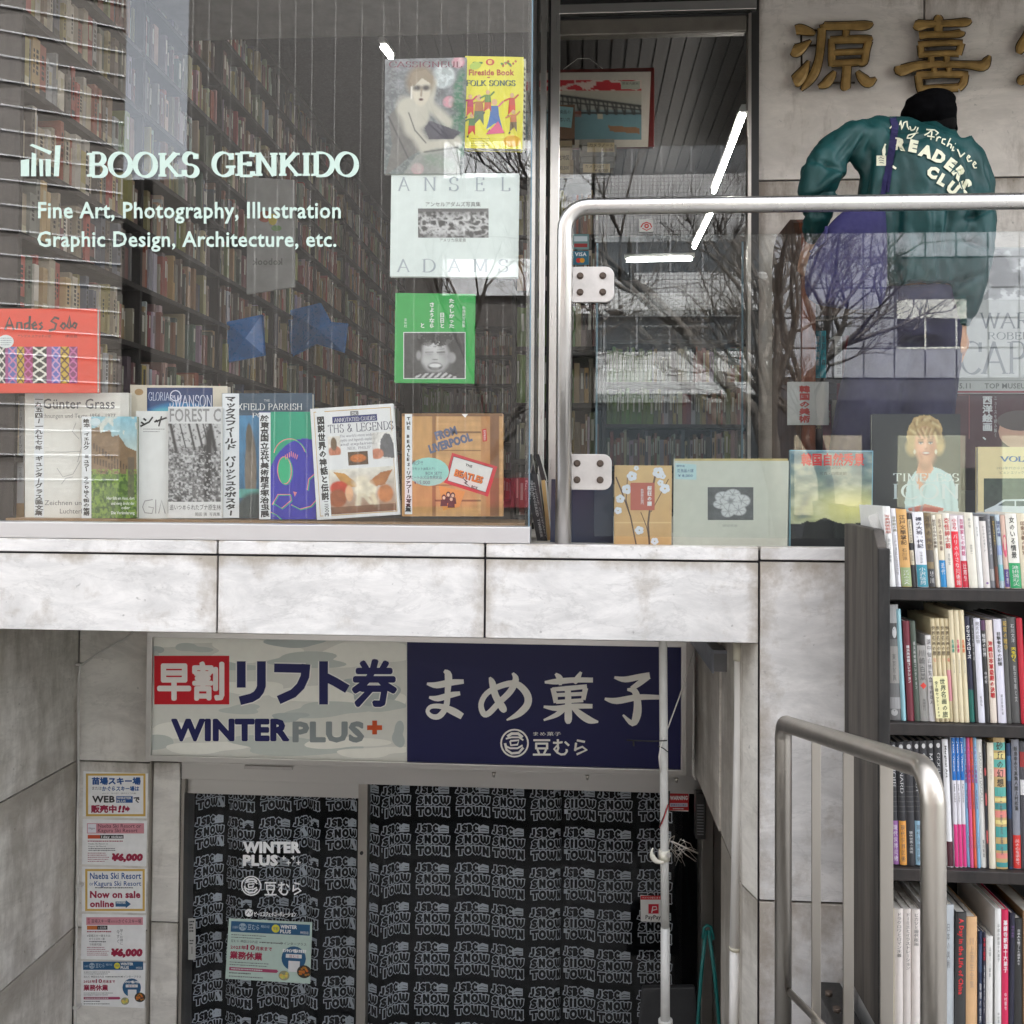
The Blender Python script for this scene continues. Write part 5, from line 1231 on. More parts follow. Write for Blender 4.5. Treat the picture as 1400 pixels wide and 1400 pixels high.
# Maxfield Parrish
o = bookbox('book', 'blue poster art book with classical lettering behind a long paper slip', R4(303.5, 537.5, 427, 708.5), 3.16, .03, srgb(54, 78, 98), group=gw)
c = Canvas(3.16); pc = Pic(60, 70, srgb(70, 130, 170), srgb(40, 90, 120)); pc.ell(.35, .55, .18, .4, srgb(120, 110, 96)); pc.ell(.3, .22, .1, .14, srgb(90, 84, 70)); pc.rect(0, .72, 1, .8, srgb(90, 160, 150)); pc.ell(.5, .95, .6, .2, srgb(60, 70, 70)); pc.mul(.75 + .5 * pc.noise(12, 14, 2))
c.pic(327, 568, 372, 708, pc.a, 1); c.rect(304, 538, 427, 564, srgb(50, 72, 90), 1)
c.tx('THE', 361, 369, 549, 546, (.6, .62, .62), 2, font='n'); c.tx('MAXFIELD PARRISH', 308, 413, 560.5, 551.5, (.7, .72, .7), 2, font='n'); c.tx('POSTERS', 345, 395, 571, 564.5 , (.7, .72, .7), 2, font='n')
strip(c, 304, 538, 327, 708, 'マックスフィールド パリッシュのポスター', 0, 3, w=15, bold=.5)
c.build('cover_print', o)
# manga exhibition catalogue (generic curves)
o = bookbox('book', 'green and violet catalogue cover with looping pink curves and a paper slip', R4(354.5, 563, 432, 710), 3.125, .018, srgb(60, 60, 150), group=gw)
c = Canvas(3.125)
pc = Pic(70, 120, srgb(44, 40, 160)); e1 = ((pc.U - .75) / .85) ** 2 + ((pc.V - .75) / .5) ** 2
pc.mix(e1 > 1, srgb(20, 150, 116)); c.pic(370, 563, 432, 710, pc.a, 1)
pk, gr = srgb(220, 130, 140), srgb(40, 170, 120)
def dbl(st, w_=1.2):
    c.line(st, w_, pk, 2); c.line([(x + 1.4, y + 1) for x, y in st], w_, gr, 2.4)
dbl([(382 + 22 * math.cos(t) + 14, 625 + 25 * math.sin(t)) for t in np.linspace(-2.9, -.3, 14)])
loop = [(389 + 9 * math.cos(t) + 3 * math.sin(t), 643 + 18 * math.sin(t) - 5 * math.cos(t)) for t in np.linspace(0, 6.28, 22)]
c.poly(loop, gr, 2); dbl(loop)
for k in range(7): c.line([(391 + k * 2.4, 624 + abs(k - 3) * 1.3), (390 + k * 2.8, 617 + abs(k - 3) * 1.6)], 1.1, pk, 3)
dbl([(372, 690), (380, 676), (397, 676), (398, 684), (385, 695), (374, 688)]); dbl([(398, 690), (410, 696), (425, 692), (432, 684)]); dbl([(420, 670), (422, 655), (430, 648)]); dbl([(370, 700), (378, 704), (384, 710)])
c.poly([(401, 672), (403, 679), (406, 673)], pk, 3)
strip(c, 354.5, 564, 370, 710, '於東京国立近代美術館手塚治虫展', 0, 3, w=11, bold=.4)
c.build('cover_print', o)
# Myths and legends (tilted)
qm = [(424, 559), (537, 551.5), (547, 703.5), (433.5, 711)]
o = bookbox('book', 'tilted white myths and legends guide with winged horse painting and slip', qm, 3.11, .022, srgb(222, 224, 224), group=gw)
def tfm(x, y, lay, Y=3.11):
    u, v = x / 100, y / 100
    px = (qm[0][0] * (1 - u) + qm[1][0] * u) * (1 - v) + (qm[3][0] * (1 - u) + qm[2][0] * u) * v; py = (qm[0][1] * (1 - u) + qm[1][1] * u) * (1 - v) + (qm[3][1] * (1 - u) + qm[2][1] * u) * v
    p = P(px, py, Y); return (p.x, Y - lay * EPS, p.z)
c = Canvas(3.11, fn=tfm)
c.frame(4, 3, 97, 97, .6, srgb(190, 150, 60), 1.5); c.rect(26, 8.5, 80, 14.5, srgb(30, 40, 100), 2); c.tx('ANNOTATED GUIDES', 28, 78, 13.6, 10, (.75,) * 3, 3, font='n'); c.rect(48, 4.5, 58, 8.4, srgb(120, 120, 120), 2); c.tx('DK', 50, 56, 8, 5.4, (.8,) * 3, 3)
c.tx('THS & LEGENDS', 20, 99, 23, 15.5, srgb(70, 70, 90), 2, font='n')
for i, t in enumerate(("The world's most enduring", 'myths and legends explored', 'and explained')): c.tx(t, 33, 80 - i * 3, 27.5 + i * 3.8, 25 + i * 3.8, srgb(120, 120, 130), 2, shear=.2)
c.tx('NEIL PHILIP', 42, 70, 39, 36.4, srgb(110, 110, 120), 2, font='n')
pc = Pic(44, 44, srgb(220, 215, 205)); pc.ell(.5, .8, .5, .3, srgb(190, 120, 90)); pc.ell(.45, .4, .25, .35, srgb(110, 90, 66)); pc.mul(.7 + .5 * pc.noise(8, 8, 1)); c.pic(19, 26, 34, 43, pc.a, 2)
pc = Pic(44, 30, srgb(90, 70, 50)); pc.ell(.5, .5, .4, .3, srgb(190, 110, 50)); pc.mul(.6 + .8 * pc.noise(10, 8, 2)); c.pic(42, 41, 66, 53, pc.a, 2)
pc = Pic(44, 44, srgb(222, 220, 214)); pc.poly([(.3, .9), (.4, .3), (.6, .05), (.85, .1), (1, .5), (1, 1)], srgb(100, 100, 102)); pc.ell(.2, .8, .3, .2, srgb(200, 130, 100)); pc.mul(.7 + .5 * pc.noise(9, 9, 4)); c.pic(72, 25, 98, 49, pc.a, 2)
pc = Pic(84, 72, srgb(225, 222, 210), srgb(150, 100, 60)); nn = pc.noise(10, 8, 6)
pc.poly([(.08, .05), (.25, .1), (.4, .3), (.45, .42), (.25, .42)], srgb(190, 140, 70)); pc.poly([(.98, .08), (.8, .12), (.62, .3), (.62, .45), (.85, .4)], srgb(170, 110, 60))
pc.ell(.55, .5, .17, .16, srgb(232, 224, 200)); pc.ell(.48, .28, .07, .1, srgb(236, 226, 200)); pc.line(.5, .3, .55, .45, .12, srgb(230, 220, 196)); pc.line(.45, .6, .42, .82, .04, srgb(220, 208, 180)); pc.line(.65, .6, .7, .85, .04, srgb(214, 200, 170)); pc.line(.52, .6, .62, .8, .03, srgb(220, 208, 180))
pc.ell(.15, .42, .14, .16, srgb(190, 60, 30)); pc.ell(.12, .65, .14, .2, srgb(150, 80, 40)); pc.ell(.85, .6, .12, .2, srgb(190, 120, 70)); pc.ell(.3, .55, .06, .18, srgb(220, 170, 130)); pc.rect(0, .84, 1, 1, srgb(110, 66, 36), .8); pc.mul(.7 + .55 * nn)
c.pic(17, 56, 96, 96, pc.a, 2)
c.poly([(7, 1), (17, 1), (17.5, 99), (8, 99)], srgb(224, 228, 228), 4); c.tv('図説世界の神話と伝説', 12, 7, 83, 8.5, (.02,) * 3, 5, .4, .3); c.tv('一二〇〇円', 12.5, 83, 97, 5, (.02,) * 3, 5, .15, .3)
c.build('cover_print', o)
# Beatles box
o = bookbox('book', 'wooden crate patterned box set stencilled from Liverpool with band logo card', R4(549.5, 565.5, 687.5, 706), 3.12, .035, srgb(190, 146, 96), group=gw)
c = Canvas(3.12)
pc = Pic(110, 110, srgb(196, 152, 100)); w1 = pc.noise(3, 30, 8, 3); pc.mul(.78 + .42 * w1)
for a, b, cc_ in ((0, .3, srgb(190, 146, 92)), (.3, .335, srgb(120, 80, 50)), (.78, .96, srgb(176, 122, 74)), (.88, .965, srgb(96, 62, 44))): pc.rect(a, 0, b, 1, cc_, .75)
for v in (.18, .36, .54, .7, .85): pc.mix(((np.abs(pc.V - v) < .006) & (pc.U > .33) & (pc.U < .78)) * .8, srgb(90, 56, 34))
pc.mul(.85 + .3 * pc.noise(30, 6, 3)); pc.rect(0, 0, 1, .02, srgb(120, 84, 54)); c.pic(550, 566, 687, 705.5, pc.a, 1)
c.tx('FROM', 596.5, 627, 602, 590, (.10, .12, .2), 2, .05, rot=17); c.tx('LIVERPOOL', 588, 649, 620, 608, (.10, .12, .2), 2, .05, rot=17)
c.poly([(659, 587), (665, 586), (666, 603), (660, 604)], srgb(190, 60, 50), 2); c.tr('EXPRESS', 662.6, 588.5, 602, 2.6, (.75,) * 3, 3)
c.poly([(618, 619), (680, 638), (667, 679), (607, 660)], srgb(196, 52, 60), 2); c.poly([(620, 624), (674, 640), (664, 673), (612, 657)], srgb(216, 214, 210), 3)
c.line([(620, 624), (674, 640), (664, 673), (612, 657), (620, 624)], .8, (.05,) * 3, 3.5)
c.tx('THE', 636, 645.5, 637, 633.5, (.03,) * 3, 4, .03, rot=-16); c.tx('BEATLES', 621, 661, 651, 641, srgb(120, 20, 20), 4, .07, rot=-16); c.tx('BEATLES', 620.4, 660.4, 650.4, 640.6, srgb(226, 120, 40), 5, .03, rot=-16); c.tx('BOX', 644, 653, 667, 663, (.05,) * 3, 4, .03, rot=-16); c.poly([(631, 652), (640, 659), (637, 660), (643, 666), (634, 660), (637, 659)], (.02,) * 3, 4)
c.poly([(600, 664), (636, 672), (628, 693), (606, 698)], srgb(216, 150, 80), 2)
for a, b, cc_ in ((607, 680, (.02,) * 3), (613, 676, (.02,) * 3), (619, 677, (.02,) * 3), (617, 682, srgb(120, 180, 190))):
    c.ell(a, b, 3.2, 4, cc_, 3 + a * .001); c.poly([(a - 5, b + 12), (a - 4, b + 3), (a + 4, b + 3), (a + 5, b + 12)], (.02,) * 3, 3.4 + a * .001)
    c.ell(a, b + .6, 2, 2.4, srgb(214, 190, 160), 3.9 + a * .001)
strip(c, 553.5, 566, 563.5, 703, 'THE BEATLES・リヴァプール写真集', 0, 3, w=7, bold=.3)
c.ell(586, 645, 28, 19.5, srgb(150, 206, 196), 2.5)
c.tx('希少!!', 563, 578, 636, 629, srgb(70, 60, 90), 3.2, jit if False else 0); c.tx('カセット(8本入り)', 563, 595, 643.5, 638.5, srgb(70, 60, 90), 3.2); c.tx('BOX SET!!', 582, 604, 649, 645, srgb(70, 60, 90), 3.2); c.tx('ビートルズ日本限定品', 562, 604, 655, 650, srgb(70, 60, 90), 3.2); c.tx('¥15,000', 566, 588, 662, 657, srgb(70, 60, 90), 3.2)
c.poly([(631, 566), (640, 566), (636, 571)], (.8,) * 3, 3)
c.build('cover_print', o)
# upper row
o = bookbox('book', 'large grey art cover of a resting woman with tulips at the top of the window', [(526.5, 81), (638, 78.5), (633.5, 238), (525, 238)], 3.10, .015, srgb(120, 124, 122), group=gw)
c = Canvas(3.10)
pc = Pic(96, 136, srgb(120, 122, 126), srgb(100, 108, 106)); nn = pc.noise(9, 12, 4, 4); pc.mul(.55 + .9 * nn)
pc.ell(.72, .16, .14, .1, srgb(206, 214, 214)); pc.mix((((pc.U - .72) / .14) ** 2 + ((pc.V - .16) / .1) ** 2 < 1) * (pc.noise(24, 30, 9) > .5) * .5, srgb(140, 150, 152))
for x_, y_ in ((.9, .04), (.8, .38), (.42, .955)): pc.ell(x_, y_, .08, .05, srgb(206, 150, 160)); pc.ell(x_ + .02, y_, .03, .04, srgb(220, 180, 186))
for a in ((.95, .15, .88, .4), (.98, .5, .78, .58), (.95, .6, .96, .8), (.55, .86, .85, .93), (.9, .25, .98, .5)): pc.line(*a, .05, srgb(70, 120, 92), .8)
sk = srgb(190, 186, 172)
pc.mix((pc.noise(30, 60, 3) > .55) * .35, (.35, .36, .36)); pc.poly([(.02, 1), (.1, .75), (.05, .5), (.22, .36), (.34, .42), (.46, .6), (.5, .78), (.3, .86), (.15, .95)], srgb(112, 110, 106)); pc.mul(.8 + .35 * pc.noise(30, 40, 10))
pc.ell(.29, .41, .12, .07, sk, .2, -20); pc.line(.24, .42, .33, .58, .085, sk); pc.line(.33, .58, .5, .755, .065, sk); pc.line(.5, .765, .92, .72, .05, sk); pc.line(.58, .42, .8, .56, .05, sk); pc.line(.6, .22, .56, .4, .04, sk); pc.ell(.44, .48, .12, .13, sk, .2); pc.line(.44, .36, .44, .44, .05, sk); pc.line(.3, .47, .38, .62, .008, (.06,) * 3, .7); pc.line(.38, .62, .52, .73, .008, (.06,) * 3, .7)
pc.ell(.44, .2, .17, .14, srgb(140, 124, 104), .25); pc.ell(.45, .27, .115, .14, srgb(206, 198, 180), .1); pc.poly([(.31, .2), (.34, .12), (.5, .1), (.6, .16), (.57, .22), (.46, .17), (.36, .24)], srgb(150, 136, 116))
pc.ell(.4, .255, .05, .024, srgb(60, 56, 54), .5); pc.ell(.51, .255, .05, .024, srgb(60, 56, 54), .5); pc.line(.455, .27, .45, .32, .012, srgb(150, 136, 120)); pc.ell(.45, .355, .028, .011, srgb(80, 40, 40), .3); pc.line(.33, .25, .33, .34, .01, srgb(230, 226, 216))
pc.poly([(.5, .6), (.56, .54), (.8, .6), (.96, .64), (.86, .7), (.56, .7)], srgb(74, 72, 82)); pc.poly([(.24, 1), (.4, .84), (.6, .78), (.95, .76), (.95, 1)], srgb(160, 162, 154), .6)
pc.line(.05, .5, .3, .86, .01, (.05,) * 3, .6); pc.line(.5, .81, .93, .77, .008, (.05,) * 3, .6)
c.pic(0, 0, 0, 0, pc.a, 1, quad=[(526.5, 81), (638, 78.5), (633.5, 238), (525, 238)])
c.tx('CASSIGNEUL', 532, 632, 92, 84, srgb(110, 40, 60), 2, font='n')
c.build('cover_print', o)
o = bookbox('book', 'bright yellow folk songs cover with dancing figures at the top of the window', [(636, 76.5), (716, 78), (713.5, 204), (635, 202.5)], 3.115, .03, srgb(222, 214, 52), group=gw)
c = Canvas(3.115); c.tx('Fireside Book', 641, 703, 103, 95, srgb(176, 80, 40), 2, .03); c.ell(668, 106, 2, 1, srgb(176, 80, 40), 2)
c.tx('FOLK SONGS', 637, 705, 117.5, 109.5, srgb(50, 80, 74), 2, font='nb')
c.ell(670, 85, 6, 4.5, srgb(196, 80, 60), 2); c.ell(670, 85, 3, 3, srgb(230, 190, 80), 3)
for k in range(6): c.ell(657 - k * 4 if k < 3 else 672 + k * 5, 86 + (k % 2) * 2, 3.2, 1.6, srgb(90, 130, 60), 2 + k * .1, (k % 2) * 40); c.ell(705 - k * 3.4, 84 + (k % 3) * 3, 1.7, 1.7, srgb(190, 110, 60), 2.1 + k * .1)
figs = [(655, 150, srgb(90, 110, 90), srgb(170, 110, 60)), (676, 156, srgb(70, 110, 170), srgb(216, 110, 140)), (700, 142, srgb(206, 60, 40), srgb(196, 70, 60)), (645, 170, srgb(196, 60, 50), srgb(80, 120, 70)), (702, 165, srgb(110, 90, 60), srgb(190, 110, 60)), (667, 138, srgb(190, 90, 60), srgb(90, 130, 60)), (643, 144, srgb(200, 70, 60), srgb(190, 60, 90))]
for i, (a, b, ca, cb) in enumerate(figs):
    s_ = 1.25 if i < 2 else .9
    c.ell(a, b - 13 * s_, 3 * s_, 3.4 * s_, srgb(214, 170, 130), 3 + i * .3); c.poly([(a - 4 * s_, b - 9 * s_), (a + 4 * s_, b - 9 * s_), (a + 5 * s_, b + 2), (a - 5 * s_, b + 2)], cb if i != 1 else ca, 3.1 + i * .3)
    c.poly([(a - 5 * s_, b + 2), (a + 5 * s_, b + 2), (a + (9 if i == 1 else 5) * s_, b + 17 * s_), (a + 1, b + 10 * s_), (a - (9 if i == 1 else 6) * s_, b + 17 * s_)], ca if i != 1 else ca, 3.2 + i * .3)
    c.line([(a - 4 * s_, b - 8 * s_), (a - 12 * s_, b - 4 * s_)], 2.2, cb, 3.15 + i * .3); c.line([(a + 4 * s_, b - 8 * s_), (a + 10 * s_, b - 14 * s_)], 2.2, cb, 3.17 + i * .3)
    c.line([(a - 5 * s_, b + 17 * s_), (a - 7 * s_, b + 20 * s_)], 2, (.05,) * 3, 3.25 + i * .3)
c.poly([(681, 166), (690, 182), (664, 184)], srgb(216, 90, 130), 6); c.ell(700, 193, 24 if False else 12, 8, srgb(226, 176, 50), 2); c.lines(644, 188, 672, 201, 4, srgb(150, 130, 40), 2, 4, .3)
c.ell(650, 90, 8, 5, srgb(176, 200, 80), 4, -15)
c.build('cover_print', o)
o = bookbox('book', 'white photo book peeking out behind the yellow folk songs book', [(690, 80), (719, 80.5), (717.5, 205), (690, 204)], 3.16, .02, srgb(214, 212, 190), group=gw)
c = Canvas(3.16)
for k in range(14): c.line([(716 + (k % 2), 92 + k * 7.4), (718 - (k % 2), 96 + k * 7.4)], 2, (.1,) * 3, 1)
c.build('cover_print', o)
o = bookbox('book', 'wide white landscape photography book with spaced pale capitals stuck in the window', [(535, 236.5), (710, 237), (708, 379), (533, 378)], 3.105, .02, srgb(216, 226, 222), group=gw)
c = Canvas(3.105)
for i, ch in enumerate('ANSEL'): c.tx(ch, 543.5 + i * 35.2, 561 + i * 35.2 - (4 if ch in 'SEL' else 0), 261, 242, srgb(160, 170, 176), 2, font='n')
for i, ch in enumerate('ADAMS'): c.tx(ch, 542 + i * 34.8, 561 + i * 34.8 - (5 if ch == 'S' else 0) + (2 if ch == 'M' else 0), 372, 354, srgb(160, 170, 176), 2, font='n')
c.tx('アンセルアダムズ写真集', 582, 657, 282.5, 276, (.04,) * 3, 2); c.tx('アメリカ原風景', 601, 637, 331, 326, (.1,) * 3, 2)
pc = Pic(96, 42, (.05,) * 3, (.06,) * 3); nn = pc.noise(14, 5, 21, 4); ridg = 1 - np.abs(2 * pc.noise(12, 5, 6, 4) - 1)
pc.mix((pc.V > .12) * np.clip((ridg - .62) * 3.2, 0, 1) * np.clip(1.5 - np.abs(pc.V - .55) * 2.4, 0, 1), (.55,) * 3); pc.mul(.6 + .8 * nn); pc.rect(0, 0, 1, .1, (.12,) * 3, .8)
c.pic(571.5, 285, 668, 325, pc.a, 1); c.build('cover_print', o, M['printg'])
o = bookbox('book', 'green book with a black and white photo of a laughing child', [(540.5, 400.5), (649.5, 402), (648, 524), (539, 523)], 3.10, .02, srgb(40, 156, 70), group=gw)
c = Canvas(3.10)
pc = Pic(84, 62, (.05,) * 3); pc.mul(.6 + .9 * pc.noise(12, 10, 7)); f_ = .42
pc.ell(.53, .33, .34, .36, (.025,) * 3, .2); pc.ell(.52, .53, .23, .36, (.42,) * 3, .14); pc.ell(.78, .55, .07, .12, (.3,) * 3, .2); pc.ell(.24, .5, .04, .1, (.3,) * 3, .3)
pc.ell(.5, .3, .15, .12, (.5,) * 3, .5); hairn = pc.noise(20, 16, 11); pc.mix(((pc.U - .5) ** 2 / .085 + (pc.V - .1) ** 2 / .045 < 1) * (hairn > .3), (.015,) * 3); pc.mix(((pc.U - .5) ** 2 / .1 + (pc.V - .1) ** 2 / .06 < 1) * (hairn > .6) * .6, (.12,) * 3)
for x_ in (.42, .61): pc.line(x_ - .06, .43, x_ + .05, .425, .016, (.03,) * 3); pc.ell(x_, .47, .05, .02, (.3,) * 3, .6); pc.line(x_ - .06, .37, x_ + .05, .35, .01, (.12,) * 3, .7)
pc.ell(.51, .54, .05, .05, (.48,) * 3, .6); pc.line(.47, .59, .55, .59, .012, (.12,) * 3, .8); pc.ell(.38, .62, .07, .07, (.52,) * 3, .7); pc.ell(.64, .62, .07, .07, (.5,) * 3, .7)
pc.ell(.38, .5, .09, .2, (.3,) * 3, .8, 0, .35); pc.ell(.68, .55, .08, .22, (.2,) * 3, .8, 0, .5); pc.ell(.52, .88, .16, .06, (.16,) * 3, .6, 0, .7); pc.ell(.45, .35, .1, .08, (.56,) * 3, .8, 0, .6); pc.ell(.51, .74, .12, .085, (.06,) * 3, .15); pc.ell(.51, .72, .1, .045, (.62,) * 3, .2); pc.ell(.51, .79, .07, .03, (.2,) * 3, .3)
pc.poly([(.1, 1), (.3, .9), (.7, .88), (.92, 1)], (.5,) * 3); pc.mix((pc.V > .88) * (np.sin(pc.U * 60 + pc.V * 50) > 0) * (pc.U > .12) * (pc.U < .9) * .9, (.03,) * 3)
c.rect(551.5, 454, 636.5, 518, (.75,) * 3, 1); c.pic(552.5, 455, 635.5, 517, pc.a, 2)
wt = (.72, .76, .72)
c.tv('たのしかった', 617.5, 408, 449, 7, wt, 2, .25); c.tv('日日と', 604.5, 427, 449, 6.5, wt, 2, .25); c.tv('さようなら', 590.5, 413, 449, 7, wt, 2, .25); c.tv('と', 577.5, 441, 449, 6.5, wt, 2, .2); c.tv('糸島愛写真集', 634, 418, 448, 4.5, wt, 2); c.tv('文化社', 554.5, 435, 448, 4, wt, 2)
c.build('cover_print', o, M['printg'])
# price slip and dvd-like thin items left of the railing post: leaning books on the ledge
for i, (q, cc_, lab, txt, tc_) in enumerate((([(717, 648), (734, 647), (749, 743), (735, 743)], srgb(34, 36, 40), 'black leaning book lettered about timber towns between window and post', 'ENDANGERED TIMBER', srgb(190, 190, 190)), ([(740, 657), (745, 656), (754, 742), (749, 743)], srgb(196, 160, 100), 'thin tan book leaning behind the railing post', '', None), ([(723, 621), (727, 621), (733, 650), (728, 650)], srgb(30, 30, 32), 'narrow black book end poking up left of the post', '', None), ([(732, 621), (737, 621), (748, 660), (741, 660)], srgb(28, 28, 30), 'second black book end poking up left of the post', '', None))):
    o = bookbox('book', lab, q, 3.30 + .04 * i, .16, cc_)
    if txt:
        c = Canvas(3.30); c.tr(txt, 725 + 1, 657, 735, 3.4, tc_, 2, .03, x_end=741); c.tr('ENGINE COMPANY', 730, 660, 735, 2.2, tc_, 2, .0, x_end=746.5); c.build('spine_title', o)
# ---- books on the ledge behind the railing glass
gl = 'books displayed behind the balustrade glass'
o = bookbox('book', 'plain navy blue book standing behind the lower railing clamp', [(754, 655), (838, 656), (838.5, 744.5), (752, 744.5)], 3.22, .03, srgb(32, 42, 66), group=gl)
o = bookbox('book', 'tan book of cherry blossom paintings with a faded red title square', [(840.5, 636), (918.5, 636.5), (918, 747), (839.5, 746.5)], 3.14, .02, srgb(206, 170, 120), group=gl)
c = Canvas(3.14); pc = Pic(60, 80, srgb(206, 172, 122), srgb(200, 160, 110)); pc.mul(.93 + .14 * pc.noise(4, 5, 3)); pc.rect(0, .7, 1, .72, srgb(222, 190, 140)); c.pic(840.5, 636.5, 918, 746.5, pc.a, .6)
for st, w_ in (([(870, 746), (862, 706), (850, 672), (842, 652)], 2), ([(888, 746), (886, 716), (892, 668), (898, 640)], 2.6), ([(862, 706), (856, 684), (858, 650)], 1.2), ([(890, 700), (905, 672), (914, 655)], 1.2), ([(876, 700), (884, 720), (887, 735)], 1.2)): c.line(st, w_, srgb(104, 80, 66), 1.2)
for a, b, r_ in ((864, 651, 8), (857, 669, 8), (848, 682, 7), (845, 698, 6), (909, 668, 8), (900, 646, 9), (903, 660, 5), (874, 725, 7), (895, 740, 6), (870, 640, 4), (906, 651, 5)):
    for k in range(5):
        t = k * 1.2566 + a; c.ell(a + r_ * .42 * math.cos(t), b + r_ * .42 * math.sin(t), r_ * .5, r_ * .45, srgb(216, 218, 226), 1.5 + k * .1, n=9)
    c.ell(a, b, r_ * .16, r_ * .16, srgb(190, 160, 90), 2.2, n=8)
c.rect(862, 660, 895, 697.5, srgb(178, 96, 80), 3); c.tv('桜狂の譜', 888, 664, 692, 6, (.75,) * 3, 4, .2); c.tv('佐野藤右衛門', 878, 668, 690, 4, (.7,) * 3, 4)
c.build('cover_print', o)
o = bookbox('picture_mount', 'cream mounted flower print in a clear sleeve with a price slip', [(921.5, 627), (1078.5, 630), (1076.5, 748), (920, 747)], 3.15, .008, srgb(206, 206, 192), cat='mounted print', group=gl)
c = Canvas(3.15); c.rect(922, 627, 1077, 630, srgb(190, 170, 110), 1.5); c.rect(967.5, 666, 1030, 711, (.12,) * 3, 1)
pc = Pic(70, 50, (.1,) * 3); pc.mul(.7 + .6 * pc.noise(12, 9, 2)); rr = random.Random(4)
for a, b, rx_, ry_, ro in ((.33, .3, .17, .17, 30), (.55, .22, .17, .17, -20), (.74, .42, .19, .2, 40), (.3, .52, .18, .14, 0), (.45, .74, .15, .18, 20), (.68, .7, .16, .17, -40), (.5, .45, .18, .18, 0)):
    pc.ell(a, b, rx_, ry_, (.62,) * 3, .12, ro)
    for k in range(7): t = ro / 57 + k * .9; pc.line(a, b, a + rx_ * .85 * math.cos(t), b + ry_ * .9 * math.sin(t), .012, (.3,) * 3, .7)
pc.ell(.5, .42, .06, .08, (.25,) * 3, .5); c.pic(968, 666.5, 1029.5, 710.5, pc.a, 2)
c.tx('岡邨草壺', 988, 1008, 720.5, 717, srgb(160, 156, 150), 2)
c.poly([(923, 633), (952, 635), (952, 656), (923, 655)], srgb(184, 212, 214), 2); c.tx('花鳥画の譜', 926, 948, 646, 641, srgb(50, 60, 110), 3); c.tx('静物画', 925, 936, 638.5, 635.5, srgb(50, 60, 110), 3); c.tx('¥ 8,000', 927, 947, 652, 648.5, srgb(50, 60, 110), 3)
c.build('mount_print', o)
MB().add([P(x, y, 3.142) for x, y in ((920.5, 626), (1079.5, 629), (1077.5, 748.5), (919, 747.5))], [(0, 3, 2, 1)]).build('clear_sleeve', glass('clear_sleeve', (.97, .97, .97), .045, 0, .12, .4), o)
o = bookbox('book', 'tall landscape photo book with red brush title over a stormy sky', [(1080.5, 615), (1194, 616), (1192, 748.5), (1078, 747)], 3.16, .02, srgb(104, 140, 150), group=gl)
c = Canvas(3.16); pc = Pic(90, 100, srgb(84, 120, 136), srgb(180, 176, 118)); nn = pc.noise(5, 12, 5, 4); pc.mix(np.clip((nn - .45) * 3, 0, 1) * .6, srgb(206, 204, 178)); pc.mix(np.clip((.45 - nn) * 3, 0, 1) * .7, srgb(64, 84, 96)); pc.ell(.75, .6, .35, .14, srgb(222, 214, 140), .8)
rid = .765 - .055 * np.exp(-((pc.U - .42) / .12) ** 2) - .02 * np.exp(-((pc.U - .2) / .05) ** 2) - .01 * pc.noise(20, 2, 4); pc.mix(pc.V > rid, srgb(20, 22, 24)); c.pic(1081, 615.5, 1193, 747.5, pc.a, 1)
c.line([(1080.5, 616), (1193.5, 617)], 1, srgb(150, 190, 210), 2); c.line([(1193, 617), (1191.5, 748)], 1, srgb(130, 180, 200), 2)
c.tx('韓国自然秀景', 1096, 1181, 636.5, 620, srgb(196, 40, 44), 3, fat=.5); c.tx('写真・白籏史朗', 1121, 1157, 649.5, 645, (.08,) * 3, 3); c.tx('KOREA', 1130, 1150, 641.5, 638.5, (.1,) * 3, 3, font='n')
c.build('cover_print', o)
bg_ = bookbox('book', 'glossy black catalogue with a smiling blonde woman in pale blue and icon title', R4(1192, 566, 1313, 746), 3.24, .02, (0.012, 0.013, 0.015), group=gl)
c = Canvas(3.24)
sk = srgb(206, 142, 112)
pc = Pic(110, 176, (0.012, 0.013, 0.015)); hb = srgb(176, 146, 98)
pc.poly([(.22, 1), (.2, .8), (.24, .62), (.36, .52), (.55, .47), (.72, .5), (.88, .56), (.96, .7), (1, 1)], srgb(176, 200, 204))
pc.poly([(.36, .55), (.42, .42), (.58, .42), (.62, .5), (.5, .62), (.44, .74), (.36, .6)], sk); pc.poly([(.24, .86), (.5, .82), (.78, .86), (.7, .93), (.3, .92)], srgb(196, 110, 96))
dk_ = srgb(120, 90, 56); lt_ = srgb(222, 200, 150)
hn = pc.noise(18, 26, 5, 4); sn = pc.noise(10, 16, 9, 4)
pc.mix((((pc.U - .5) / .27) ** 2 + ((pc.V - .19) / .2) ** 2 + (sn - .5) * .7 < .95) * 1., hb)
pc.ell(.31, .3, .09, .08, hb, .3); pc.ell(.7, .28, .08, .09, hb, .3)
pc.mul(np.where(pc.V < .4, .7 + .6 * hn, 1))
pc.ell(.5, .44, .1, .09, srgb(168, 108, 84), .3); pc.ell(.505, .29, .15, .165, srgb(198, 138, 110), .16); pc.ell(.47, .28, .1, .12, srgb(222, 166, 138), .5, 0, .8)
pc.ell(.6, .33, .06, .1, srgb(172, 108, 84), .6, 0, .7); pc.ell(.5, .215, .12, .035, srgb(214, 160, 130), .5, 0, .7)
for k in range(16): x_ = .33 + k * .022; pc.line(x_, .13 + .03 * abs(k - 8) / 8, x_ + (.05 if k < 9 else -.03), .185 + .015 * (k % 3), .016, (lt_, hb, dk_)[k % 3], .5)
for k in range(22): t = k * .29; pc.line(.5 + .15 * math.cos(t), .15 + .1 * math.sin(t), .5 + .22 * math.cos(t + .4), .165 + .13 * math.sin(t + .4), .016, (dk_, lt_, hb)[k % 3], .45 if math.sin(t) < .3 else 0)
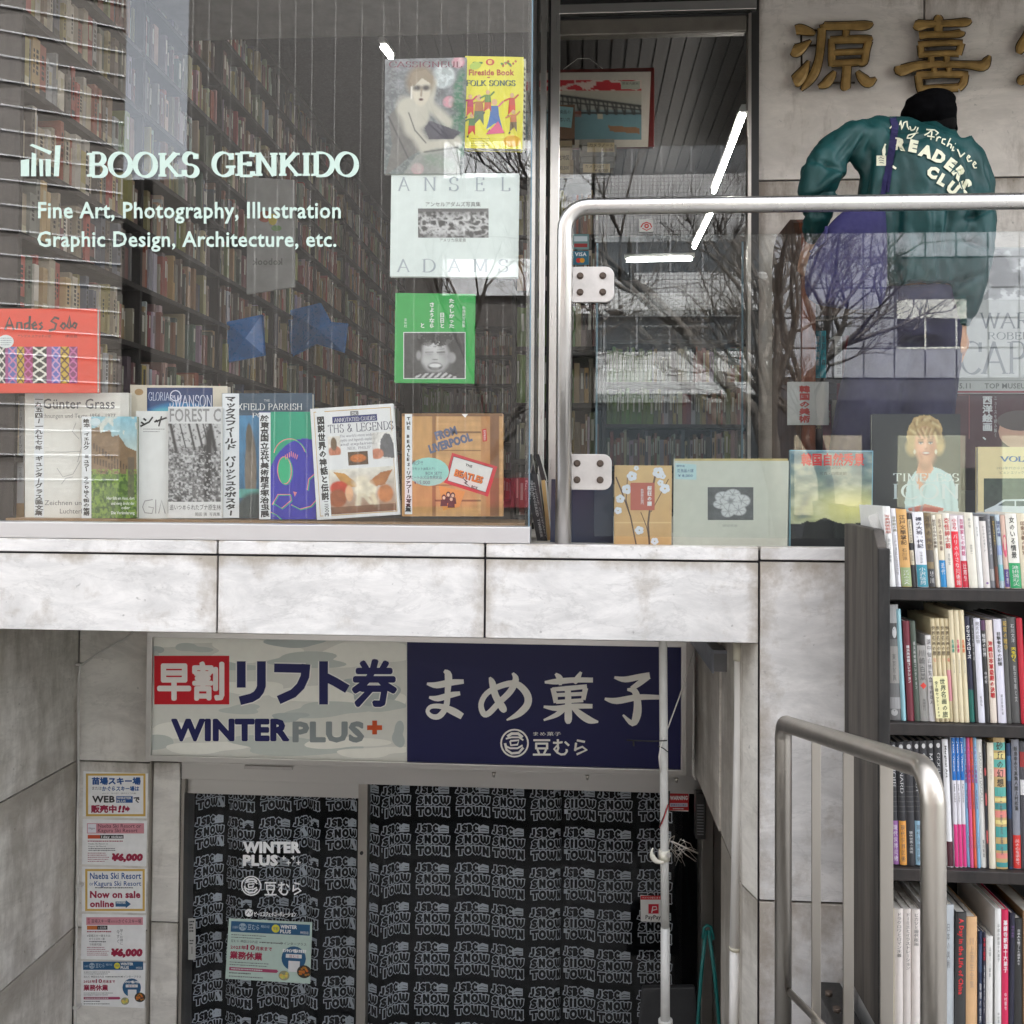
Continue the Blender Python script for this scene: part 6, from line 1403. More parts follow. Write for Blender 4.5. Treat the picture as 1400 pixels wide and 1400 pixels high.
for x_ in (.435, .575): pc.ell(x_, .258, .042, .02, srgb(150, 96, 76), .6, 0, .6); pc.ell(x_, .265, .027, .009, srgb(214, 206, 200), .4); pc.ell(x_, .265, .012, .010, srgb(60, 66, 80), .4); pc.line(x_ - .03, .257, x_ + .03, .257, .006, srgb(60, 40, 34), .9); pc.line(x_ - .04, .238, x_ + .035, .235, .007, srgb(140, 104, 70), .7)
pc.ell(.51, .315, .022, .014, srgb(176, 110, 88), .6, 0, .8); pc.line(.5, .27, .503, .305, .01, srgb(232, 182, 156), .6); pc.ell(.51, .358, .055, .018, srgb(150, 60, 58), .4); pc.ell(.51, .355, .042, .008, srgb(226, 218, 212), .5); pc.ell(.44, .33, .03, .03, srgb(222, 150, 128), .8, 0, .5)
pc.line(.42, .36, .45, .4, .02, srgb(170, 108, 86), .4); pc.ell(.345, .345, .016, .022, srgb(216, 206, 186)); pc.ell(.655, .345, .016, .022, srgb(216, 206, 186))
for a_ in ((.3, .6, .34, .98), (.5, .66, .42, .95), (.7, .56, .8, .9), (.86, .62, .9, .98), (.4, .56, .5, .64)): pc.line(*a_, .02, srgb(140, 166, 172), .5)
pc.mul(.88 + .22 * pc.noise(8, 12, 14)); c.pic(1218, 566, 1312, 716, pc.a, 1)
c.tx('TIMELESS', 1221, 1311, 658, 647, srgb(200, 206, 206), 3, font='n'); c.tx('ICON', 1221, 1311, 682, 661, srgb(190, 200, 202), 3, font='n'); c.build('cover_print', bg_, M['printg'])
o = bookbox('book', 'cream car history book with a white saloon photo', R4(1337, 611, 1424, 740), 3.22, .02, srgb(216, 196, 150), group=gl)
c = Canvas(3.22); c.tx('VOLVO', 1367, 1424, 631, 623.5, srgb(50, 80, 140), 2, font='nb'); c.tx('1920年代から1980年代', 1363, 1418, 642, 638, (.15,) * 3, 2); c.tx('ビョン エリック リンド', 1367, 1415, 648, 644, (.15,) * 3, 2)
pc = Pic(60, 60, srgb(60, 70, 60), srgb(60, 56, 52)); pc.mul(.5 + 1. * pc.noise(14, 14, 3)); c.pic(1345, 654, 1424, 735, pc.a, 1)
c.poly([(1346, 697), (1360, 691), (1372, 683), (1410, 682), (1424, 690), (1424, 712), (1347, 708)], srgb(200, 204, 208), 2); c.poly([(1364, 691), (1374, 685), (1387, 685), (1387, 692)], srgb(50, 60, 70), 3); c.poly([(1389, 685), (1408, 685), (1416, 692), (1389, 692)], srgb(50, 60, 70), 3); c.ell(1364, 707, 7, 7, (.03,) * 3, 4); c.ell(1364, 707, 3.5, 3.5, (.4,) * 3, 5)
c.build('cover_print', o)
# ================================================================== OUTDOOR BOOKCASE AND ITS BOOKS
YF = 2.68
zb = [P(1210, y, YF).z for y in (803.5, 987.5, 1186, 1412)]       # tops of the boards
bc = thing('bookcase', 'dark weathered wooden bookcase full of secondhand books standing outside the wall', 'bookcase', (1.1, 2.82, 0))
Xl = PX(1197, YF, 900); Xl2 = Xl + .031; Xr = 1.40
zt_b, zt_f = PZ(716, 2.95, 1160), PZ(748, YF, 1212)
prof_ = [(2.665, 0.02), (2.665, zt_f), (2.70, zt_b - .004), (2.985, zt_b), (2.985, 0.02)]
def side(x0, x1, nm):
    mb = MB(); n = len(prof_)
    vs = [(x0, y, z) for y, z in prof_] + [(x1, y, z) for y, z in prof_]
    mb.add(vs, [tuple(range(n)), tuple(range(2 * n - 1, n - 1, -1))] + [(i, i + n, (i + 1) % n + n, (i + 1) % n) for i in range(n)]); return mb.build(nm, M['sidewood'], bc, bevel=.003)
side(Xl, Xl2 - .004, 'side_board'); side(Xr, Xr + .03, 'side_board')
for xx in (Xl, Xr + .0):
    MB().box(xx - .001, xx + .031, 2.652, 2.6645, .02, zt_f - .002).build('front_edge', M['frontwood'], bc, bevel=.003)
for k, z in enumerate(zb):
    MB().box(Xl2 - .003, Xr - .001, YF - .004, 2.985, z - .034, z).build('shelf_board', M['shelfwood'], bc, bevel=.003)
MB().box(Xl2 - .003, Xr - .001, 2.972, 2.984, .03, zb[0] + .02).build('back_board', M['dark'], bc)

def sbook(row, label, x0, x1, top, colr, title='', tcol=(.05,) * 3, band=None, btext='', lean=None, vert=True, ty=(.06, .62), bold=.12, dep=.19, tw=None, bot=None, extra=None, Yf=None, latin=False, font='s', top2=None, group=None):
    """x0, x1: pixel span of the spine at its foot; top: pixel row of its head"""
    foot = bot if bot else {0: 801, 1: 986.2, 2: 1184, 3: 1409}[row] + (x0 - 1210) * .025
    ln = {0: .075, 1: .052, 2: .03, 3: .0}[row] if lean is None else lean
    Y = Yf or YF + .012 + random.uniform(0, .006)
    h = foot - top; sh_ = ln * h; g = .25
    quad = [(x0 + g - sh_, top), (x1 - g - sh_, top), (x1 - g, foot), (x0 + g, foot)]
    f = [P(x, y, Y) for x, y in quad]; dz = zb[row] + .0015 - min(f[2].z, f[3].z)
    f[2].z = f[3].z = zb[row] + .0015
    base = (f[2] + f[3]) / 2
    mb = MB(); b = [v + Vector((0, dep, 0)) for v in f]; wx = (f[1] - f[0]).length; cth = min(.0022, wx * .2)
    ux = (f[1] - f[0]).normalized()
    def blk(A, m, c, y0, y1): mb.add([Vector((v.x, y0, v.z)) for v in A] + [Vector((v.x, y1, v.z)) for v in A], [(0, 3, 2, 1), (4, 5, 6, 7), (0, 1, 5, 4), (1, 2, 6, 5), (2, 3, 7, 6), (3, 0, 4, 7)], m, False, c)
    blk([f[0], f[0] + ux * cth, f[3] + ux * cth, f[3]], 0, colr, Y + .003, Y + dep)
    blk([f[1] - ux * cth, f[1], f[2], f[2] - ux * cth], 0, colr, Y + .003, Y + dep)
    blk([f[0] + ux * cth, f[1] - ux * cth, f[2] - ux * cth, f[3] + ux * cth], 1, (.6,) * 3, Y + .004, Y + dep - .003) if False else None
    dn = Vector((0, 0, -.003)); i_ = ux * (cth + .0002)
    blk([f[0] + i_ + dn, f[1] - i_ + dn, f[2] - i_ - dn, f[3] + i_ - dn], 1, (.6,) * 3, Y + .006, Y + dep - .003)
    # rounded spine
    vs = []; ns_ = 5
    for k in range(ns_ + 1):
        t = k / ns_; yy = Y + .0035 * (2 * t - 1) ** 2
        for (A, B) in ((f[0], f[1]), (f[3], f[2])):
            v = A.lerp(B, t); vs.append(Vector((v.x, yy, v.z)))
    vs += [Vector((v.x, Y + .0055, v.z)) for v in (f[0], f[1], f[2], f[3])]
    fs = [(2 * k, 2 * k + 1, 2 * k + 3, 2 * k + 2) for k in range(ns_)]; q = 2 * (ns_ + 1)
    fs += [tuple([2 * k for k in range(ns_ + 1)] + [q + 1, q]), tuple([2 * k + 1 for k in range(ns_, -1, -1)] + [q + 3, q + 2])]
    mb.add(vs, fs, 0, False, colr)
    o = mb.build('book', [M['printg'], M['paper']], loc=base, color=True); meta(o, label, 'book', group or 'books in the outdoor bookcase')
    W = x1 - x0 - 2 * g
    def fn(x, y, lay):  # x 0..1 across, y 0..1 down
        A = f[0].lerp(f[1], x); B = f[3].lerp(f[2], x); v = A.lerp(B, y)
        return (v.x, Y + .0035 * (2 * x - 1) ** 2 - lay * EPS - .0002, v.z)
    c = Canvas(Y, fn=fn); cw = W
    if band:
        (b0, bcol) = band
        c.raw([(k / 4, b0) for k in range(5)] + [(k / 4, .995) for k in range(5)], [(k, k + 1, k + 6, k + 5) for k in range(4)], bcol, 1.2)
    def vt(t, y0, y1, wf, col, bd):
        n = len(t); p = (y1 - y0) / n
        for i, ch in enumerate(t):
            if ch == ' ': continue
            V, Fc, bb = glyphs(ch, 0, 1, 's'); cy = y0 + p * (i + .5)
            mx, my = (0.5, 0.38) if ord(ch) > 0x2e00 else ((bb[0] + bb[1]) / 2, (bb[2] + bb[3]) / 2)
            out = []
            for v in V:
                u, hh = v[0] - mx, v[1] - my
                if ch in 'ー': u, hh = hh, -u
                out.append((.5 + u * wf, cy - hh * p * .96))
            c.raw(out, Fc, col, 2)
            if bd:
                for q_, (a_, b_) in enumerate(FAT[1:5]): c.raw([(x + a_ * bd * wf * .18, y + b_ * bd * p * .16) for x, y in out], Fc, col, 2.1 + .05 * q_)
    def rt(t, y0, y1, wf, col, bd=.02, fnt='s'):
        V, Fc, bb = glyphs(t, bd if not is_cjk(t) else 0, 1, fnt); k = (y1 - y0) / (bb[1] - bb[0])
        c.raw([(.5 + (v[1] - (bb[3]) / 2) / max(bb[3], .3) * wf, y0 + (v[0] - bb[0]) * k) for v in V], Fc, col, 2)
    if title:
        if latin: rt(title, ty[0], ty[1], tw or .5, tcol, .03, font)
        else: vt(title, ty[0], ty[1], tw or .8, tcol, bold)
    if btext and band: vt(btext, band[0] + .03, min(.97, band[0] + .03 + .085 * len(btext)), .6, (.75,) * 3 if sum(band[1]) < .9 else (.08,) * 3, 0)
    if extra:
        for e in extra:
            if e[0] == 'v': vt(*e[1:])
            elif e[0] == 'r': rt(*e[1:])
            elif e[0] == 'b': c.raw([(k / 4, e[1]) for k in range(5)] + [(k / 4, e[2]) for k in range(5)], [(k, k + 1, k + 6, k + 5) for k in range(4)], e[3], 1.4 + e[1] * .2)
            elif e[0] == 'd': c.poly([(e[1], e[2] - e[4]), (e[1] + e[3], e[2]), (e[1], e[2] + e[4]), (e[1] - e[3], e[2])], e[5], 2)
            elif e[0] == 'o': c.ell(e[1], e[2], e[3], e[4], e[5], 2.5, n=12)
    if c.mb.v: c.build('spine_print', o, M['printg'])
    return o
def X1(v): return 1180 + v / 6.364
def T1(v): return 680 + v / 6.364
w_ = srgb(224, 222, 214); cr_ = srgb(218, 208, 184); dk = (.03, .03, .035)
T_ = 'on the top shelf'
sbook(0, 'tall white catalogue at the left end of the top shelf', X1(222), X1(290), T1(78), srgb(226, 226, 224), '写真美術館展', srgb(190, 120, 110), ty=(.1, .34), extra=[('v', '現代日本美術', .4, .7, .45, (.3,) * 3, 0)], dep=.22)
sbook(0, 'thin white booklet second on the top shelf', X1(291), X1(336), T1(96), srgb(216, 216, 222), '浮世絵の美', (.3, .3, .2), ty=(.1, .3), extra=[('v', '江戸の意匠と生活文化', .34, .85, .5, (.25,) * 3, 0)], dep=.22)
sbook(0, 'tan book of Edo literature notes with sage band, top shelf', X1(338), X1(430), T1(103), srgb(206, 160, 96), '江戸文學掌記', (.12, .07, .03), (.75, srgb(150, 168, 120)), '江戸の文人', extra=[('v', '石川淳', .5, .66, .5, (.15, .1, .05), 0)], ty=(.07, .46), tw=.62)
sbook(0, 'black book with cream title boxes next to the tan one, top shelf', X1(431), X1(469), T1(140), dk, '', extra=[('b', .08, .4, srgb(206, 196, 170)), ('v', '近代日本の画家論', .09, .39, .6, dk, 0), ('b', .5, .7, srgb(206, 196, 170)), ('v', '土方定一', .52, .69, .6, dk, 0)])
sbook(0, 'white biography with bold black title and teal band, top shelf', X1(478), X1(575), T1(130), srgb(224, 224, 230), '裸の大将一代記', (.04, .04, .07), (.7, srgb(50, 140, 160)), '小沢信男', ty=(.06, .48), tw=.62, extra=[('v', '山下清の見た夢', .52, .68, .3, (.1,) * 3, 0)])
sbook(0, 'olive brown novel with heavy gold characters, top shelf', X1(576), X1(637), T1(134), srgb(122, 106, 76), '浮世の画家', (.10, .07, .04), (.75, dk), '早川', ty=(.04, .5), tw=.85, bold=.25, extra=[('b', .5, .66, (.08, .07, .06))])
sbook(0, 'white essay book beside the olive novel, top shelf', X1(638), X1(679), T1(152), srgb(222, 218, 204), '社会のなかの美術', (.1, .07, .04), ty=(.06, .46), tw=.75)
sbook(0, 'cream art theory book with bright blue band, top shelf', X1(680), X1(736), T1(146), cr_, '近代の芸術論', (.2, .12, .1), (.63, srgb(26, 130, 190)), '近代', ty=(.06, .5), tw=.5)
sbook(0, 'white book with red brush title, top shelf', X1(737), X1(802), T1(138), srgb(224, 220, 208), '奇怪紳士録', srgb(190, 60, 60), ty=(.06, .48), tw=.75, extra=[('v', '荒俣宏', .54, .7, .35, (.2,) * 3, 0)])
sbook(0, 'white book wrapped in a tall scarlet band, top shelf', X1(803), X1(868), T1(158), srgb(226, 216, 216), '小さな', srgb(200, 40, 60), (.22, srgb(220, 30, 54)), 'パリの小さな美術館', ty=(.04, .2), tw=.7)
sbook(0, 'white and pink book with a short crimson band, top shelf', X1(869), X1(927), T1(156), srgb(226, 218, 224), '芸術家との対話', srgb(190, 70, 120), (.63, srgb(196, 22, 54)), '辻邦生', ty=(.05, .56), tw=.6)
sbook(0, 'broad cream book with a tiny grey title, top shelf', X1(929), X1(1006), T1(134), srgb(218, 214, 200), '時の翳', (.2,) * 3, ty=(.07, .2), tw=.3, bold=0, extra=[('v', '串田孫一', .42, .56, .3, (.2,) * 3, 0)])
sbook(0, 'plain white slim book right of the broad cream one, top shelf', X1(1007), X1(1055), T1(166), srgb(222, 222, 220), '旅の絵', (.3,) * 3, ty=(.14, .28), tw=.35, bold=0)
sbook(0, 'white fashion book with a black head label, top shelf', X1(1056), X1(1114), T1(168), srgb(214, 208, 204), 'パリからのモード', (.1,) * 3, ty=(.12, .5), tw=.4, bold=0, extra=[('b', .0, .06, dk), ('o', .5, .93, .2, .015, (.2, .1, .3))])
sbook(0, 'grey art guide with pale titles, top shelf', X1(1116), X1(1158), T1(150), srgb(120, 122, 128), 'アートの現在と未来', (.7,) * 3, ty=(.06, .55), tw=.5, bold=0, extra=[('b', .74, .9, (.4,) * 3)])
sbook(0, 'dark book with a gold title and brown foot, top shelf', X1(1160), X1(1192), T1(165), srgb(70, 64, 60), 'グリーンフィンガー', srgb(206, 180, 90), (.7, srgb(110, 60, 46)), '', ty=(.06, .4), tw=.7)
sbook(0, 'pale blue and pink illustrated spine, top shelf', X1(1194), X1(1240), T1(150), srgb(180, 196, 206), '国芳の猫', srgb(60, 70, 120), ty=(.08, .3), tw=.7, extra=[('b', .42, .55, srgb(150, 170, 210)), ('b', .68, .9, srgb(130, 190, 196))])
sbook(0, 'spine with rose picture and violet foot, top shelf', X1(1242), X1(1284), T1(156), srgb(206, 176, 160), '', extra=[('o', .5, .42, .45, .16, srgb(200, 80, 110)), ('b', .74, .98, srgb(80, 60, 130)), ('v', '幻想', .76, .94, .5, (.7,) * 3, 0)])
sbook(0, 'white book with brushed title and green band, right part of the top shelf', X1(1286), X1(1388), T1(140), srgb(224, 222, 212), '女のいる情景', (.03,) * 3, (.66, srgb(26, 150, 90)), '池田満寿夫', ty=(.04, .6), tw=.5, bold=.1)
sbook(0, 'cream art history book cut by the picture edge, top shelf', X1(1389), X1(1470), T1(140), cr_, '印象主義の歴史', (.25, .15, .1), ty=(.1, .55), tw=.55)
def X2(v): return 1200 + v / 7
def T2(v): return 820 + v / 7
sbook(1, 'grey photographic catalogue at the left end of the second shelf', X2(118), X2(230), T2(46), (.14, .14, .14), '', dep=.2, lean=.03, extra=[('b', .0, .16, (.35,) * 3), ('b', .16, .3, (.06,) * 3), ('o', .6, .24, .2, .05, (.5,) * 3), ('b', .36, .68, (.28, .27, .25)), ('v', '東京写真', .42, .66, .3, (.06,) * 3, 0), ('b', .8, .9, (.3,) * 3), ('o', .4, .93, .3, .03, (.4,) * 3)])
sbook(1, 'thin light blue booklet, second shelf', X2(232), X2(279), T2(90), srgb(150, 196, 206), dep=.2)
sbook(1, 'maroon museum collection catalogue, second shelf', X2(291), X2(358), T2(204), srgb(112, 36, 52), '横浜美術館コレクション', (.7,) * 3, ty=(.24, .62), tw=.5)
sbook(1, 'dark sage museum collection catalogue, second shelf', X2(359), X2(413), T2(206), srgb(72, 84, 74), '横浜美術館コレクション', (.6,) * 3, ty=(.2, .68), tw=.45, bold=0)
sbook(1, 'light grey town views book with a red diamond, second shelf', X2(414), X2(498), T2(438), srgb(150, 148, 144), '川崎百景', (.07,) * 3, ty=(.05, .46), tw=.75, bold=0, extra=[('d', .5, .53, .38, .045, srgb(216, 60, 50)), ('v', '後藤範行', .7, .86, .35, (.12,) * 3, 0)])
sbook(1, 'white exhibition album with brush title, second shelf', X2(499), X2(556), T2(340), srgb(218, 216, 216), '湖中仙山博覧会', (.06,) * 3, ty=(.04, .55), tw=.7, bold=0, extra=[('v', '中村雄太', .58, .8, .6, (.1,) * 3, 0)])
for i in range(4):
    sbook(1, ['first cream world masterpieces volume, second shelf', 'second cream world masterpieces volume behind the handwritten slip', 'third cream world masterpieces volume behind the handwritten slip', 'fourth cream world masterpieces volume with a pink strip'][i], X2(557 + i * 44), X2(600 + i * 44), T2(180), srgb(210, 196, 160), '世界名画の旅', (.12, .09, .05), ty=(.07, .36), tw=.85, extra=[('v', '壱二三春'[i], .38, .42, .7, srgb(206, 70, 60), 0)] + ([('b', .5, .8, srgb(216, 150, 160))] if i == 3 else []))
for i, cc_ in enumerate((srgb(60, 150, 130), srgb(206, 60, 110), srgb(216, 110, 60))):
    sbook(1, ['tall cream exhibition volume with green title, second shelf', 'tall cream exhibition volume with pink title, second shelf', 'tall cream exhibition volume with orange title, second shelf'][i], X2(735 + i * 50), X2(784 + i * 50), T2(100), srgb(216, 204, 172), '名画展', cc_, ty=(.26, .38), tw=.5, bold=.2, extra=[('v', '展覧会カタログ全集', .44, .56, .25, (.3,) * 3, 0)])
sbook(1, 'navy gardening book about hellebores with teal foot, second shelf', X2(886), X2(936), T2(160), srgb(24, 26, 54), 'クリスマスローズ', (.75,) * 3, (.69, srgb(16, 96, 86)), '', ty=(.08, .4), tw=.8, bold=.3)
sbook(1, 'charcoal book with small pale title, second shelf', X2(937), X2(970), T2(186), (.05,) * 3, 'ちいさな庭の物語', (.55,) * 3, ty=(.05, .4), tw=.55, bold=0)
sbook(1, 'white photo memoir titled in grey, second shelf', X2(971), X2(1034), T2(180), srgb(214, 214, 224), '閃光の記憶', (.15,) * 3, ty=(.03, .24), tw=.65, bold=0, extra=[('v', '松田弘', .74, .84, .4, (.15,) * 3, 0)])
sbook(1, 'black novel with mottled picture, second shelf', X2(1036), X2(1083), T2(195), (.025,) * 3, '戦慄の世界', (.6,) * 3, ty=(.13, .36), tw=.8, extra=[('b', .0, .1, (.1, .04, .1)), ('v', '中村紀', .5, .62, .6, (.7,) * 3, 0)])
sbook(1, 'cream war photo book titled in red, second shelf', X2(1085), X2(1150), T2(195), srgb(216, 204, 190), '沖縄日本軍最期の決戦', srgb(180, 36, 40), ty=(.2, .76), tw=.7, bold=.25)
sbook(1, 'white testimony book with bold black title, second shelf', X2(1162), X2(1241), T2(186), srgb(216, 214, 226), '目撃者たちの記憶', (.06,) * 3, ty=(.12, .45), tw=.58, bold=.15, extra=[('v', '朝日新聞社編', .72, .92, .25, (.1,) * 3, 0)])
sbook(1, 'dark grey volume with gold title, second shelf', X2(1243), X2(1290), T2(180), (.09, .09, .085), '昭和の戦争', srgb(190, 160, 80), ty=(.02, .3), tw=.85)
sbook(1, 'charcoal photo album with yellow brush word, second shelf', X2(1292), X2(1380), T2(168), (.07, .07, .07), '', extra=[('v', '天を行く', .28, .42, .6, srgb(216, 196, 40), .2), ('v', '石川文洋', .06, .24, .4, (.6,) * 3, 0), ('v', '航空写真と文', .45, .8, .3, (.5,) * 3, 0)])
sbook(1, 'scarlet book cut by the picture edge, second shelf', X2(1382), X2(1440), T2(176), srgb(180, 20, 44), dep=.19)
def X3(v): return 1200 + v / 6.667
def T3(v): return 990 + v / 6.667
ser = [(136, 203, srgb(150, 100, 160), 'RENOIR'), (204, 272, srgb(214, 150, 70), 'BONNARD'), (273, 348, None, 'DUFY'), (349, 412, srgb(140, 176, 196), 'ROUAULT'), (413, 478, srgb(206, 160, 186), 'CEZANNE'), (479, 545, srgb(120, 130, 160), 'MATISSE'), (546, 612, srgb(160, 170, 120), 'GOGH')]
for i, (a, b, bnd, nm) in enumerate(ser):
    sbook(2, 'black art series volume ' + ['with violet band', 'with orange band', 'without band, fourth from the bookcase side', 'with light blue band', 'with pink band', 'behind the handrail bend', 'last before the white book'][i] + ', third shelf', X3(a), X3(b), T3(165 - 3 * i), (.025, .025, .03), nm, (.55,) * 3, ((.64, bnd) if bnd else None), '現代世界美術' if bnd else '', latin=True, font='n', ty=(.1, .1 + .045 * len(nm)), tw=.45, lean=.025,
          extra=[('o', .5, .04, .28, .02, (.55,) * 3)] + [('b', .36 + .04 * k, .368 + .04 * k, (.07,) * 3) for k in range(6)] + ([('v', '現代世界の美術', .72, .9, .45, (.6,) * 3, 0)] if not bnd else []))
sbook(2, 'white book on marginal art with dark red foot, third shelf', X3(640), X3(696), T3(138), srgb(220, 220, 222), 'Marginal Art', (.12,) * 3, (.8, (.06, .01, .02)), '', latin=True, font='s', ty=(.05, .3), tw=.35, lean=.045)
for i in range(3):
    sbook(2, ['first blue headed pink footed paperback, third shelf', 'second blue headed pink footed paperback, third shelf', 'third blue headed pink footed paperback, third shelf'][i], X3(706 + i * 38), X3(743 + i * 38), T3(122), srgb(218, 216, 222), 'Jeux Vision', (.75,) * 3, (.67, srgb(216, 60, 130)), '', latin=True, ty=(.03, .26), tw=.4, lean=.03, extra=[('b', .002, .33, srgb(24, 110, 190)), ('r', ['Luna CARE', 'Jour CARD', 'Pays PARADIS'][i], .36, .5, .35, (.15,) * 3)])
for i, cc_ in enumerate((srgb(130, 180, 214), srgb(214, 90, 140), srgb(216, 100, 70), srgb(130, 180, 214))):
    sbook(2, ['slim light blue art pamphlet beside the pink footed set, third shelf', 'slim rose art pamphlet, third shelf', 'slim orange art pamphlet, third shelf', 'slim light blue art pamphlet beside the white monograph, third shelf'][i], X3(820 + i * 31), X3(850 + i * 31), T3(124), cc_, 'ヘルシンキ美術館', (.3, .1, .3), ty=(.06, .35), tw=.75, lean=.035, extra=[('v', '展覧会図録', .4, .55, .5, (.2, .1, .2), 0), ('v', '一九九四', .72, .85, .4, (.2,) * 3, 0)])
sbook(2, 'white painter monograph with sea green Latin title, third shelf', X3(945), X3(1001), T3(140), srgb(220, 218, 212), 'MARC CHAGALL', (.2, .22, .2), latin=True, font='n', ty=(.1, .5), tw=.35, lean=.04, extra=[('v', '東京新聞', .78, .92, .35, (.1,) * 3, 0)])
sbook(2, 'black and salmon spine squeezed after the Chagall book, third shelf', X3(1002), X3(1020), T3(172), dk, lean=.03, extra=[('b', .2, .26, srgb(206, 90, 90)), ('b', .4, .5, srgb(206, 90, 90)), ('b', .7, .8, srgb(206, 90, 90))])
sbook(2, 'cream boxed book nearly blank, third shelf', X3(1022), X3(1082), T3(172), srgb(216, 208, 188), lean=.02, extra=[('v', '東山魁夷', .1, .3, .3, (.5, .45, .38), 0)])
sbook(2, 'tan boxed novel of dune fantasies with teal and pink stripes, third shelf', X3(1086), X3(1192), T3(120), srgb(186, 158, 106), '砂丘の幻想', (.05, .05, .04), ty=(.03, .38), tw=.6, lean=.025, extra=[('b', .04, .1, srgb(90, 170, 160)), ('b', .12, .16, srgb(216, 200, 130)), ('b', .17, .23, srgb(90, 170, 160)), ('b', .24, .3, srgb(214, 140, 130)), ('b', .38, .45, srgb(80, 160, 150)), ('b', .46, .49, srgb(216, 200, 130)), ('b', .5, .55, srgb(60, 130, 130)), ('b', .56, .61, srgb(214, 130, 120)), ('b', .63, .66, srgb(216, 200, 130)), ('b', .68, .76, srgb(70, 150, 145)), ('b', .81, .86, srgb(60, 140, 140)), ('b', .88, .92, srgb(214, 130, 120)), ('b', .95, .985, srgb(60, 140, 140)), ('v', '上林暁短編集', .42, .9, .2, (.1,) * 3, 0)])
sbook(2, 'deep blue seascape spine, third shelf', X3(1197), X3(1238), T3(175), srgb(26, 54, 90), lean=.02, extra=[('b', .1, .3, srgb(50, 100, 140)), ('b', .6, .98, (.02, .02, .03))])
sbook(2, 'grey photo book of a woman painter with red band, third shelf', X3(1242), X3(1314), T3(142), srgb(128, 130, 140), '飯島幸永写真集人間上村松篁', (.03,) * 3, (.74, srgb(206, 50, 44)), '美の心を求めて', ty=(.05, .55), tw=.5, lean=.02)
sbook(2, 'dark spine with red label at the right end of the third shelf', X3(1318), X3(1400), T3(160), (.06, .06, .07), lean=.02, extra=[('b', .08, .2, srgb(150, 40, 40)), ('b', .3, .42, (.6,) * 3)])
def X4(v): return 1200 + v / 6.364
def T4(v): return 1180 + v / 6.364
bt4 = [('first of three ivory art books at the left of the bottom shelf', 150, 226, 398, srgb(214, 206, 200), 'ドラクロワとロマン主義'), ('middle of three ivory art books, about illustration, bottom shelf', 227, 300, 400, srgb(214, 206, 200), 'ドーミエとイラストレーション'), ('last of three ivory art books, about modern prints, bottom shelf', 301, 374, 404, srgb(214, 206, 200), 'ピカソと現代版画')]
sbook(3, 'cream edge beside the ivory art books, bottom shelf', X4(132), X4(149), T4(402), cr_, lean=0)
for lab, a, b, tp, cc_, t in bt4: sbook(3, lab, X4(a), X4(b), T4(tp), cc_, t, (.1,) * 3, ty=(.03, .03 + .034 * len(t)), tw=.6, bold=0, lean=0, dep=.24)
sbook(3, 'white book with red dots half hidden by the handrail, bottom shelf', X4(382), X4(450), T4(362), srgb(216, 216, 216), '安野光雅', (.1,) * 3, ty=(.22, .42), lean=0, extra=[('o', .5, .04, .2, .012, srgb(190, 30, 50)), ('o', .5, .15, .2, .012, srgb(190, 30, 50)), ('v', '美術館所蔵', .45, .7, .7, (.1,) * 3, 0)])
sbook(3, 'pale blue art book behind the handrail, bottom shelf', X4(452), X4(560), T4(380), srgb(170, 190, 200), lean=0)
sbook(3, 'light grey art book right of the handrail, bottom shelf', X4(562), X4(668), T4(366), srgb(176, 182, 186), '日本の美術', (.2,) * 3, ty=(.14, .5), tw=.3, lean=0, bold=0)
sbook(3, 'black photo book with red Latin title on a day in China, bottom shelf', X4(672), X4(768), T4(430), (.03,) * 3, 'A Day in the Life of China', srgb(206, 40, 44), latin=True, font='s', ty=(.05, .68), tw=.42, lean=-.01)
sbook(3, 'broad plain tan book, bottom shelf', X4(770), X4(870), T4(470), srgb(206, 166, 122), '川上澄生全集', (.42, .3, .2), ty=(.17, .62), tw=.4, lean=0, bold=0, dep=.24)
sbook(3, 'short navy book with pale specks, bottom shelf', X4(876), X4(910), T4(600), srgb(34, 48, 76), '歌麿の世界', (.7,) * 3, ty=(.5, .9), tw=.6, lean=-.005, bold=0, extra=[('b', .12, .4, srgb(60, 80, 110))])
sbook(3, 'short dark book with red characters, bottom shelf', X4(911), X4(941), T4(604), (.02, .02, .04), '写楽と歌舞', srgb(180, 30, 50), ty=(.05, .28), tw=.75, lean=-.005, bold=.2, extra=[('v', '役者絵展カタログ', .32, .8, .45, (.55,) * 3, 0)])
sbook(3, 'short white paperback, bottom shelf', X4(944), X4(1004), T4(640), srgb(216, 214, 210), '山楽ーー絵本', (.2,) * 3, ty=(.1, .42), tw=.35, lean=-.005, bold=0)
sbook(3, 'tall white sutra catalogue, bottom shelf', X4(1024), X4(1080), T4(400), srgb(220, 220, 218), '平成の釈迦十大弟子', (.15,) * 3, ty=(.12, .42), tw=.42, lean=0, bold=0, dep=.26, extra=[('v', '中村晋也', .82, .94, .35, (.15,) * 3, 0)])
sbook(3, 'tall crimson temple disciples catalogue, bottom shelf', X4(1082), X4(1142), T4(408), srgb(200, 30, 80), '薬師寺釈迦十大弟子', (.75,) * 3, ty=(.08, .5), tw=.62, lean=0, bold=.2, dep=.26, extra=[('v', '中村晋也', .66, .8, .4, (.75,) * 3, 0)])
sbook(3, 'tall midnight blue book, bottom shelf', X4(1144), X4(1190), T4(438), (.015, .015, .035), lean=-.01, dep=.26, extra=[('v', '現代画集', .1, .2, .6, srgb(120, 90, 140), 0)])
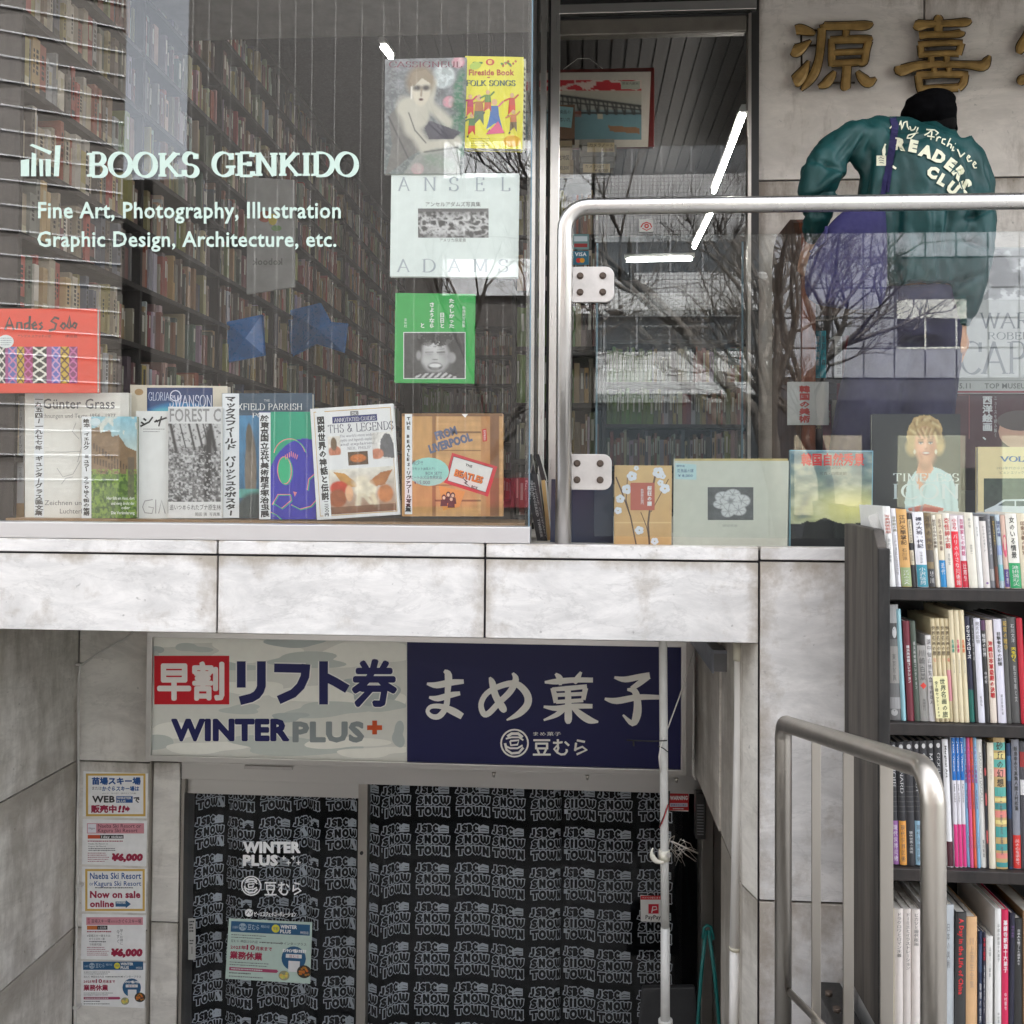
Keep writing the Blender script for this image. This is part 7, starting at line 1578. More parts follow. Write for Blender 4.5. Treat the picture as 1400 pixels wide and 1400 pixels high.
sbook(3, 'black book with white list of titles, bottom shelf', X4(1192), X4(1262), T4(484), (.02,) * 3, '日本人を魅了した画家たち', (.7,) * 3, ty=(.09, .4), tw=.4, lean=0, bold=0, dep=.26, extra=[('b', .96, .995, (.7,) * 3)])
sbook(3, 'brown cloth book cut by the picture edge, bottom shelf', X4(1266), X4(1400), T4(420), srgb(120, 90, 56), lean=0, dep=.26)
# handwritten slip over the four cream volumes
o = paper_thing('price_slip', 'pale yellow handwritten price slip across the cream volumes on the second shelf', 'price slip', [(1275, 924.5), (1295, 924.5), (1299, 982), (1280, 982)], YF + .004)
c = Canvas(YF + .004); c.poly([(1275, 924.5), (1295, 924.5), (1299, 982), (1280, 982)], srgb(226, 220, 170), 1); c.tv('世界名画の旅', 1288, 927, 981, 7, (.08, .1, .06), 2, .2, .3, 1293); c.tv('全5冊セット1500', 1279.5, 931, 981, 4.5, (.08, .1, .06), 2, .1, .3, 1284); c.build('slip_print', o)
# loose plastic sleeve on the bookcase top
o = thing('plastic_sleeve', 'clear plastic sheet lying over the first books of the top shelf', 'plastic sheet', P(1195, 720, 2.8))
MB().add([P(1186, 706, 2.75), P(1202, 700, 2.74), P(1214, 722, 2.69), P(1213, 756, 2.688), P(1200, 740, 2.72)], [(0, 4, 3, 2, 1)]).build('sheet', glass('clear_sheet', (.9, .9, .9), .12, .25, .15), o)

# ================================================================== SHOP INTERIOR
BC = [srgb(178, 168, 148), srgb(150, 140, 120), srgb(200, 194, 180), srgb(120, 100, 80), srgb(96, 88, 82), srgb(58, 60, 66), srgb(140, 60, 46), srgb(160, 46, 46), srgb(60, 84, 110), srgb(70, 96, 84), srgb(190, 160, 110), srgb(110, 120, 116), srgb(206, 200, 190), srgb(160, 150, 90), srgb(120, 60, 70), srgb(172, 176, 180)]
BC = [tuple(a * .6 + b * .4 for a, b in zip(q, srgb(112, 94, 76))) for q in BC]
BN = ['stone grey', 'taupe', 'pale cream', 'brown', 'dark grey', 'charcoal', 'rust', 'red', 'steel blue', 'grey green', 'tan', 'slate', 'ivory', 'olive', 'wine', 'silver grey']
XS = -1.95
shelf_z = [TZ + .02 + .262 * k for k in range(12)]
sc_ = thing('wall_bookcase', 'long dark bookcase along the left wall inside the shop receding from the window', 'bookcase', (-2.1, 6.7, TZ))
for k, z in enumerate(shelf_z): MB().box(XS - .26, XS + .004, 3.15, 10.5, z - .022, z).build('shelf_board', M['shelfwood'], sc_)
for k in range(9): MB().box(XS - .255, XS + .001, 3.15 + .92 * k, 3.15 + .92 * k + .02, TZ, shelf_z[-1]).build('upright', M['shelfwood'], sc_)
MB().box(XS - .275, XS - .262, 3.15, 10.5, TZ, 4.3).build('back_board', M['dark'], sc_)
# shared book meshes, spine facing +x, unit size
bm_ = []
tm = pm('spine_label', srgb(176, 166, 140), .7); tm2 = pm('spine_ink', (.05, .045, .04), .7)
for v in range(5):
    mb = MB(); mb.box(-1, 0, 0, 1, 0, 1, 0)
    mb.box(-.98, -.01, .12, .88, 1.0, 1.004, 1)
    if v == 1: mb.add([(.002, .2, .55), (.002, .8, .55), (.002, .8, .85), (.002, .2, .85)], [(0, 1, 2, 3)], 1)
    if v in (0, 2, 4):
        for k in range(5): mb.add([(.002, .3, .4 + k * .09), (.002, .7, .4 + k * .09), (.002, .7, .46 + k * .09), (.002, .3, .46 + k * .09)], [(0, 1, 2, 3)], 2)
    if v == 3: mb.add([(.002, .0, .0), (.002, 1, .0), (.002, 1, .25), (.002, .0, .25)], [(0, 1, 2, 3)], 1)
    if v == 4: mb.add([(.002, .0, .1), (.002, 1, .1), (.002, 1, .22), (.002, .0, .22)], [(0, 1, 2, 3)], 2)
    t = mb.build('book', [M['book'], tm, tm2]); bm_.append(t.data); bpy.data.objects.remove(t)
ORD = ['first', 'second', 'third', 'fourth', 'fifth', 'sixth', 'seventh', 'eighth', 'ninth', 'tenth', 'eleventh', 'twelfth', 'thirteenth', 'fourteenth', 'fifteenth', 'sixteenth', 'seventeenth', 'eighteenth', 'nineteenth', 'twentieth', 'twenty-first', 'twenty-second', 'twenty-third', 'twenty-fourth', 'twenty-fifth', 'twenty-sixth']
rw_names = ['lowest', 'second lowest', 'third lowest', 'fourth', 'fifth', 'sixth', 'seventh', 'top']
rb = random.Random(21)
stuff = MB()
prev_c = None
for k in range(11):
    y = 3.175; i = 0; zz = shelf_z[k]
    while y < 10.4:
        th = rb.choice((.014, .018, .022, .026, .03, .036, .042)); h = rb.uniform(.15, .228); dpt = rb.uniform(.14, .2)
        if (y + th - 3.15) % .92 < .02 + th: y += .02 + th
        if rb.random() < .02: y += rb.uniform(.02, .06)
        ci = rb.randrange(16)
        if y < 4.1 and 1 <= k < 8 and i < 25:
            o = bpy.data.objects.new('book', rb.choice(bm_)); COL.objects.link(o); o.location = (XS - .005 - rb.uniform(0, .03), y, zz + .0008); o.scale = (dpt, th * .96, h); o.rotation_euler = (rb.uniform(-.02, .06) * 0, 0, 0)
            cc_ = BC[ci]; f_ = rb.uniform(.85, 1.35); o.color = (*[min(1, q * f_) for q in cc_], 1)
            meta(o, '%s book, %s from window, %s shelf of long left bookcase' % (BN[ci], ORD[i], rw_names[k]), 'book', 'books on the long left bookcase inside the shop'); i += 1
        else:
            cc_ = tuple(min(1, q * rb.uniform(.7, 1.2)) for q in BC[ci]); x1 = XS - .005 - rb.uniform(0, .04)
            stuff.box(x1 - dpt, x1, y, y + th * .96, zz, zz + h, 0, cc_)
            if rb.random() < .6:
                tcx = (.5, .48, .42) if sum(cc_) < .7 else (.06, .05, .05); a = rb.uniform(.4, .6)
                stuff.add([(x1 + .0008, y + th * .25, zz + h * a), (x1 + .0008, y + th * .75, zz + h * a), (x1 + .0008, y + th * .75, zz + h * .9), (x1 + .0008, y + th * .25, zz + h * .9)], [(0, 1, 2, 3)], 0, False, tcx)
        y += th
o = stuff.build('shelved_books', M['print'], loc=(-2, 7, TZ), color=True); meta(o, 'hundreds of old books filling the far part of the long left bookcase', 'books', kind='stuff')
# books facing the door: near bookcase at y=5 and far one
def facing_case(name, label, x0, x1, Y, ztop_, rows, seed, blabel, dpt=.25, palette=None):
    t = thing(name, label, 'bookcase', ((x0 + x1) / 2, Y, TZ)); r = random.Random(seed); z = TZ + .03; p = (ztop_ - z) / rows
    for k in range(rows + 1): MB().box(x0, x1, Y, Y + dpt, z + p * k - .025, z + p * k).build('shelf_board', M['shelfwood'], t)
    for xx in (x0 - .02, x1 + .001): MB().box(xx, xx + .019, Y, Y + dpt, TZ, ztop_).build('upright', M['shelfwood'], t)
    MB().box(x0, x1, Y + dpt, Y + dpt + .01, TZ, ztop_).build('back_board', M['dark'], t)
    s = MB()
    for k in range(rows):
        x = x0 + .005; zz = z + p * k
        while x < x1 - .03:
            th = r.choice((.012, .018, .024, .03)); h = r.uniform(.6, .88) * p; cc_ = (palette or BC)[r.randrange(len(palette or BC))] if not (palette is None and k in (2, 3) and x < x0 + .3) else srgb(96, 120, 52)
            cc_ = tuple(q * r.uniform(.7, 1.1) for q in cc_); s.box(x, x + th * .95, Y + .01 + r.uniform(0, .02), Y + dpt - .02, zz, zz + h, 0, cc_)
            if r.random() < .7: s.add([(x + th * .25, Y + .0092, zz + h * .4), (x + th * .7, Y + .0092, zz + h * .4), (x + th * .7, Y + .0092, zz + h * .85), (x + th * .25, Y + .0092, zz + h * .85)], [(0, 1, 2, 3)], 0, False, (.04,) * 3 if sum(cc_) > .6 else (.5, .5, .45))
            x += th
    o = s.build('shelved_books', M['print'], loc=((x0 + x1) / 2, Y, TZ), color=True); meta(o, blabel, 'books', kind='stuff')
    return t
facing_case('bookcase', 'dark bookcase facing the door glass just left of the doorway inside', -.33, .13, 5.0, 1.5 + 1.62, 6, 3, 'rows of colourful books on the shelves just inside the door')
facing_case('bookcase', 'low lit bookcase across the back of the room seen through the door', .2, 1.35, 6.6, 2.5, 4, 9, 'rows of books at the back of the room behind the door glass')
facing_case('bookcase', 'far bookcase on the rear wall beyond the window display', -1.7, -.6, 10.2, 3.2, 6, 14, 'dim rows of books on the rear wall of the shop')
# framed bridge print above the near bookcase
fp = thing('framed_print', 'framed print of a steel bridge over water with a red sky hanging inside the door', 'picture', P(810, 200, 4.92))
c = Canvas(4.9); 
X0, X1_, Z0, Z1 = PX(700, 4.92), PX(892, 4.92), PZ(204, 4.92, 800), PZ(96, 4.92, 800)
MB().box(X0, X1_, 4.905, 4.93, Z0, Z1).build('frame', pm('red_wood_frame', srgb(96, 30, 28), .4), fp, bevel=.003)
c.poly([(701, 100), (890, 98), (886, 201), (701, 203)], srgb(196, 188, 178), 1); 
pc = Pic(90, 60, srgb(190, 176, 156), srgb(120, 150, 158)); pc.rect(0, .5, 1, 1, srgb(110, 146, 156)); pc.rect(0, 0, 1, .17, srgb(190, 44, 54)); pc.mix((pc.V < .17) * (pc.noise(12, 14, 4) > .6), srgb(214, 190, 180))
pc.poly([(0, .2), (.3, .24), (1, .46), (1, .56), (0, .58)], srgb(150, 146, 140), .4)
pc.line(.25, .24, 1, .44, .02, (.04,) * 3); pc.line(0, .54, 1, .56, .016, (.04,) * 3); pc.line(.25, .34, 1, .5, .012, (.04,) * 3)
for k in range(22): xk = .2 + k * .037; pc.line(xk, .25 + .2 * (xk - .25) * 1.3, xk + (.03 if k % 2 else -.0), .58, .008, (.05,) * 3)
pc.rect(.38, .52, .5, .62, srgb(170, 90, 70), .6); pc.rect(.64, .56, .68, .66, srgb(190, 180, 160)); pc.poly([(.72, .76), (.98, .8), (.98, .9), (.74, .86)], srgb(150, 110, 80)); pc.rect(.3, 0, .31, 1, srgb(190, 180, 166))
c.pic(712, 109.5, 877, 191, pc.a, 2); c.rect(849, 111, 875, 122, srgb(170, 176, 160), 3); c.tx('関東大震災', 851, 873, 116, 112.5, (.1,) * 3, 4); c.build('bridge_picture', fp)
MB().tube([P(770, 95, 4.93), P(790, 80, 4.95), P(806, 80, 4.95), P(824, 94, 4.93)], .002, 5).build('hanging_cord', M['cord'], fp)
for i, (x0, x1, y0, y1, cc_, t1, t2, lab) in enumerate(((800, 840, 190, 230, srgb(150, 146, 140), 'カメラノート', '¥ 7,000', 'stack of grey camera books with cream price cards on the near bookcase'), (762, 782, 192, 236, srgb(170, 150, 120), '古地図', '¥3,500', 'small pile with a tan price card left of the camera books'), (763, 783, 143, 190, srgb(120, 90, 70), '映画史', '', 'propped book with a pale blue price card in front of the bridge print'))):
    o = thing('book_stack' if i < 2 else 'propped_book', lab, 'books' if i < 2 else 'book', P((x0 + x1) / 2, y1, 4.8)); mb = MB(); n_ = 5 if i < 2 else 1
    for k in range(n_): boxpx(mb, x0 + rb.uniform(-2, 2) - 6, y0 + (y1 - y0) * k / n_ + .3, x1 + rb.uniform(-1, 4), y0 + (y1 - y0) * (k + 1) / n_ - .3, 4.79, .09)
    mb.build('stacked_book' if n_ > 1 else 'cover', pm('stack_cover%d' % i, cc_, .7), o)
    c = Canvas(4.788)
    if i == 0: c.rect(803, 195, 840, 208, srgb(206, 186, 150), 1); c.tx(t1, 806, 838, 201, 196, (.05,) * 3, 2); c.tx('¥ 10,000', 823, 838, 207, 203, (.2, .05, .05), 2); c.rect(797, 224, 834, 236, srgb(206, 186, 150), 1); c.tx('カメラGET', 800, 826, 229.5, 225.5, (.05,) * 3, 2); c.tx('¥ 6,000', 813, 831, 235, 231, (.05,) * 3, 2)
    if i == 1: c.rect(763, 206, 779, 237, srgb(190, 172, 136), 1); c.tx(t1, 764, 778, 219, 212, (.05,) * 3, 2); c.tx(t2, 764, 778, 232, 227, (.05,) * 3, 2)
    if i == 2: c.poly([(763, 145), (784, 147), (781, 175), (763, 173)], srgb(140, 180, 186), 1); c.tx('映画の', 765, 780, 156, 150, (.05,) * 3, 2); c.tx('本いれ', 765, 780, 167, 160, (.05,) * 3, 2)
    c.build('price_card', o)
# lit tubes on the ceiling
def tube_light(lab, a, b):
    o = thing('tube_light', lab, 'light', (a + b) / 2, 'lit fluorescent tubes inside the shop')
    MB().tube([a, b], .013, 12).build('lit_tube', M['tube'], o)
    d_ = (b - a).normalized() * .02; up = Vector((0, 0, .03))
    MB().tube([a - d_ + up, b + d_ + up], .02, 6).build('fitting', M['paper_w'], o)
tube_light('nearest lit ceiling tube running back inside the glass door', P(1016, 158, 4.6), P(976, 262, 5.9))
tube_light('second lit ceiling tube in line beyond the nearest one', P(972, 292, 6.3), P(949, 338, 7.2))
tube_light('crosswise lit tube at the far end of the room', P(857, 356, 7.5), P(946, 354, 7.5))
a = P(523, 64, 5.0); b = P(535, 79, 5.13)
tube_light('short ceiling lamp seen through the shop window above the art covers', a, b)
# white tote with small emblem hanging inside
o = thing('hanging_tote', 'white cotton tote with small emblem hanging inside behind the window lettering', 'bag', P(369, 395, 4.4)); mb = MB()
q = [(338, 242), (402, 246), (402, 392), (337, 402)]; f = [P(x, y, 4.4) for x, y in q]; mb.add(f + [v + Vector((0, .02, 0)) for v in f], [(0, 3, 2, 1), (4, 5, 6, 7), (0, 1, 5, 4), (1, 2, 6, 5), (2, 3, 7, 6), (3, 0, 4, 7)]); mb.build('bag_body', pm('tote_cotton', srgb(150, 150, 148), .85), o)
MB().tube([P(352, 244, 4.4), P(356, 215, 4.38), P(378, 214, 4.38), P(386, 246, 4.4)], .005, 6).build('handle', M['cord'], o)
c = Canvas(4.4); c.ell(362, 296, 9, 8, srgb(150, 80, 60), 2); c.ell(373, 300, 6, 8, srgb(190, 170, 60), 3); c.ell(378, 312, 7, 4, srgb(90, 130, 70), 2.5); c.tx('kobook', 386, 345, 362, 353, (.1,) * 3, 2, .02); c.build('emblem', o)
# blue plastic sheets draped over shelf edge
for i, (pts, lab) in enumerate((([(393, 425), (438, 414), (452, 440), (475, 442), (470, 482), (432, 470), (398, 487)], 'crumpled blue plastic sheet draped on the left shelves, right one'), ([(310, 440), (358, 430), (361, 485), (312, 495)], 'crumpled blue plastic sheet draped on the left shelves, left one'))):
    yy = 6.3 if i == 0 else 5.2
    o = thing('blue_sheet', lab, 'plastic sheet', P(sum(p[0] for p in pts) / len(pts), sum(p[1] for p in pts) / len(pts), yy)); r = random.Random(i)
    ctr = P(sum(p[0] for p in pts) / len(pts), sum(p[1] for p in pts) / len(pts), yy - .05); vs = [P(x, y, yy + r.uniform(-.06, .06)) for x, y in pts] + [ctr] + [v + Vector((0, .03, 0)) for v in [P(x, y, yy) for x, y in pts]]; n = len(pts)
    MB().add(vs, [(k, n, (k + 1) % n) for k in range(n)] + [(k, (k + 1) % n, n + 1 + (k + 1) % n, n + 1 + k) for k in range(n)]).build('sheet', pm('blue_plastic%d' % i, srgb(30, 120, 200), .3), o)
# ================================================================== RACK BEHIND THE PERSON
rk = thing('display_rack', 'brown wooden display rack against the wall in front of the standing person', 'bookcase', (1.4, 3.85, TZ))
RX0 = PX(1088, 3.66, 400)
ztr = PZ(290, 3.66, 1100)
prk = [(3.66, TZ + .01), (3.66, ztr - .10), (3.70, ztr - .03), (3.76, ztr), (4.02, ztr), (4.07, ztr - .03), (4.10, ztr - .1), (4.10, TZ + .01)]
def rside(x0, x1, m_):
    n = len(prk); vs = [(x0, y, z) for y, z in prk] + [(x1, y, z) for y, z in prk]
    MB().add(vs, [tuple(range(n)), tuple(range(2 * n - 1, n - 1, -1))] + [(i, i + n, (i + 1) % n + n, (i + 1) % n) for i in range(n)]).build('side_board', M[m_], rk, bevel=.002)
rside(RX0, RX0 + .02, 'brownwood2'); rside(RX0 + .021, RX0 + .075, 'brownwood')
rside(2.6, 2.62, 'brownwood2')
rzs = [PZ(y, 3.66, 1150) for y in (330, 430, 516, 617, 700)]
for z in rzs[1:]: MB().box(RX0 + .075, 2.6, 3.68, 4.08, z - .022, z).build('shelf_board', M['shelfwood'], rk)
MB().box(RX0 + .02, 2.6, 4.085, 4.1, TZ + .02, ztr - .12).build('back_board', M['brownwood2'], rk)
rbk = random.Random(31)
def rack_books(x0, x1, zi, specs, Y=3.70):
    x = x0
    for (th, h, cc_, lab, title, tc) in specs:
        o = MB().box(x, x + th, Y + rbk.uniform(0, .01), Y + .18, rzs[zi] + .0005, rzs[zi] + h, 0, cc_).build('book', [M['printg']], loc=(x + th / 2, Y + .1, rzs[zi]), color=True)
        meta(o, lab, 'book', 'books on the display rack')
        if title:
            def fn(a, b, lay, x=x, th=th, h=h): return (x + a * th, Y - .0006 - lay * EPS, rzs[zi] + h * (1 - b))
            c = Canvas(Y, fn=fn); n = len(title)
            for i, ch in enumerate(title):
                V, Fc, bb = glyphs(ch, 0, 1, 's'); p = .8 / max(n, 5); mx = .5 if ord(ch) > 0x2e00 else (bb[0] + bb[1]) / 2
                c.raw([(.5 + (v[0] - mx) * .7, .1 + p * (i + .5) - (v[1] - .38) * p * .9) for v in V], Fc, tc, 2)
            c.build('spine_print', o, M['print'])
        x += th + .002
    return x
tq = srgb(40, 150, 170)
xk = RX0 + .08
nx_ = rack_books(xk, 0, 2, [(.022, .185, srgb(20, 130, 150), 'first of two turquoise books on the rack behind the glass', '現代美術', (.6,) * 3), (.02, .185, srgb(40, 160, 176), 'second of two turquoise books on the rack behind the glass', '彫刻の森', (.05,) * 3), (.03, .15, (.03, .03, .03), 'black book between turquoise and white ones on the rack', '', None), (.028, .165, srgb(206, 206, 202), 'white book on the rack beside the turquoise pair', '日本の陶芸', (.2,) * 3)])
colr = [srgb(40, 40, 60), srgb(110, 30, 44), srgb(200, 196, 180), srgb(30, 30, 34), srgb(140, 110, 70), srgb(60, 60, 100), srgb(170, 160, 140)]
cn = ['navy', 'wine red', 'ivory', 'black', 'tan', 'indigo', 'beige']
sp_ = []
for k in range(30):
    i = rbk.randrange(7); sp_.append((rbk.uniform(.02, .04), rbk.uniform(.13, .2), colr[i], '%s spine, %s right of the white book on the upper rack shelf' % (cn[i], ORD[k] if k < 26 else 'far'), '', None))
rack_books(nx_ + .01, 0, 2, sp_[:10])
sp_ = [(rbk.uniform(.03, .05), rbk.uniform(.14, .2), colr[i % 7], '%s volume, %s from the left on the middle shelf of the rack' % (cn[i % 7], ORD[i]), '全集', (.4, .35, .2)) for i in range(9)]
rack_books(RX0 + .08, 0, 3, sp_)
# face-out sheets and covers on the rack
def face_out(label, q, Y, col, draw, cat='book'):
    o = bookbox('book' if cat == 'book' else 'poster', label, q, Y, .012, col, cat=cat); c = Canvas(Y); draw(c); c.build('cover_print', o); return o
def d1(c):
    c.tv('韓国の美術', 1100, 527, 578, 14, srgb(180, 70, 66), 2, .5)
face_out('white sheet with large red vertical characters on the rack', R4(1077, 522, 1133, 581), 3.655, srgb(190, 190, 188), d1)
def d2(c):
    c.rect(1166, 540, 1183, 605, srgb(160, 130, 80), 2); c.rect(1176, 528, 1184, 600, srgb(190, 170, 150), 3); c.tv('金屏風', 1213, 532, 570, 11, srgb(150, 120, 70), 2, .3)
    for k in range(4): c.ell(1200 + (k % 2) * 4, 580 + k * 14, 8, 6, srgb(140, 110, 60), 2 + k * .1); c.rect(1212, 572 + k * 13, 1221, 581 + k * 13, srgb(110, 100, 90), 2)
face_out('deep red folding screen catalogue with gold ornaments on the rack', R4(1145, 524, 1226, 640), 3.662, srgb(92, 20, 36), d2)
o = bookbox('paper_box', 'small open kraft box on the rack below the red catalogue', R4(1148.5, 591, 1192, 614), 3.6, .04, srgb(170, 140, 100), cat='box')
def d3(c):
    c.frame(1273, 524, 1303, 600, 3, (.02,) * 3, 1.5); c.rect(1276, 527, 1300, 597, srgb(60, 70, 66), 1); c.rect(1276, 532, 1284, 565, srgb(186, 180, 160), 2); c.tv('浮世絵日本', 1280, 534, 563, 6, (.08,) * 3, 3); c.tv('ニッポン', 1292, 530, 562, 7, (.5,) * 3, 3)
face_out('black framed pair of dark spines at the middle of the rack', R4(1273, 524, 1303, 600), 3.65, (.05,) * 3, d3)
def d4(c):
    pc = Pic(70, 50, (.35,) * 3, (.25,) * 3); n1_ = pc.noise(8, 6, 5); pc.mul(.5 + n1_); pc.mix(n1_ > .58, (.55,) * 3); pc.ell(.5, .3, .14, .2, (.06,) * 3, .3); pc.ell(.55, .6, .22, .2, (.08,) * 3, .3); c.pic(1302, 340, 1430, 410, pc.a, 2)
    c.tx('WARS', 1339, 1424, 449, 427, (.1, .11, .12), 2, font='n'); c.tx('ROBERT', 1350, 1420, 464, 454, (.1, .11, .12), 2, font='n'); c.tx('CAPA', 1312, 1440, 511, 466, (.14, .15, .16), 2, font='n')
    c.rect(1300, 520, 1430, 520.8, (.2,) * 3, 2); c.tx('5-5.11', 1303, 1327, 531, 524, (.12,) * 3, 2, .02); c.tx('TOP MUSEUM', 1346, 1410, 531, 524, (.12,) * 3, 2, .02); c.rect(1300, 534.5, 1430, 537, srgb(130, 50, 60), 2)
face_out('pale war photography exhibition poster with huge serif capitals at the right edge', [(1302, 338), (1432, 338), (1432, 538), (1300, 538)], 3.58, srgb(160, 160, 157), d4, 'poster')
def d5(c):
    c.tv('西洋絵画、', 1350, 541, 602, 13, (.55,) * 3, 2, .5); c.tv('ニュースを読み解く', 1361, 541, 598, 4, (.45,) * 3, 2); c.line([(1310, 540), (1325, 540), (1325, 600)], 1, (.3, .1, .1), 2)
    c.ell(1395, 590, 30, 24, srgb(190, 150, 130), 2); c.ell(1395, 575, 32, 14, srgb(90, 80, 76), 3)
face_out('dark wine book titled on western painting at the right of the rack', R4(1301, 539, 1425, 640), 3.59, srgb(64, 20, 30), d5)
# dark low display unit under the books
slab_ = thing('display_block', 'dark low display block under the books behind the balustrade glass', 'stand', (1.3, 3.5, TZ))
MB().box(PX(1143, 3.5, 650), 2.4, 3.45, 3.64, TZ + .002, PZ(670, 3.45, 1200)).build('block', M['dark'], slab_)

# ================================================================== PERSON
def remeshed(name, mb, mat, voxel=.011, smooth=6, parent=None, loc=None, post=None):
    o = mb.build(name + '_raw', mat)
    r = o.modifiers.new('r', 'REMESH'); r.mode = 'VOXEL'; r.voxel_size = voxel; r.use_smooth_shade = True
    s = o.modifiers.new('s', 'SMOOTH'); s.iterations = smooth; s.factor = .6
    bpy.context.view_layer.update(); dg = bpy.context.evaluated_depsgraph_get()
    me = bpy.data.meshes.new_from_object(o.evaluated_get(dg)); me.name = name
    bpy.data.objects.remove(o)
    co = np.zeros(len(me.vertices) * 3); me.vertices.foreach_get('co', co); co = co.reshape(-1, 3)
    if post:
        no = np.zeros(len(me.vertices) * 3); me.vertices.foreach_get('normal', no); co = post(co, no.reshape(-1, 3))
    off = np.array(loc if loc is not None else (parent.location if parent else (0, 0, 0)))
    me.vertices.foreach_set('co', (co - off).ravel()); me.update()
    me.materials.clear(); me.materials.append(mat)
    me.polygons.foreach_set('use_smooth', [True] * len(me.polygons))
    n = bpy.data.objects.new(name, me); COL.objects.link(n)
    if parent: n.parent = parent
    else: n.location = off
    return n, co
YB_ = 3.42
def pp(x, y, Y=YB_): return P(x, y, Y)
def loft(mb, rows, seg=20):
    vs = []
    for (x, y, Y, rx_, ry_) in rows:
        cpt = P(x, y, Y)
        for k in range(seg):
            a = 2 * math.pi * k / seg; vs.append((cpt.x + rx_ * math.cos(a), cpt.y + ry_ * math.sin(a), cpt.z))
    n = len(rows)
    fs = [(i * seg + k, i * seg + (k + 1) % seg, (i + 1) * seg + (k + 1) % seg, (i + 1) * seg + k) for i in range(n - 1) for k in range(seg)] + [tuple(range(seg))[::-1], tuple((n - 1) * seg + k for k in range(seg))]
    mb.add(vs, fs, 0, True)
feet = TZ
# body: one continuous surface (head, neck, trunk, arms, hands, legs)
b = MB()
k_ = 3.42 / F
hc = P(1272, 172, 3.52)
b.ball(hc, .088, (.86, 1.05, 1.18), 16, 12); b.ball(hc + Vector((0, .055, -.05)), .06, (.9, .9, 1), 12, 8)       # skull, jaw
b.ball(hc + Vector((0, .1, -.012)), .016, (.8, 1.2, 1.4), 8, 6)                                            # nose, away from the lens
for s_ in (-1, 1): b.ball(hc + Vector((s_ * .077, .005, -.02)), .02, (.4, .9, 1.5), 8, 6)                  # ears
b.tube([hc + Vector((0, 0, -.05)), P(1258, 205, 3.46)], [.052, .06], 12)
loft(b, [(1250, 190, 3.46, .08, .07), (1250, 215, 3.44, .12, .07), (1250, 300, 3.43, .13, .08), (1250, 380, 3.44, .13, .09), (1248, 430, 3.45, .16, .11), (1240, 460, 3.45, .15, .11)])
armL = [P(1190, 196, 3.45), P(1150, 212, 3.42), P(1122, 244, 3.40), P(1118, 285, 3.45), P(1112, 335, 3.56)]
armR = [P(1312, 205, 3.45), P(1332, 250, 3.42), P(1336, 305, 3.38), P(1326, 375, 3.37), P(1310, 452, 3.40)]
b.tube(armL, [.03, .034, .032, .03, .025], 12); b.tube(armR, [.03, .034, .032, .03, .025], 12)
def hand(mb, wrist, dirv, side, palmn, curl=.5, s=1.0):
    d_ = Vector(dirv).normalized(); n_ = Vector(palmn).normalized(); sx_ = d_.cross(n_).normalized() * side
    def pt(a, b_, c_): return wrist + (d_ * a + sx_ * b_ + n_ * c_) * s
    mb.tube([pt(-.02, 0, 0), pt(.02, 0, 0), pt(.05, 0, 0), pt(.08, 0, 0)], [.026, .03, .035, .03], 10)
    for i, (o_, L) in enumerate(((-.027, .066), (-.009, .074), (.009, .07), (.026, .056))):
        p = [pt(.07, o_, 0)]; ang = 0; q = p[0]
        for sg in range(3):
            ang += curl * (.5 + .25 * sg); q = q + (d_ * math.cos(ang) + n_ * math.sin(ang)) * L * s * (.42, .32, .26)[sg]; p.append(q)
        mb.tube(p, [.0095, .009, .0082, .007], 8)
    mb.tube([pt(.01, -.025, .005), pt(.035, -.045, .015), pt(.055, -.052, .028), pt(.075, -.048, .036)], [.012, .0115, .0105, .008], 8)
hand(b, armL[-1], (-.1, .8, -.5), 1, (.2, -.4, -.9), .35); hand(b, armR[-1], (-.05, .1, -1), -1, (-.2, .95, 0), .55)
legL = [P(1212, 440, 3.45), P(1186, 560, 3.43), P(1168, 650, 3.42), P(1160, 718, 3.42)]; legR = [P(1274, 440, 3.45), P(1262, 560, 3.45), P(1256, 650, 3.43), P(1254, 718, 3.44)]
for lg_ in (legL, legR):
    b.tube(lg_, [.085, .07, .05, .042], 12); f0 = Vector((lg_[-1].x, lg_[-1].y, TZ + .045)); b.tube([f0 + Vector((0, -.05, 0)), f0 + Vector((0, .06, -.01)), f0 + Vector((0, .15, -.018))], [.036, .036, .024], 10)
person, _ = remeshed('person', b, M['skin'], .007, 2, loc=P(1230, 728, 3.45) * 1.0)
meta(person, 'person in green jacket, black knit cap and dark trousers leaning over the rack, back turned', 'person')
# trousers
t = MB(); loft(t, [(1243, 395, 3.45, .165, .13), (1243, 430, 3.45, .185, .15), (1240, 470, 3.45, .18, .145)])
for lg_ in (legL, legR):
    l2 = [lg_[0] + Vector((0, 0, .02)), lg_[1], lg_[2], Vector((lg_[3].x, lg_[3].y, TZ + .05))]; t.tube(l2, [.115, .11, .10, .092], 18)
def wr(amp, fx, fz, seed):
    r = np.random.default_rng(seed); ph = r.uniform(0, 6.28, 12)
    def f(co, no):
        x, y, z = co.T; h = np.zeros(len(co))
        for i in range(6):
            a = fx * (1 + .6 * i); h += np.sin(a * x * math.cos(i * 1.3) + fz * (1 + .5 * i) * z * math.sin(i * 1.3 + .5) + a * .6 * y + ph[i] + 1.3 * np.sin(z * 9 + ph[i + 6])) / (1 + .7 * i)
        h = -np.abs(h) * .6 + h * .4
        return co + no * (h * amp)[:, None]
    return f
tr_, _ = remeshed('trousers', t, M['trouser'], .013, 4, person, post=wr(.006, 22, 14, 2))
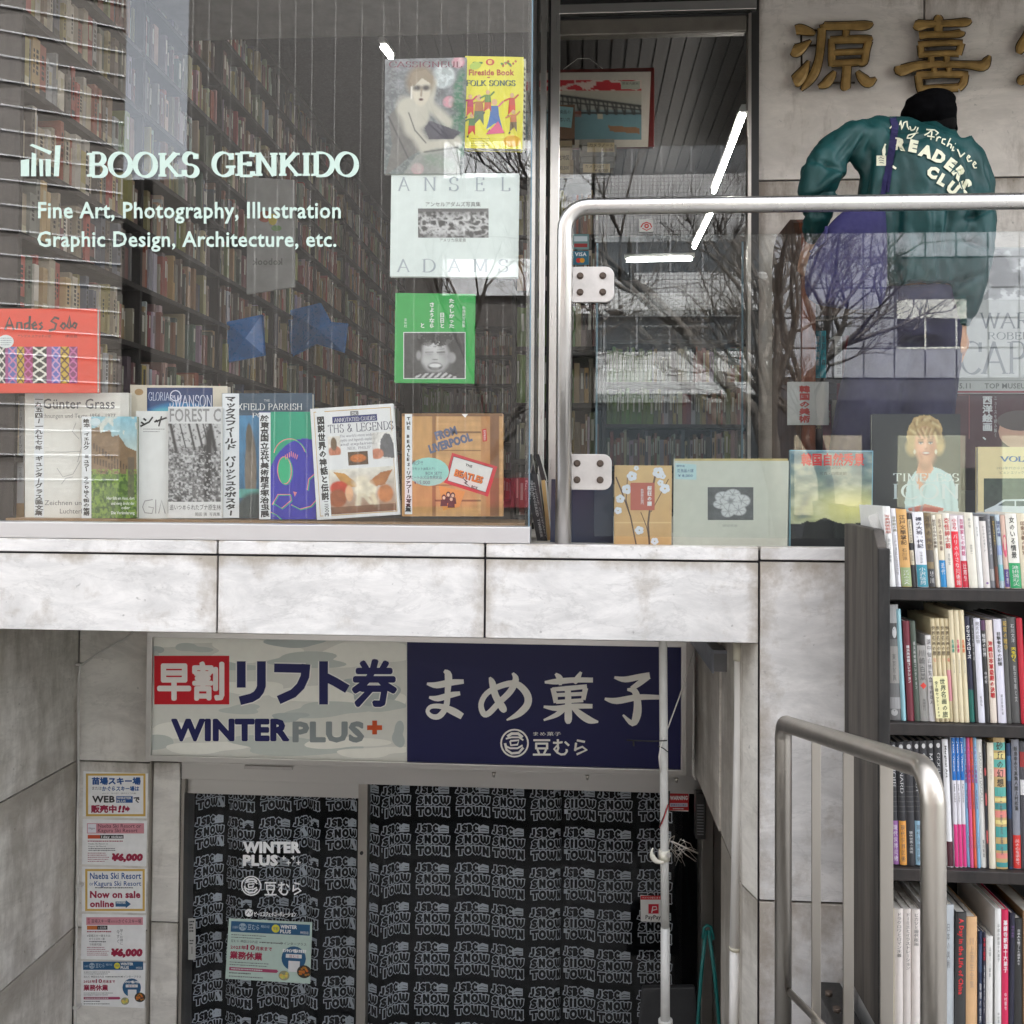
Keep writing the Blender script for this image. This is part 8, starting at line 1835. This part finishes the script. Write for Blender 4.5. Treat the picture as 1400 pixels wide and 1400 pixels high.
for lg_ in (legL, legR):
    f0 = Vector((lg_[-1].x, lg_[-1].y, TZ + .035)); m2 = MB().tube([f0 + Vector((0, -.09, .01)), f0 + Vector((0, -.05, .012)), f0 + Vector((0, .06, .0)), f0 + Vector((0, .17, -.01))], [.02, .042, .044, .028], 12)
    m2.build('shoe', M['shoe'], person)
# jacket
j = MB()
loft(j, [(1262, 176, 3.47, .068, .07), (1254, 184, 3.46, .105, .09), (1249, 196, 3.44, .165, .12), (1248, 220, 3.43, .205, .145), (1248, 260, 3.42, .212, .158), (1248, 310, 3.42, .210, .158), (1247, 355, 3.43, .205, .155), (1246, 385, 3.44, .192, .15), (1245, 398, 3.44, .175, .14)], 28)
loft(j, [(1270, 168, 3.48, .066, .062), (1266, 176, 3.475, .075, .07), (1262, 184, 3.465, .075, .07)], 18)
jl = [P(1196, 192, 3.44), P(1168, 196, 3.42), P(1140, 212, 3.41), P(1122, 238, 3.40), P(1117, 262, 3.40), P(1118, 290, 3.44), P(1114, 318, 3.50)]
j.tube([P(1268, 192, 3.45), P(1232, 189, 3.45), P(1192, 188, 3.44)], [.07, .076, .078], 18); j.tube([P(1262, 196, 3.45), P(1300, 206, 3.44)], [.078, .08], 18)
j.tube(jl, [.085, .082, .078, .074, .072, .062, .046], 18); j.tube([P(1115, 312, 3.49), P(1112, 328, 3.535)], [.044, .036], 14)
jr = [P(1300, 208, 3.43), P(1318, 226, 3.42), P(1330, 256, 3.41), P(1335, 300, 3.38), P(1330, 350, 3.37), P(1321, 400, 3.37), P(1314, 430, 3.385)]
j.tube(jr, [.085, .08, .075, .072, .068, .062, .05], 18); j.tube([P(1314, 428, 3.385), P(1311, 446, 3.395)], [.042, .036], 14)
def jpost(co, no):
    co = wr(.007, 16, 11, 5)(co, no); co = wr(.004, 55, 30, 9)(co, no)
    x, y, z = co.T
    def fold(px, py, dx, dy, amp, wd, ln):
        amp *= 1.25
        c0 = P(px, py, 3.3); u = ((x - c0.x) * dx + (z - c0.z) * dy); v = (-(x - c0.x) * dy + (z - c0.z) * dx)
        return amp * np.exp(-(v / wd) ** 2 - (u / ln) ** 2)
    h = np.zeros(len(co))
    for a in ((1178, 205, .35, .94, -.016, .012, .1), (1190, 225, .2, .98, -.014, .014, .13), (1150, 232, .8, .6, .012, .014, .06), (1140, 222, .9, -.43, -.012, .01, .06), (1128, 262, .95, .3, -.014, .01, .06), (1120, 280, .95, -.2, -.012, .01, .06), (1134, 245, .6, .8, .010, .012, .05),
              (1225, 300, .05, 1, -.012, .018, .16), (1262, 290, -.1, 1, .008, .02, .14), (1295, 320, .1, 1, -.012, .016, .14), (1200, 330, .1, 1, .009, .02, .12), (1322, 250, -.3, .95, -.014, .012, .12), (1340, 290, .9, .4, -.012, .01, .05), (1335, 330, .9, -.4, -.012, .01, .05), (1325, 380, .9, .3, -.010, .01, .05), (1250, 190, .95, .3, -.005, .008, .1), (1212, 230, .25, .95, -.007, .012, .12), (1185, 300, .1, 1, -.01, .012, .12), (1280, 340, -.2, 1, -.01, .014, .1), (1240, 360, .1, 1, .008, .016, .08), (1165, 190, .6, .8, -.009, .01, .07), (1145, 265, .9, .5, .01, .012, .05)):
        h += 1.5 * fold(*a)
    return co + no * h[:, None]
jk, jco = remeshed('jacket', j, M['jacket'], .0085, 5, person, post=jpost)
bvh = BVHTree.FromPolygons([tuple(v) for v in jco], [tuple(p.vertices) for p in jk.data.polygons])
def onj(px, py, lift=.0025, fall=3.27):
    p = P(px, py, 3.27); dr_ = (p - Vector((0, 0, CAMZ))).normalized()
    hit = bvh.ray_cast(Vector((0, 0, CAMZ)), dr_)
    if hit[0] is None: return P(px, py, fall)
    return hit[0] - dr_ * lift
class JC:
    def __init__(s): s.mb = MB()
    def raw(s, pts, fs, lift): s.mb.add([onj(p[0], p[1], lift) for p in pts], fs, 0, False)
    def line(s, pts, w, lift):
        d = []
        for i in range(len(pts) - 1):
            for k in range(3): t = k / 3; d.append((pts[i][0] * (1 - t) + pts[i + 1][0] * t, pts[i][1] * (1 - t) + pts[i + 1][1] * t))
        d.append(pts[-1]); v, f = ribbon(d, lambda a, t: w); s.raw(v, f, lift)
jc = JC()
def u4(L): return [(1040 + a / 3.889, 100 + b / 3.889) for a, b in L]
script = [ # in crop units (origin 1040,100)
 [(686, 294), (700, 280)], [(738, 276), (745, 252), (750, 300), (762, 262), (778, 256), (780, 285), (790, 300)], [(793, 282), (800, 305), (816, 300), (825, 284)], [(838, 288), (822, 322), (800, 345), (778, 346), (785, 330), (838, 316)],
 [(870, 330), (890, 320), (912, 300), (905, 355)], [(880, 300), (925, 302), (945, 318), (930, 330)], [(885, 334), (925, 340)], [(934, 362), (940, 338)], [(937, 350), (948, 338), (958, 344)], [(985, 352), (968, 350), (963, 370), (980, 380)], [(1010, 345), (990, 390), (1003, 375), (1015, 380), (1010, 400)], [(1025, 390), (1018, 412), (1030, 410)], [(1034, 374), (1037, 376)], [(1046, 404), (1056, 426), (1062, 446), (1072, 436), (1086, 424)], [(1104, 452), (1114, 444), (1106, 436), (1096, 450), (1104, 470), (1124, 464)], [(1134, 488), (1146, 480), (1138, 470), (1128, 484), (1136, 504), (1150, 502)],
]
for i, st in enumerate(script): jc.line(u4(st), 1.8, .005 + i * 8e-5)
def rot_letter(ch, cx, cy, h, deg, i, w=1.0):
    V, Fc, bb = glyphs(ch, .07, 2, 's'); mx = (bb[0] + bb[1]) / 2; k = h / .72; c0, s0_ = math.cos(R(deg)), math.sin(R(deg))
    pts = [((v[0] - mx) * k * w, -(v[1] - .34) * k) for v in V]
    jc.raw([(cx + a * c0 - b_ * s0_, cy + a * s0_ + b_ * c0) for a, b_ in pts], Fc, .0062 + i * 1e-4)
for i, (ch, a, b_, d_) in enumerate((('R', 743, 378, 8), ('E', 812, 388, 12), ('A', 880, 416, 18), ('D', 950, 446, 27), ('E', 1010, 486, 38), ('R', 1058, 532, 50), ('S', 1088, 590, 66))):
    rot_letter(ch, 1040 + a / 3.889, 100 + b_ / 3.889, 15, d_, i, 1.05)
for i, (ch, a, b_, d_) in enumerate((('C', 915, 528, 22), ('L', 968, 568, 30), ('U', 1022, 612, 38), ('B', 1075, 655, 48))):
    rot_letter(ch, 1040 + a / 3.889, 100 + b_ / 3.889, 14.5, d_, i + 8, 1.0)
jc.line(u4([(700, 494), (720, 508)]), 3, .006)
jc.line(u4([(664, 376), (650, 410), (652, 436)]), 2.2, .006); jc.line(u4([(658, 390), (660, 420), (655, 440)]), 2.4, .0063)
jc.line(u4([(641, 438), (641, 492)]), 13, .006)
jl_ = jc.mb.build('back_lettering', M['cream'], person)
jc2 = JC()
for k in range(3): jc2.line(u4([(626 + 3 * k, 452 + k * 12), (640, 450 + k * 12), (656, 455 + k * 12)]), .7, .0075)
jc2.build = jc2.mb.build('lettering_detail', M['black'], person)
# cap and hair
h_ = MB(); h_.ball(P(1269, 156, 3.50), .098, (1.0, 1.08, .80), 20, 14); h_.ball(P(1274, 143, 3.50), .085, (1.0, 1.0, .62), 16, 10); h_.ball(P(1262, 140, 3.49), .07, (1.0, 1.0, .5), 12, 8)
h_.tube([P(1290, 152, 3.5), P(1299, 170, 3.5), P(1302, 182, 3.5)], [.04, .034, .022], 12)
def kn(co, no): return wr(.004, 34, 40, 8)(co, no)
remeshed('knit_cap', h_, M['knit'], .008, 4, person, post=kn)
h2 = MB(); h2.ball(P(1276, 172, 3.5), .078, (1.0, 1, .8), 14, 10); h2.tube([P(1294, 165, 3.51), P(1301, 180, 3.52), P(1303, 187, 3.52)], [.03, .022, .012], 10)
remeshed('hair', h2, M['hair'], .008, 2, person)
# bag
bgt = thing('shoulder_bag', 'violet cotton shoulder bag hanging across the back of the green jacket', 'bag', P(1150, 400, 3.25))
def ribbon_on(pts, w, lift, name, parent, th=.003):
    d = []
    for i in range(len(pts) - 1):
        for k in range(5): t = k / 5; d.append((pts[i][0] * (1 - t) + pts[i + 1][0] * t, pts[i][1] * (1 - t) + pts[i + 1][1] * t))
    d.append(pts[-1]); v, f = ribbon(d, lambda a, t: w if not callable(w) else w(t)); top = [onj(p_[0], p_[1], lift) for p_ in v]
    n = len(v); mb = MB().add(top + [p + Vector((0, th, 0)) for p in top], f + [tuple(q + n for q in qd[::-1]) for qd in f]); return mb.build(name, M['bag'], parent)
ribbon_on([(1221, 161), (1224, 172), (1221, 195), (1216, 225), (1211, 262)], 9.5, .006, 'strap', bgt)
ribbon_on([(1216, 225), (1210, 245), (1207, 268)], 6, .009, 'strap', bgt)
outl = [(1208, 262), (1213, 300), (1213.5, 360), (1214, 425), (1172, 425), (1126, 420), (1100, 412), (1098, 376), (1108, 340), (1128, 312), (1150, 288), (1180, 275)]
n = len(outl); mb = MB(); ctr = (1168, 360)
rings = [(1.0, 3.275), (.93, 3.245), (.7, 3.225), (.35, 3.215), (0.02, 3.212)]; vs = []
for s_, Y_ in rings: vs += [P(ctr[0] + (x - ctr[0]) * s_, ctr[1] + (y - ctr[1]) * s_, Y_ + .006 * math.sin(x * .21 + s_ * 9)) for x, y in outl]
vs += [P(x, y, 3.31) for x, y in outl]
fs = [(r_ * n + k, r_ * n + (k + 1) % n, (r_ + 1) * n + (k + 1) % n, (r_ + 1) * n + k) for r_ in range(4) for k in range(n)] + [(5 * n + k, 5 * n + (k + 1) % n, (k + 1) % n, k) for k in range(n)] + [tuple(5 * n + k for k in range(n))[::-1], tuple(4 * n + k for k in range(n))]
mb.add(vs, fs, 0, True); bgo = mb.build('bag_body', M['bag'], bgt); ss = bgo.modifiers.new('s', 'SUBSURF'); ss.levels = ss.render_levels = 2
MB().tube([P(1130, 310, 3.24), P(1128, 330, 3.235), P(1108, 345, 3.24)], .006, 8).build('loop', M['bag'], bgt)

# ================================================================== POLES, PIPES, CABLES, SMALL THINGS
Yq = 3.2
o = thing('laundry_pole', 'long pale grey pole hanging down in front of the navy half of the sign', 'pole', P(905, 880, Yq))
MB().tube([P(906.5, 840, Yq), P(906.5, 880, Yq), P(908.5, 1180, Yq), P(909.5, 1270, Yq)], 5.6 * Yq / F, 16).tube([P(909.5, 1268, Yq), P(909.5, 1440, Yq)], 6.2 * Yq / F, 16).build('pole_tube', M['pole'], o)
MB().tube([P(909.5, 1394, Yq), P(910, 1400, Yq)], 9.5 * Yq / F, 16).build('foot_collar', M['pole'], o)
o = thing('pole_clip', 'cream plastic half ring clip with small screw on the pale pole', 'clip', P(905, 1170, Yq))
ring = [P(904 + 13 * math.cos(t), 1166 - 13 * math.sin(t), Yq - .02) for t in np.linspace(2.6, 5.0, 10)]
MB().tube(ring, [.002, .004, .006, .008, .009, .009, .008, .006, .005, .004], 10).tube([P(908, 1162, Yq), P(908, 1176, Yq)], .0185, 16).build('ring', M['tag'], o)
p = P(914, 1168, Yq - .012); MB().tube([p, p + Vector((0, -.012, 0))], .007, 8).build('screw', M['steel_plate'], o)
# wire hanger cluster with pegs
o = thing('peg_hanger', 'tangled wire peg hanger dangling beside the pale pole', 'hanger', P(925, 1150, 3.3)); mb = MB(); r = random.Random(5)
for k in range(18):
    a = P(920 + r.uniform(-4, 18), 1148 + r.uniform(-3, 16), 3.3 + r.uniform(-.05, .05)); b2 = P(930 + r.uniform(-8, 24), 1168 + r.uniform(-8, 16), 3.3 + r.uniform(-.05, .05)); mb.tube([a, (a + b2) / 2 + Vector((r.uniform(-.01, .01), 0, r.uniform(-.01, .01))), b2], .0009, 5)
mb.tube([P(918, 1150, 3.3), P(935, 1158, 3.3), P(955, 1167, 3.3)], .003, 6); mb.tube([P(920, 1150, 3.25), P(922, 1143, 3.25), P(916, 1146, 3.23), P(913, 1160, 3.22)], .002, 6)
mb.build('wires', M['steel_old'], o)
# black wire bracket and loose ties round the pole
o = thing('wire_tie', 'black tie wrapped round the pale pole below the shop lettering', 'cord', P(890, 1013, 3.18))
MB().tube([P(857, 1012, 3.25), P(893, 1013.5, 3.19), P(912, 1012.5, 3.17)], .0022, 6).tube([P(866, 1013, 3.25), P(866.5, 1020, 3.25)], .0035, 6).build('arm', M['black'], o)
MB().tube([P(900, 1020, 3.18), P(907, 1023, 3.16), P(913, 1028, 3.17)], .0018, 6).build('tie', M['black'], o)
o = thing('red_black_cord', 'red and black twisted cord tied on the pale pole beside the warning sticker', 'cord', P(910, 1110, 3.2))
MB().tube([P(915, 1082, 3.24), P(914, 1098, 3.2), P(908, 1116, 3.17), P(902, 1130, 3.2)], .003, 6).build('cord', M['black'], o)
MB().tube([P(913, 1100, 3.18), P(908, 1118, 3.165), P(902, 1131, 3.19)], .0016, 6).build('red_strand', pm('red_cord', srgb(150, 24, 30), .6), o)
# hanging cord from the fascia
o = thing('white_cord', 'thin pale cord slanting from the bracket down to the pale pole', 'cord', P(940, 950, 3.3))
MB().tube([P(948, 890, 3.5), P(938, 925, 3.4), P(928, 955, 3.3), P(915, 990, 3.22), P(904, 1018, 3.17), P(901, 1035, 3.17), P(903, 1056, 3.19)], .0024, 6).build('cord', M['cord'], o)
# white pvc drain pipe
Yw = 3.17
o = thing('drain_pipe', 'white plastic drain pipe with a coupling running down beside the entrance corner', 'pipe', P(1010, 1100, Yw))
MB().tube([P(1011.5, 884, Yw), P(1011, 1000, Yw), P(1005, 1296, Yw)], 7.3 * Yw / F, 18).tube([P(1005, 1297, Yw), P(1003.5, 1440, Yw)], 7.0 * Yw / F, 18).build('pipe_run', M['pvc'], o)
MB().tube([P(1011.5, 879, Yw), P(1011.5, 903, Yw)], [9.3 * Yw / F, 8.6 * Yw / F], 18).tube([P(1005, 1294, Yw), P(1005, 1298.5, Yw)], 7.9 * Yw / F, 18).build('coupling', pm('old_coupling', srgb(200, 196, 178), .5), o)
# grey channel hanging under the slab
o = thing('cable_channel', 'grey channel bracket running back under the ledge beside the drain pipe', 'bracket', P(988, 905, 3.42))
za, zb_ = P(988, 921, 3.42).z, P(988, 890, 3.42).z; xa_, xb_ = PX(974, 3.42, 905), PX(1001, 3.42, 905)
MB().box(xa_ + .006, xb_ - .006, 3.424, 4.2, za + .006, zb_).build('channel_face', M['gutter'], o)
MB().box(xa_, xa_ + .006, 3.42, 4.2, za, zb_ + .003).box(xb_ - .006, xb_, 3.42, 4.2, za, zb_ + .003).box(xa_ + .0065, xb_ - .0065, 3.4205, 3.4235, zb_ - .010, zb_ + .002).build('flange', pm('grey_flange', srgb(128, 132, 140), .5), o)
o = thing('thin_conduit', 'slim pale conduit running down the side wall right of the navy sign', 'conduit', P(950, 950, 4.0))
MB().tube([P(949, 885, 4.0), P(948, 1000, 4.0), P(947.5, 1040, 4.0)], .004, 8).tube([P(947.5, 1038, 4.0), P(948, 1060, 4.0), P(952, 1065, 4.0)], .006, 8).build('conduit_run', M['pole'], o)
# white cable on the left wall corner
o = thing('wall_cable', 'white cable clipped down the corner of the left entrance wall', 'cable', P(106, 1100, 4.2))
Yc = 4.225
MB().tube([P(182, 864, Yc), P(170, 874, Yc), P(150, 884, Yc), P(130, 896, Yc), P(116, 906, Yc), P(109.5, 910, Yc), P(107.5, 930, Yc), P(107, 1020, Yc), P(107.5, 1060, Yc), P(105.5, 1140, Yc), P(106.5, 1200, Yc), P(105, 1270, Yc), P(103, 1380, Yc), P(103, 1430, Yc)], .0052, 8).build('cable_run', M['cord'], o)
for y in (909, 1212, 1378): a = P(106.5 if y < 1300 else 103, y, Yc - .006); MB().box(a.x - .012, a.x + .014, a.y - .002, a.y + .03, a.z - .006, a.z + .006).build('cable_clip', M['cord'], o)
# black box unit at the upper right of the door, teal folding rack, dark chair back
o = thing('black_device', 'black slotted device box at the upper right corner of the basement door', 'device', P(957, 1147, 4.22)); mb = MB(); boxpx(mb, 951, 1085, 965, 1148, 4.22, .06); mb.build('case', M['dark'], o, bevel=.004)
mb = MB()
for k in range(11): boxpx(mb, 953, 1100 + k * 4, 962, 1101.6 + k * 4, 4.219, .0008)
mb.build('slot', M['gutter'], o)
o = thing('folding_frame', 'teal plastic folding frame leaning by the right door jamb', 'frame', P(968, 1400, 3.9))
for a, b2, e in ((965, 952, 0), (969, 986, 1)):
    MB().tube([P(a, 1272, 3.9), P((a + b2) / 2, 1335, 3.88), P(b2, 1430, 3.85)], .0075, 10).build('leg', M['teal'], o)
MB().tube([P(961, 1283, 3.895), P(963, 1268, 3.9), P(967, 1265, 3.9), P(972, 1267, 3.9), P(976, 1284, 3.895)], .006, 8).build('hinge_loop', M['teal'], o)
o = thing('dark_chair_back', 'dark grey plastic chair back poking up at the bottom by the door', 'chair', P(915, 1430, 4.0))
f = [P(x, y, 3.95) for x, y in ((878, 1351), (950, 1350), (956, 1400), (958, 1440), (870, 1440), (874, 1400))]; n = 6
MB().add(f + [v + Vector((0, .03, 0)) for v in f], [tuple(range(n))[::-1], tuple(range(n, 2 * n))] + [(i, (i + 1) % n, (i + 1) % n + n, i + n) for i in range(n)]).build('backrest', pm('chair_plastic', (.03, .031, .034), .6), o, bevel=.006)

# ================================================================== STREET BEHIND THE CAMERA (seen in the panes)
FY = -13.0
def facade(name, label, x0, x1, z1, mat, dep=8, rot=0):
    o = thing(name, label, 'building', ((x0 + x1) / 2, FY, 0)); MB().box(x0, x1, FY - dep, FY, 0, z1).build('wall', mat, o); return o
tilew = pm('white_tile_panels', srgb(138, 139, 144), .35, 0, .08, 2)
# D: white square panels
D_ = facade('panel_building', 'white office building clad in square panels across the street', 3.85, 16, 18, pm('panel_joints', srgb(60, 60, 64), .8))
pmesh = None
for i in range(20):
    for jx in range(30):
        x = 3.87 + i * .6; z = 3.65 + jx * .6
        if x > 15.9 or z > 17.8 or 6.15 < x < 7.7 and (z % 2.4) < 1.0: continue
        if pmesh is None:
            q_ = MB().box(0, .578, 0, .03, 0, .578).build('facade_panel', tilew, D_, loc=(x - D_.location.x, .0, z)); 
            q_.data.vertices.foreach_set('co', np.array([(vx, vy, vz) for vx in (0, .566) for vy in (0, .03) for vz in (0, .566)]).ravel()); pmesh = q_.data
        elif i * 30 + jx < 300 or True:
            q_ = bpy.data.objects.new('facade_panel', pmesh); COL.objects.link(q_); q_.parent = D_; q_.location = (x - D_.location.x, 0, z)
curt = pm('window_curtain', srgb(190, 190, 180), .9)
for z in (4.3, 6.7, 9.1, 11.5): MB().box(6.3, 7.65, FY + .002, FY + .03, z - .1, z + .9).build('window', curt, D_)
MB().box(3.9, 15.9, FY + .002, FY + .06, .2, 3.2).build('shop_front', pm('dark_front', (.03, .03, .035), .3), D_)
for i in range(6): MB().box(4.3 + i * 2, 5.6 + i * 2, FY + .061, FY + .07, .9, 2.5).build('shop_window', pm('lit_front%d' % i, srgb(150 - 10 * i, 140, 120), .6), D_)
# C: bands of small tiles and dark glazing
bt = pm('grid_tile_band', srgb(228, 228, 226), .4, 0, .05, 3)
m, nt_, b_ = new_mat('small_grid_tiles'); br_ = N(nt_, 'ShaderNodeTexBrick'); br_.offset = 0; br_.inputs['Scale'].default_value = 1; br_.inputs['Mortar Size'].default_value = .009; br_.inputs['Brick Width'].default_value = .085; br_.inputs['Row Height'].default_value = .085
br_.inputs[1].default_value = (.42, .42, .42, 1); br_.inputs[2].default_value = (.38, .38, .38, 1); br_.inputs[3].default_value = (.12, .12, .12, 1)
tc = N(nt_, 'ShaderNodeTexCoord'); mp = N(nt_, 'ShaderNodeMapping'); mp.inputs['Rotation'].default_value = (R(90), 0, 0); nt_.links.new(tc.outputs['Object'], mp.inputs[0]); nt_.links.new(mp.outputs[0], br_.inputs[0]); nt_.links.new(br_.outputs[0], b_.inputs['Base Color'])
C_ = facade('banded_building', 'building with white tile bands and dark window strips across the street', .35, 3.8, 17, pm('dark_glazing', (.035, .04, .045), .2))
for z0, z1 in ((3.3, 4.15), (5.0, 5.75), (6.9, 8.4), (9.6, 10.5), (12, 13), (14.4, 15.4)): MB().box(.36, 3.79, FY + .002, FY + .15, z0, z1).build('tile_band', m, C_)
for z0 in (4.2, 5.8, 8.5): 
    for i in range(5): MB().box(.5 + i * .66, .54 + i * .66, FY + .003, FY + .05, z0, z0 + .75).build('window_bar', M['gutter'], C_)
# B: dark ribbed building
B_ = facade('ribbed_building', 'dark building with vertical ribs across the street behind the camera', -8.2, .3, 19, pm('dark_cladding', srgb(70, 67, 64), .5))
for i in range(19): x = -8.1 + i * .44 + .1 * math.sin(i * 5); MB().box(x, x + .014, FY + .001, FY + .03, 0, 19).build('rib', pm('pale_rib', srgb(150, 148, 145), .5) if i == 0 else bpy.data.materials['pale_rib'], B_)
spm = pm('pale_spandrel', srgb(200, 202, 204), .4)
for z0 in (5.3, 7.7): MB().box(-2.75, .28, FY + .055, FY + .12, z0, z0 + .75).build('spandrel', spm, B_)
MB().box(-3.5, .28, FY + .052, FY + .1, 1.0, 1.6).build('red_fascia', pm('red_fascia', srgb(120, 30, 44), .5), B_)
# A: louvred building left
A_ = facade('louvred_building', 'pale building with horizontal louvres at the far left across the street', -22, -9.3, 20, pm('grey_render', srgb(84, 78, 72), .6)); 
for i in range(46): MB().box(-21.9, -9.32, FY + .01, FY + .04, 1.5 + i * .5, 1.525 + i * .5).build('louvre', spm, A_)
A_.location = (-9.55 - 6.35 * math.cos(R(28)), FY + 6.35 * math.sin(R(28)), 0); A_.rotation_euler = (0, 0, R(-28))
L_ = thing('low_building', 'low building in the gap between the louvred and ribbed buildings', 'building', (-8.5, -16, 0)); MB().box(-13.5, -8.3, -20, -16, 0, 8.8).build('wall', pm('low_wall', srgb(80, 76, 72), .7), L_)
# bare street trees
def bare_tree(lab, x, y, h, seed, spread=1.0, trunk=.11, depth_=6, dec=.58):
    o = thing('street_tree', lab, 'tree', (x, y, 0)); r = random.Random(seed); tr = MB(); cr = MB()
    def grow(p, d_, L, rad, lev):
        n = 3; pts = [p]; q = p; dd = d_.copy()
        for i in range(n):
            dd = (dd + Vector((r.uniform(-.22, .22), r.uniform(-.22, .22), r.uniform(-.06, .18)))).normalized(); q = q + dd * L / n; pts.append(q)
        (tr if lev < 1 else cr).tube(pts, [rad * (1 - .35 * i / n) for i in range(n + 1)], 6 if lev < 2 else 4 if lev < 4 else 3, cap=False)
        if lev >= depth_: return
        for k in range(3):
            a = r.uniform(.35, .95) * spread; ph = r.uniform(0, 6.28); ax_ = dd.orthogonal().normalized(); ax_.rotate(Matrix.Rotation(ph, 3, dd)); nd = dd.copy(); nd.rotate(Matrix.Rotation(a, 3, ax_)); s_ = r.uniform(.55, .85)
            if lev > 0 and nd.z < -.2: nd.z = abs(nd.z)
            grow(pts[-1 if k == 0 or lev > 2 else 2], nd, L * s_, rad * dec, lev + 1)
    grow(Vector((x, y, 0)), Vector((0, 0, 1)), h * .42, trunk, 0)
    tr.build('trunk', M['bark'], o); cr.build('crown', M['bark'], o)
bare_tree('bare winter tree across the road before the white panelled building', 4.25, -9.9, 5.6, 3, .95, .17, 7, .6)
bare_tree('heavy limbed bare tree at the kerb behind the camera', 2.15, -3.6, 5.4, 12, .75, .12, 6, .6)
bare_tree('thin bare tree across the road before the ribbed building', -1.55, -10.4, 6.2, 8, .9, .1, 6)
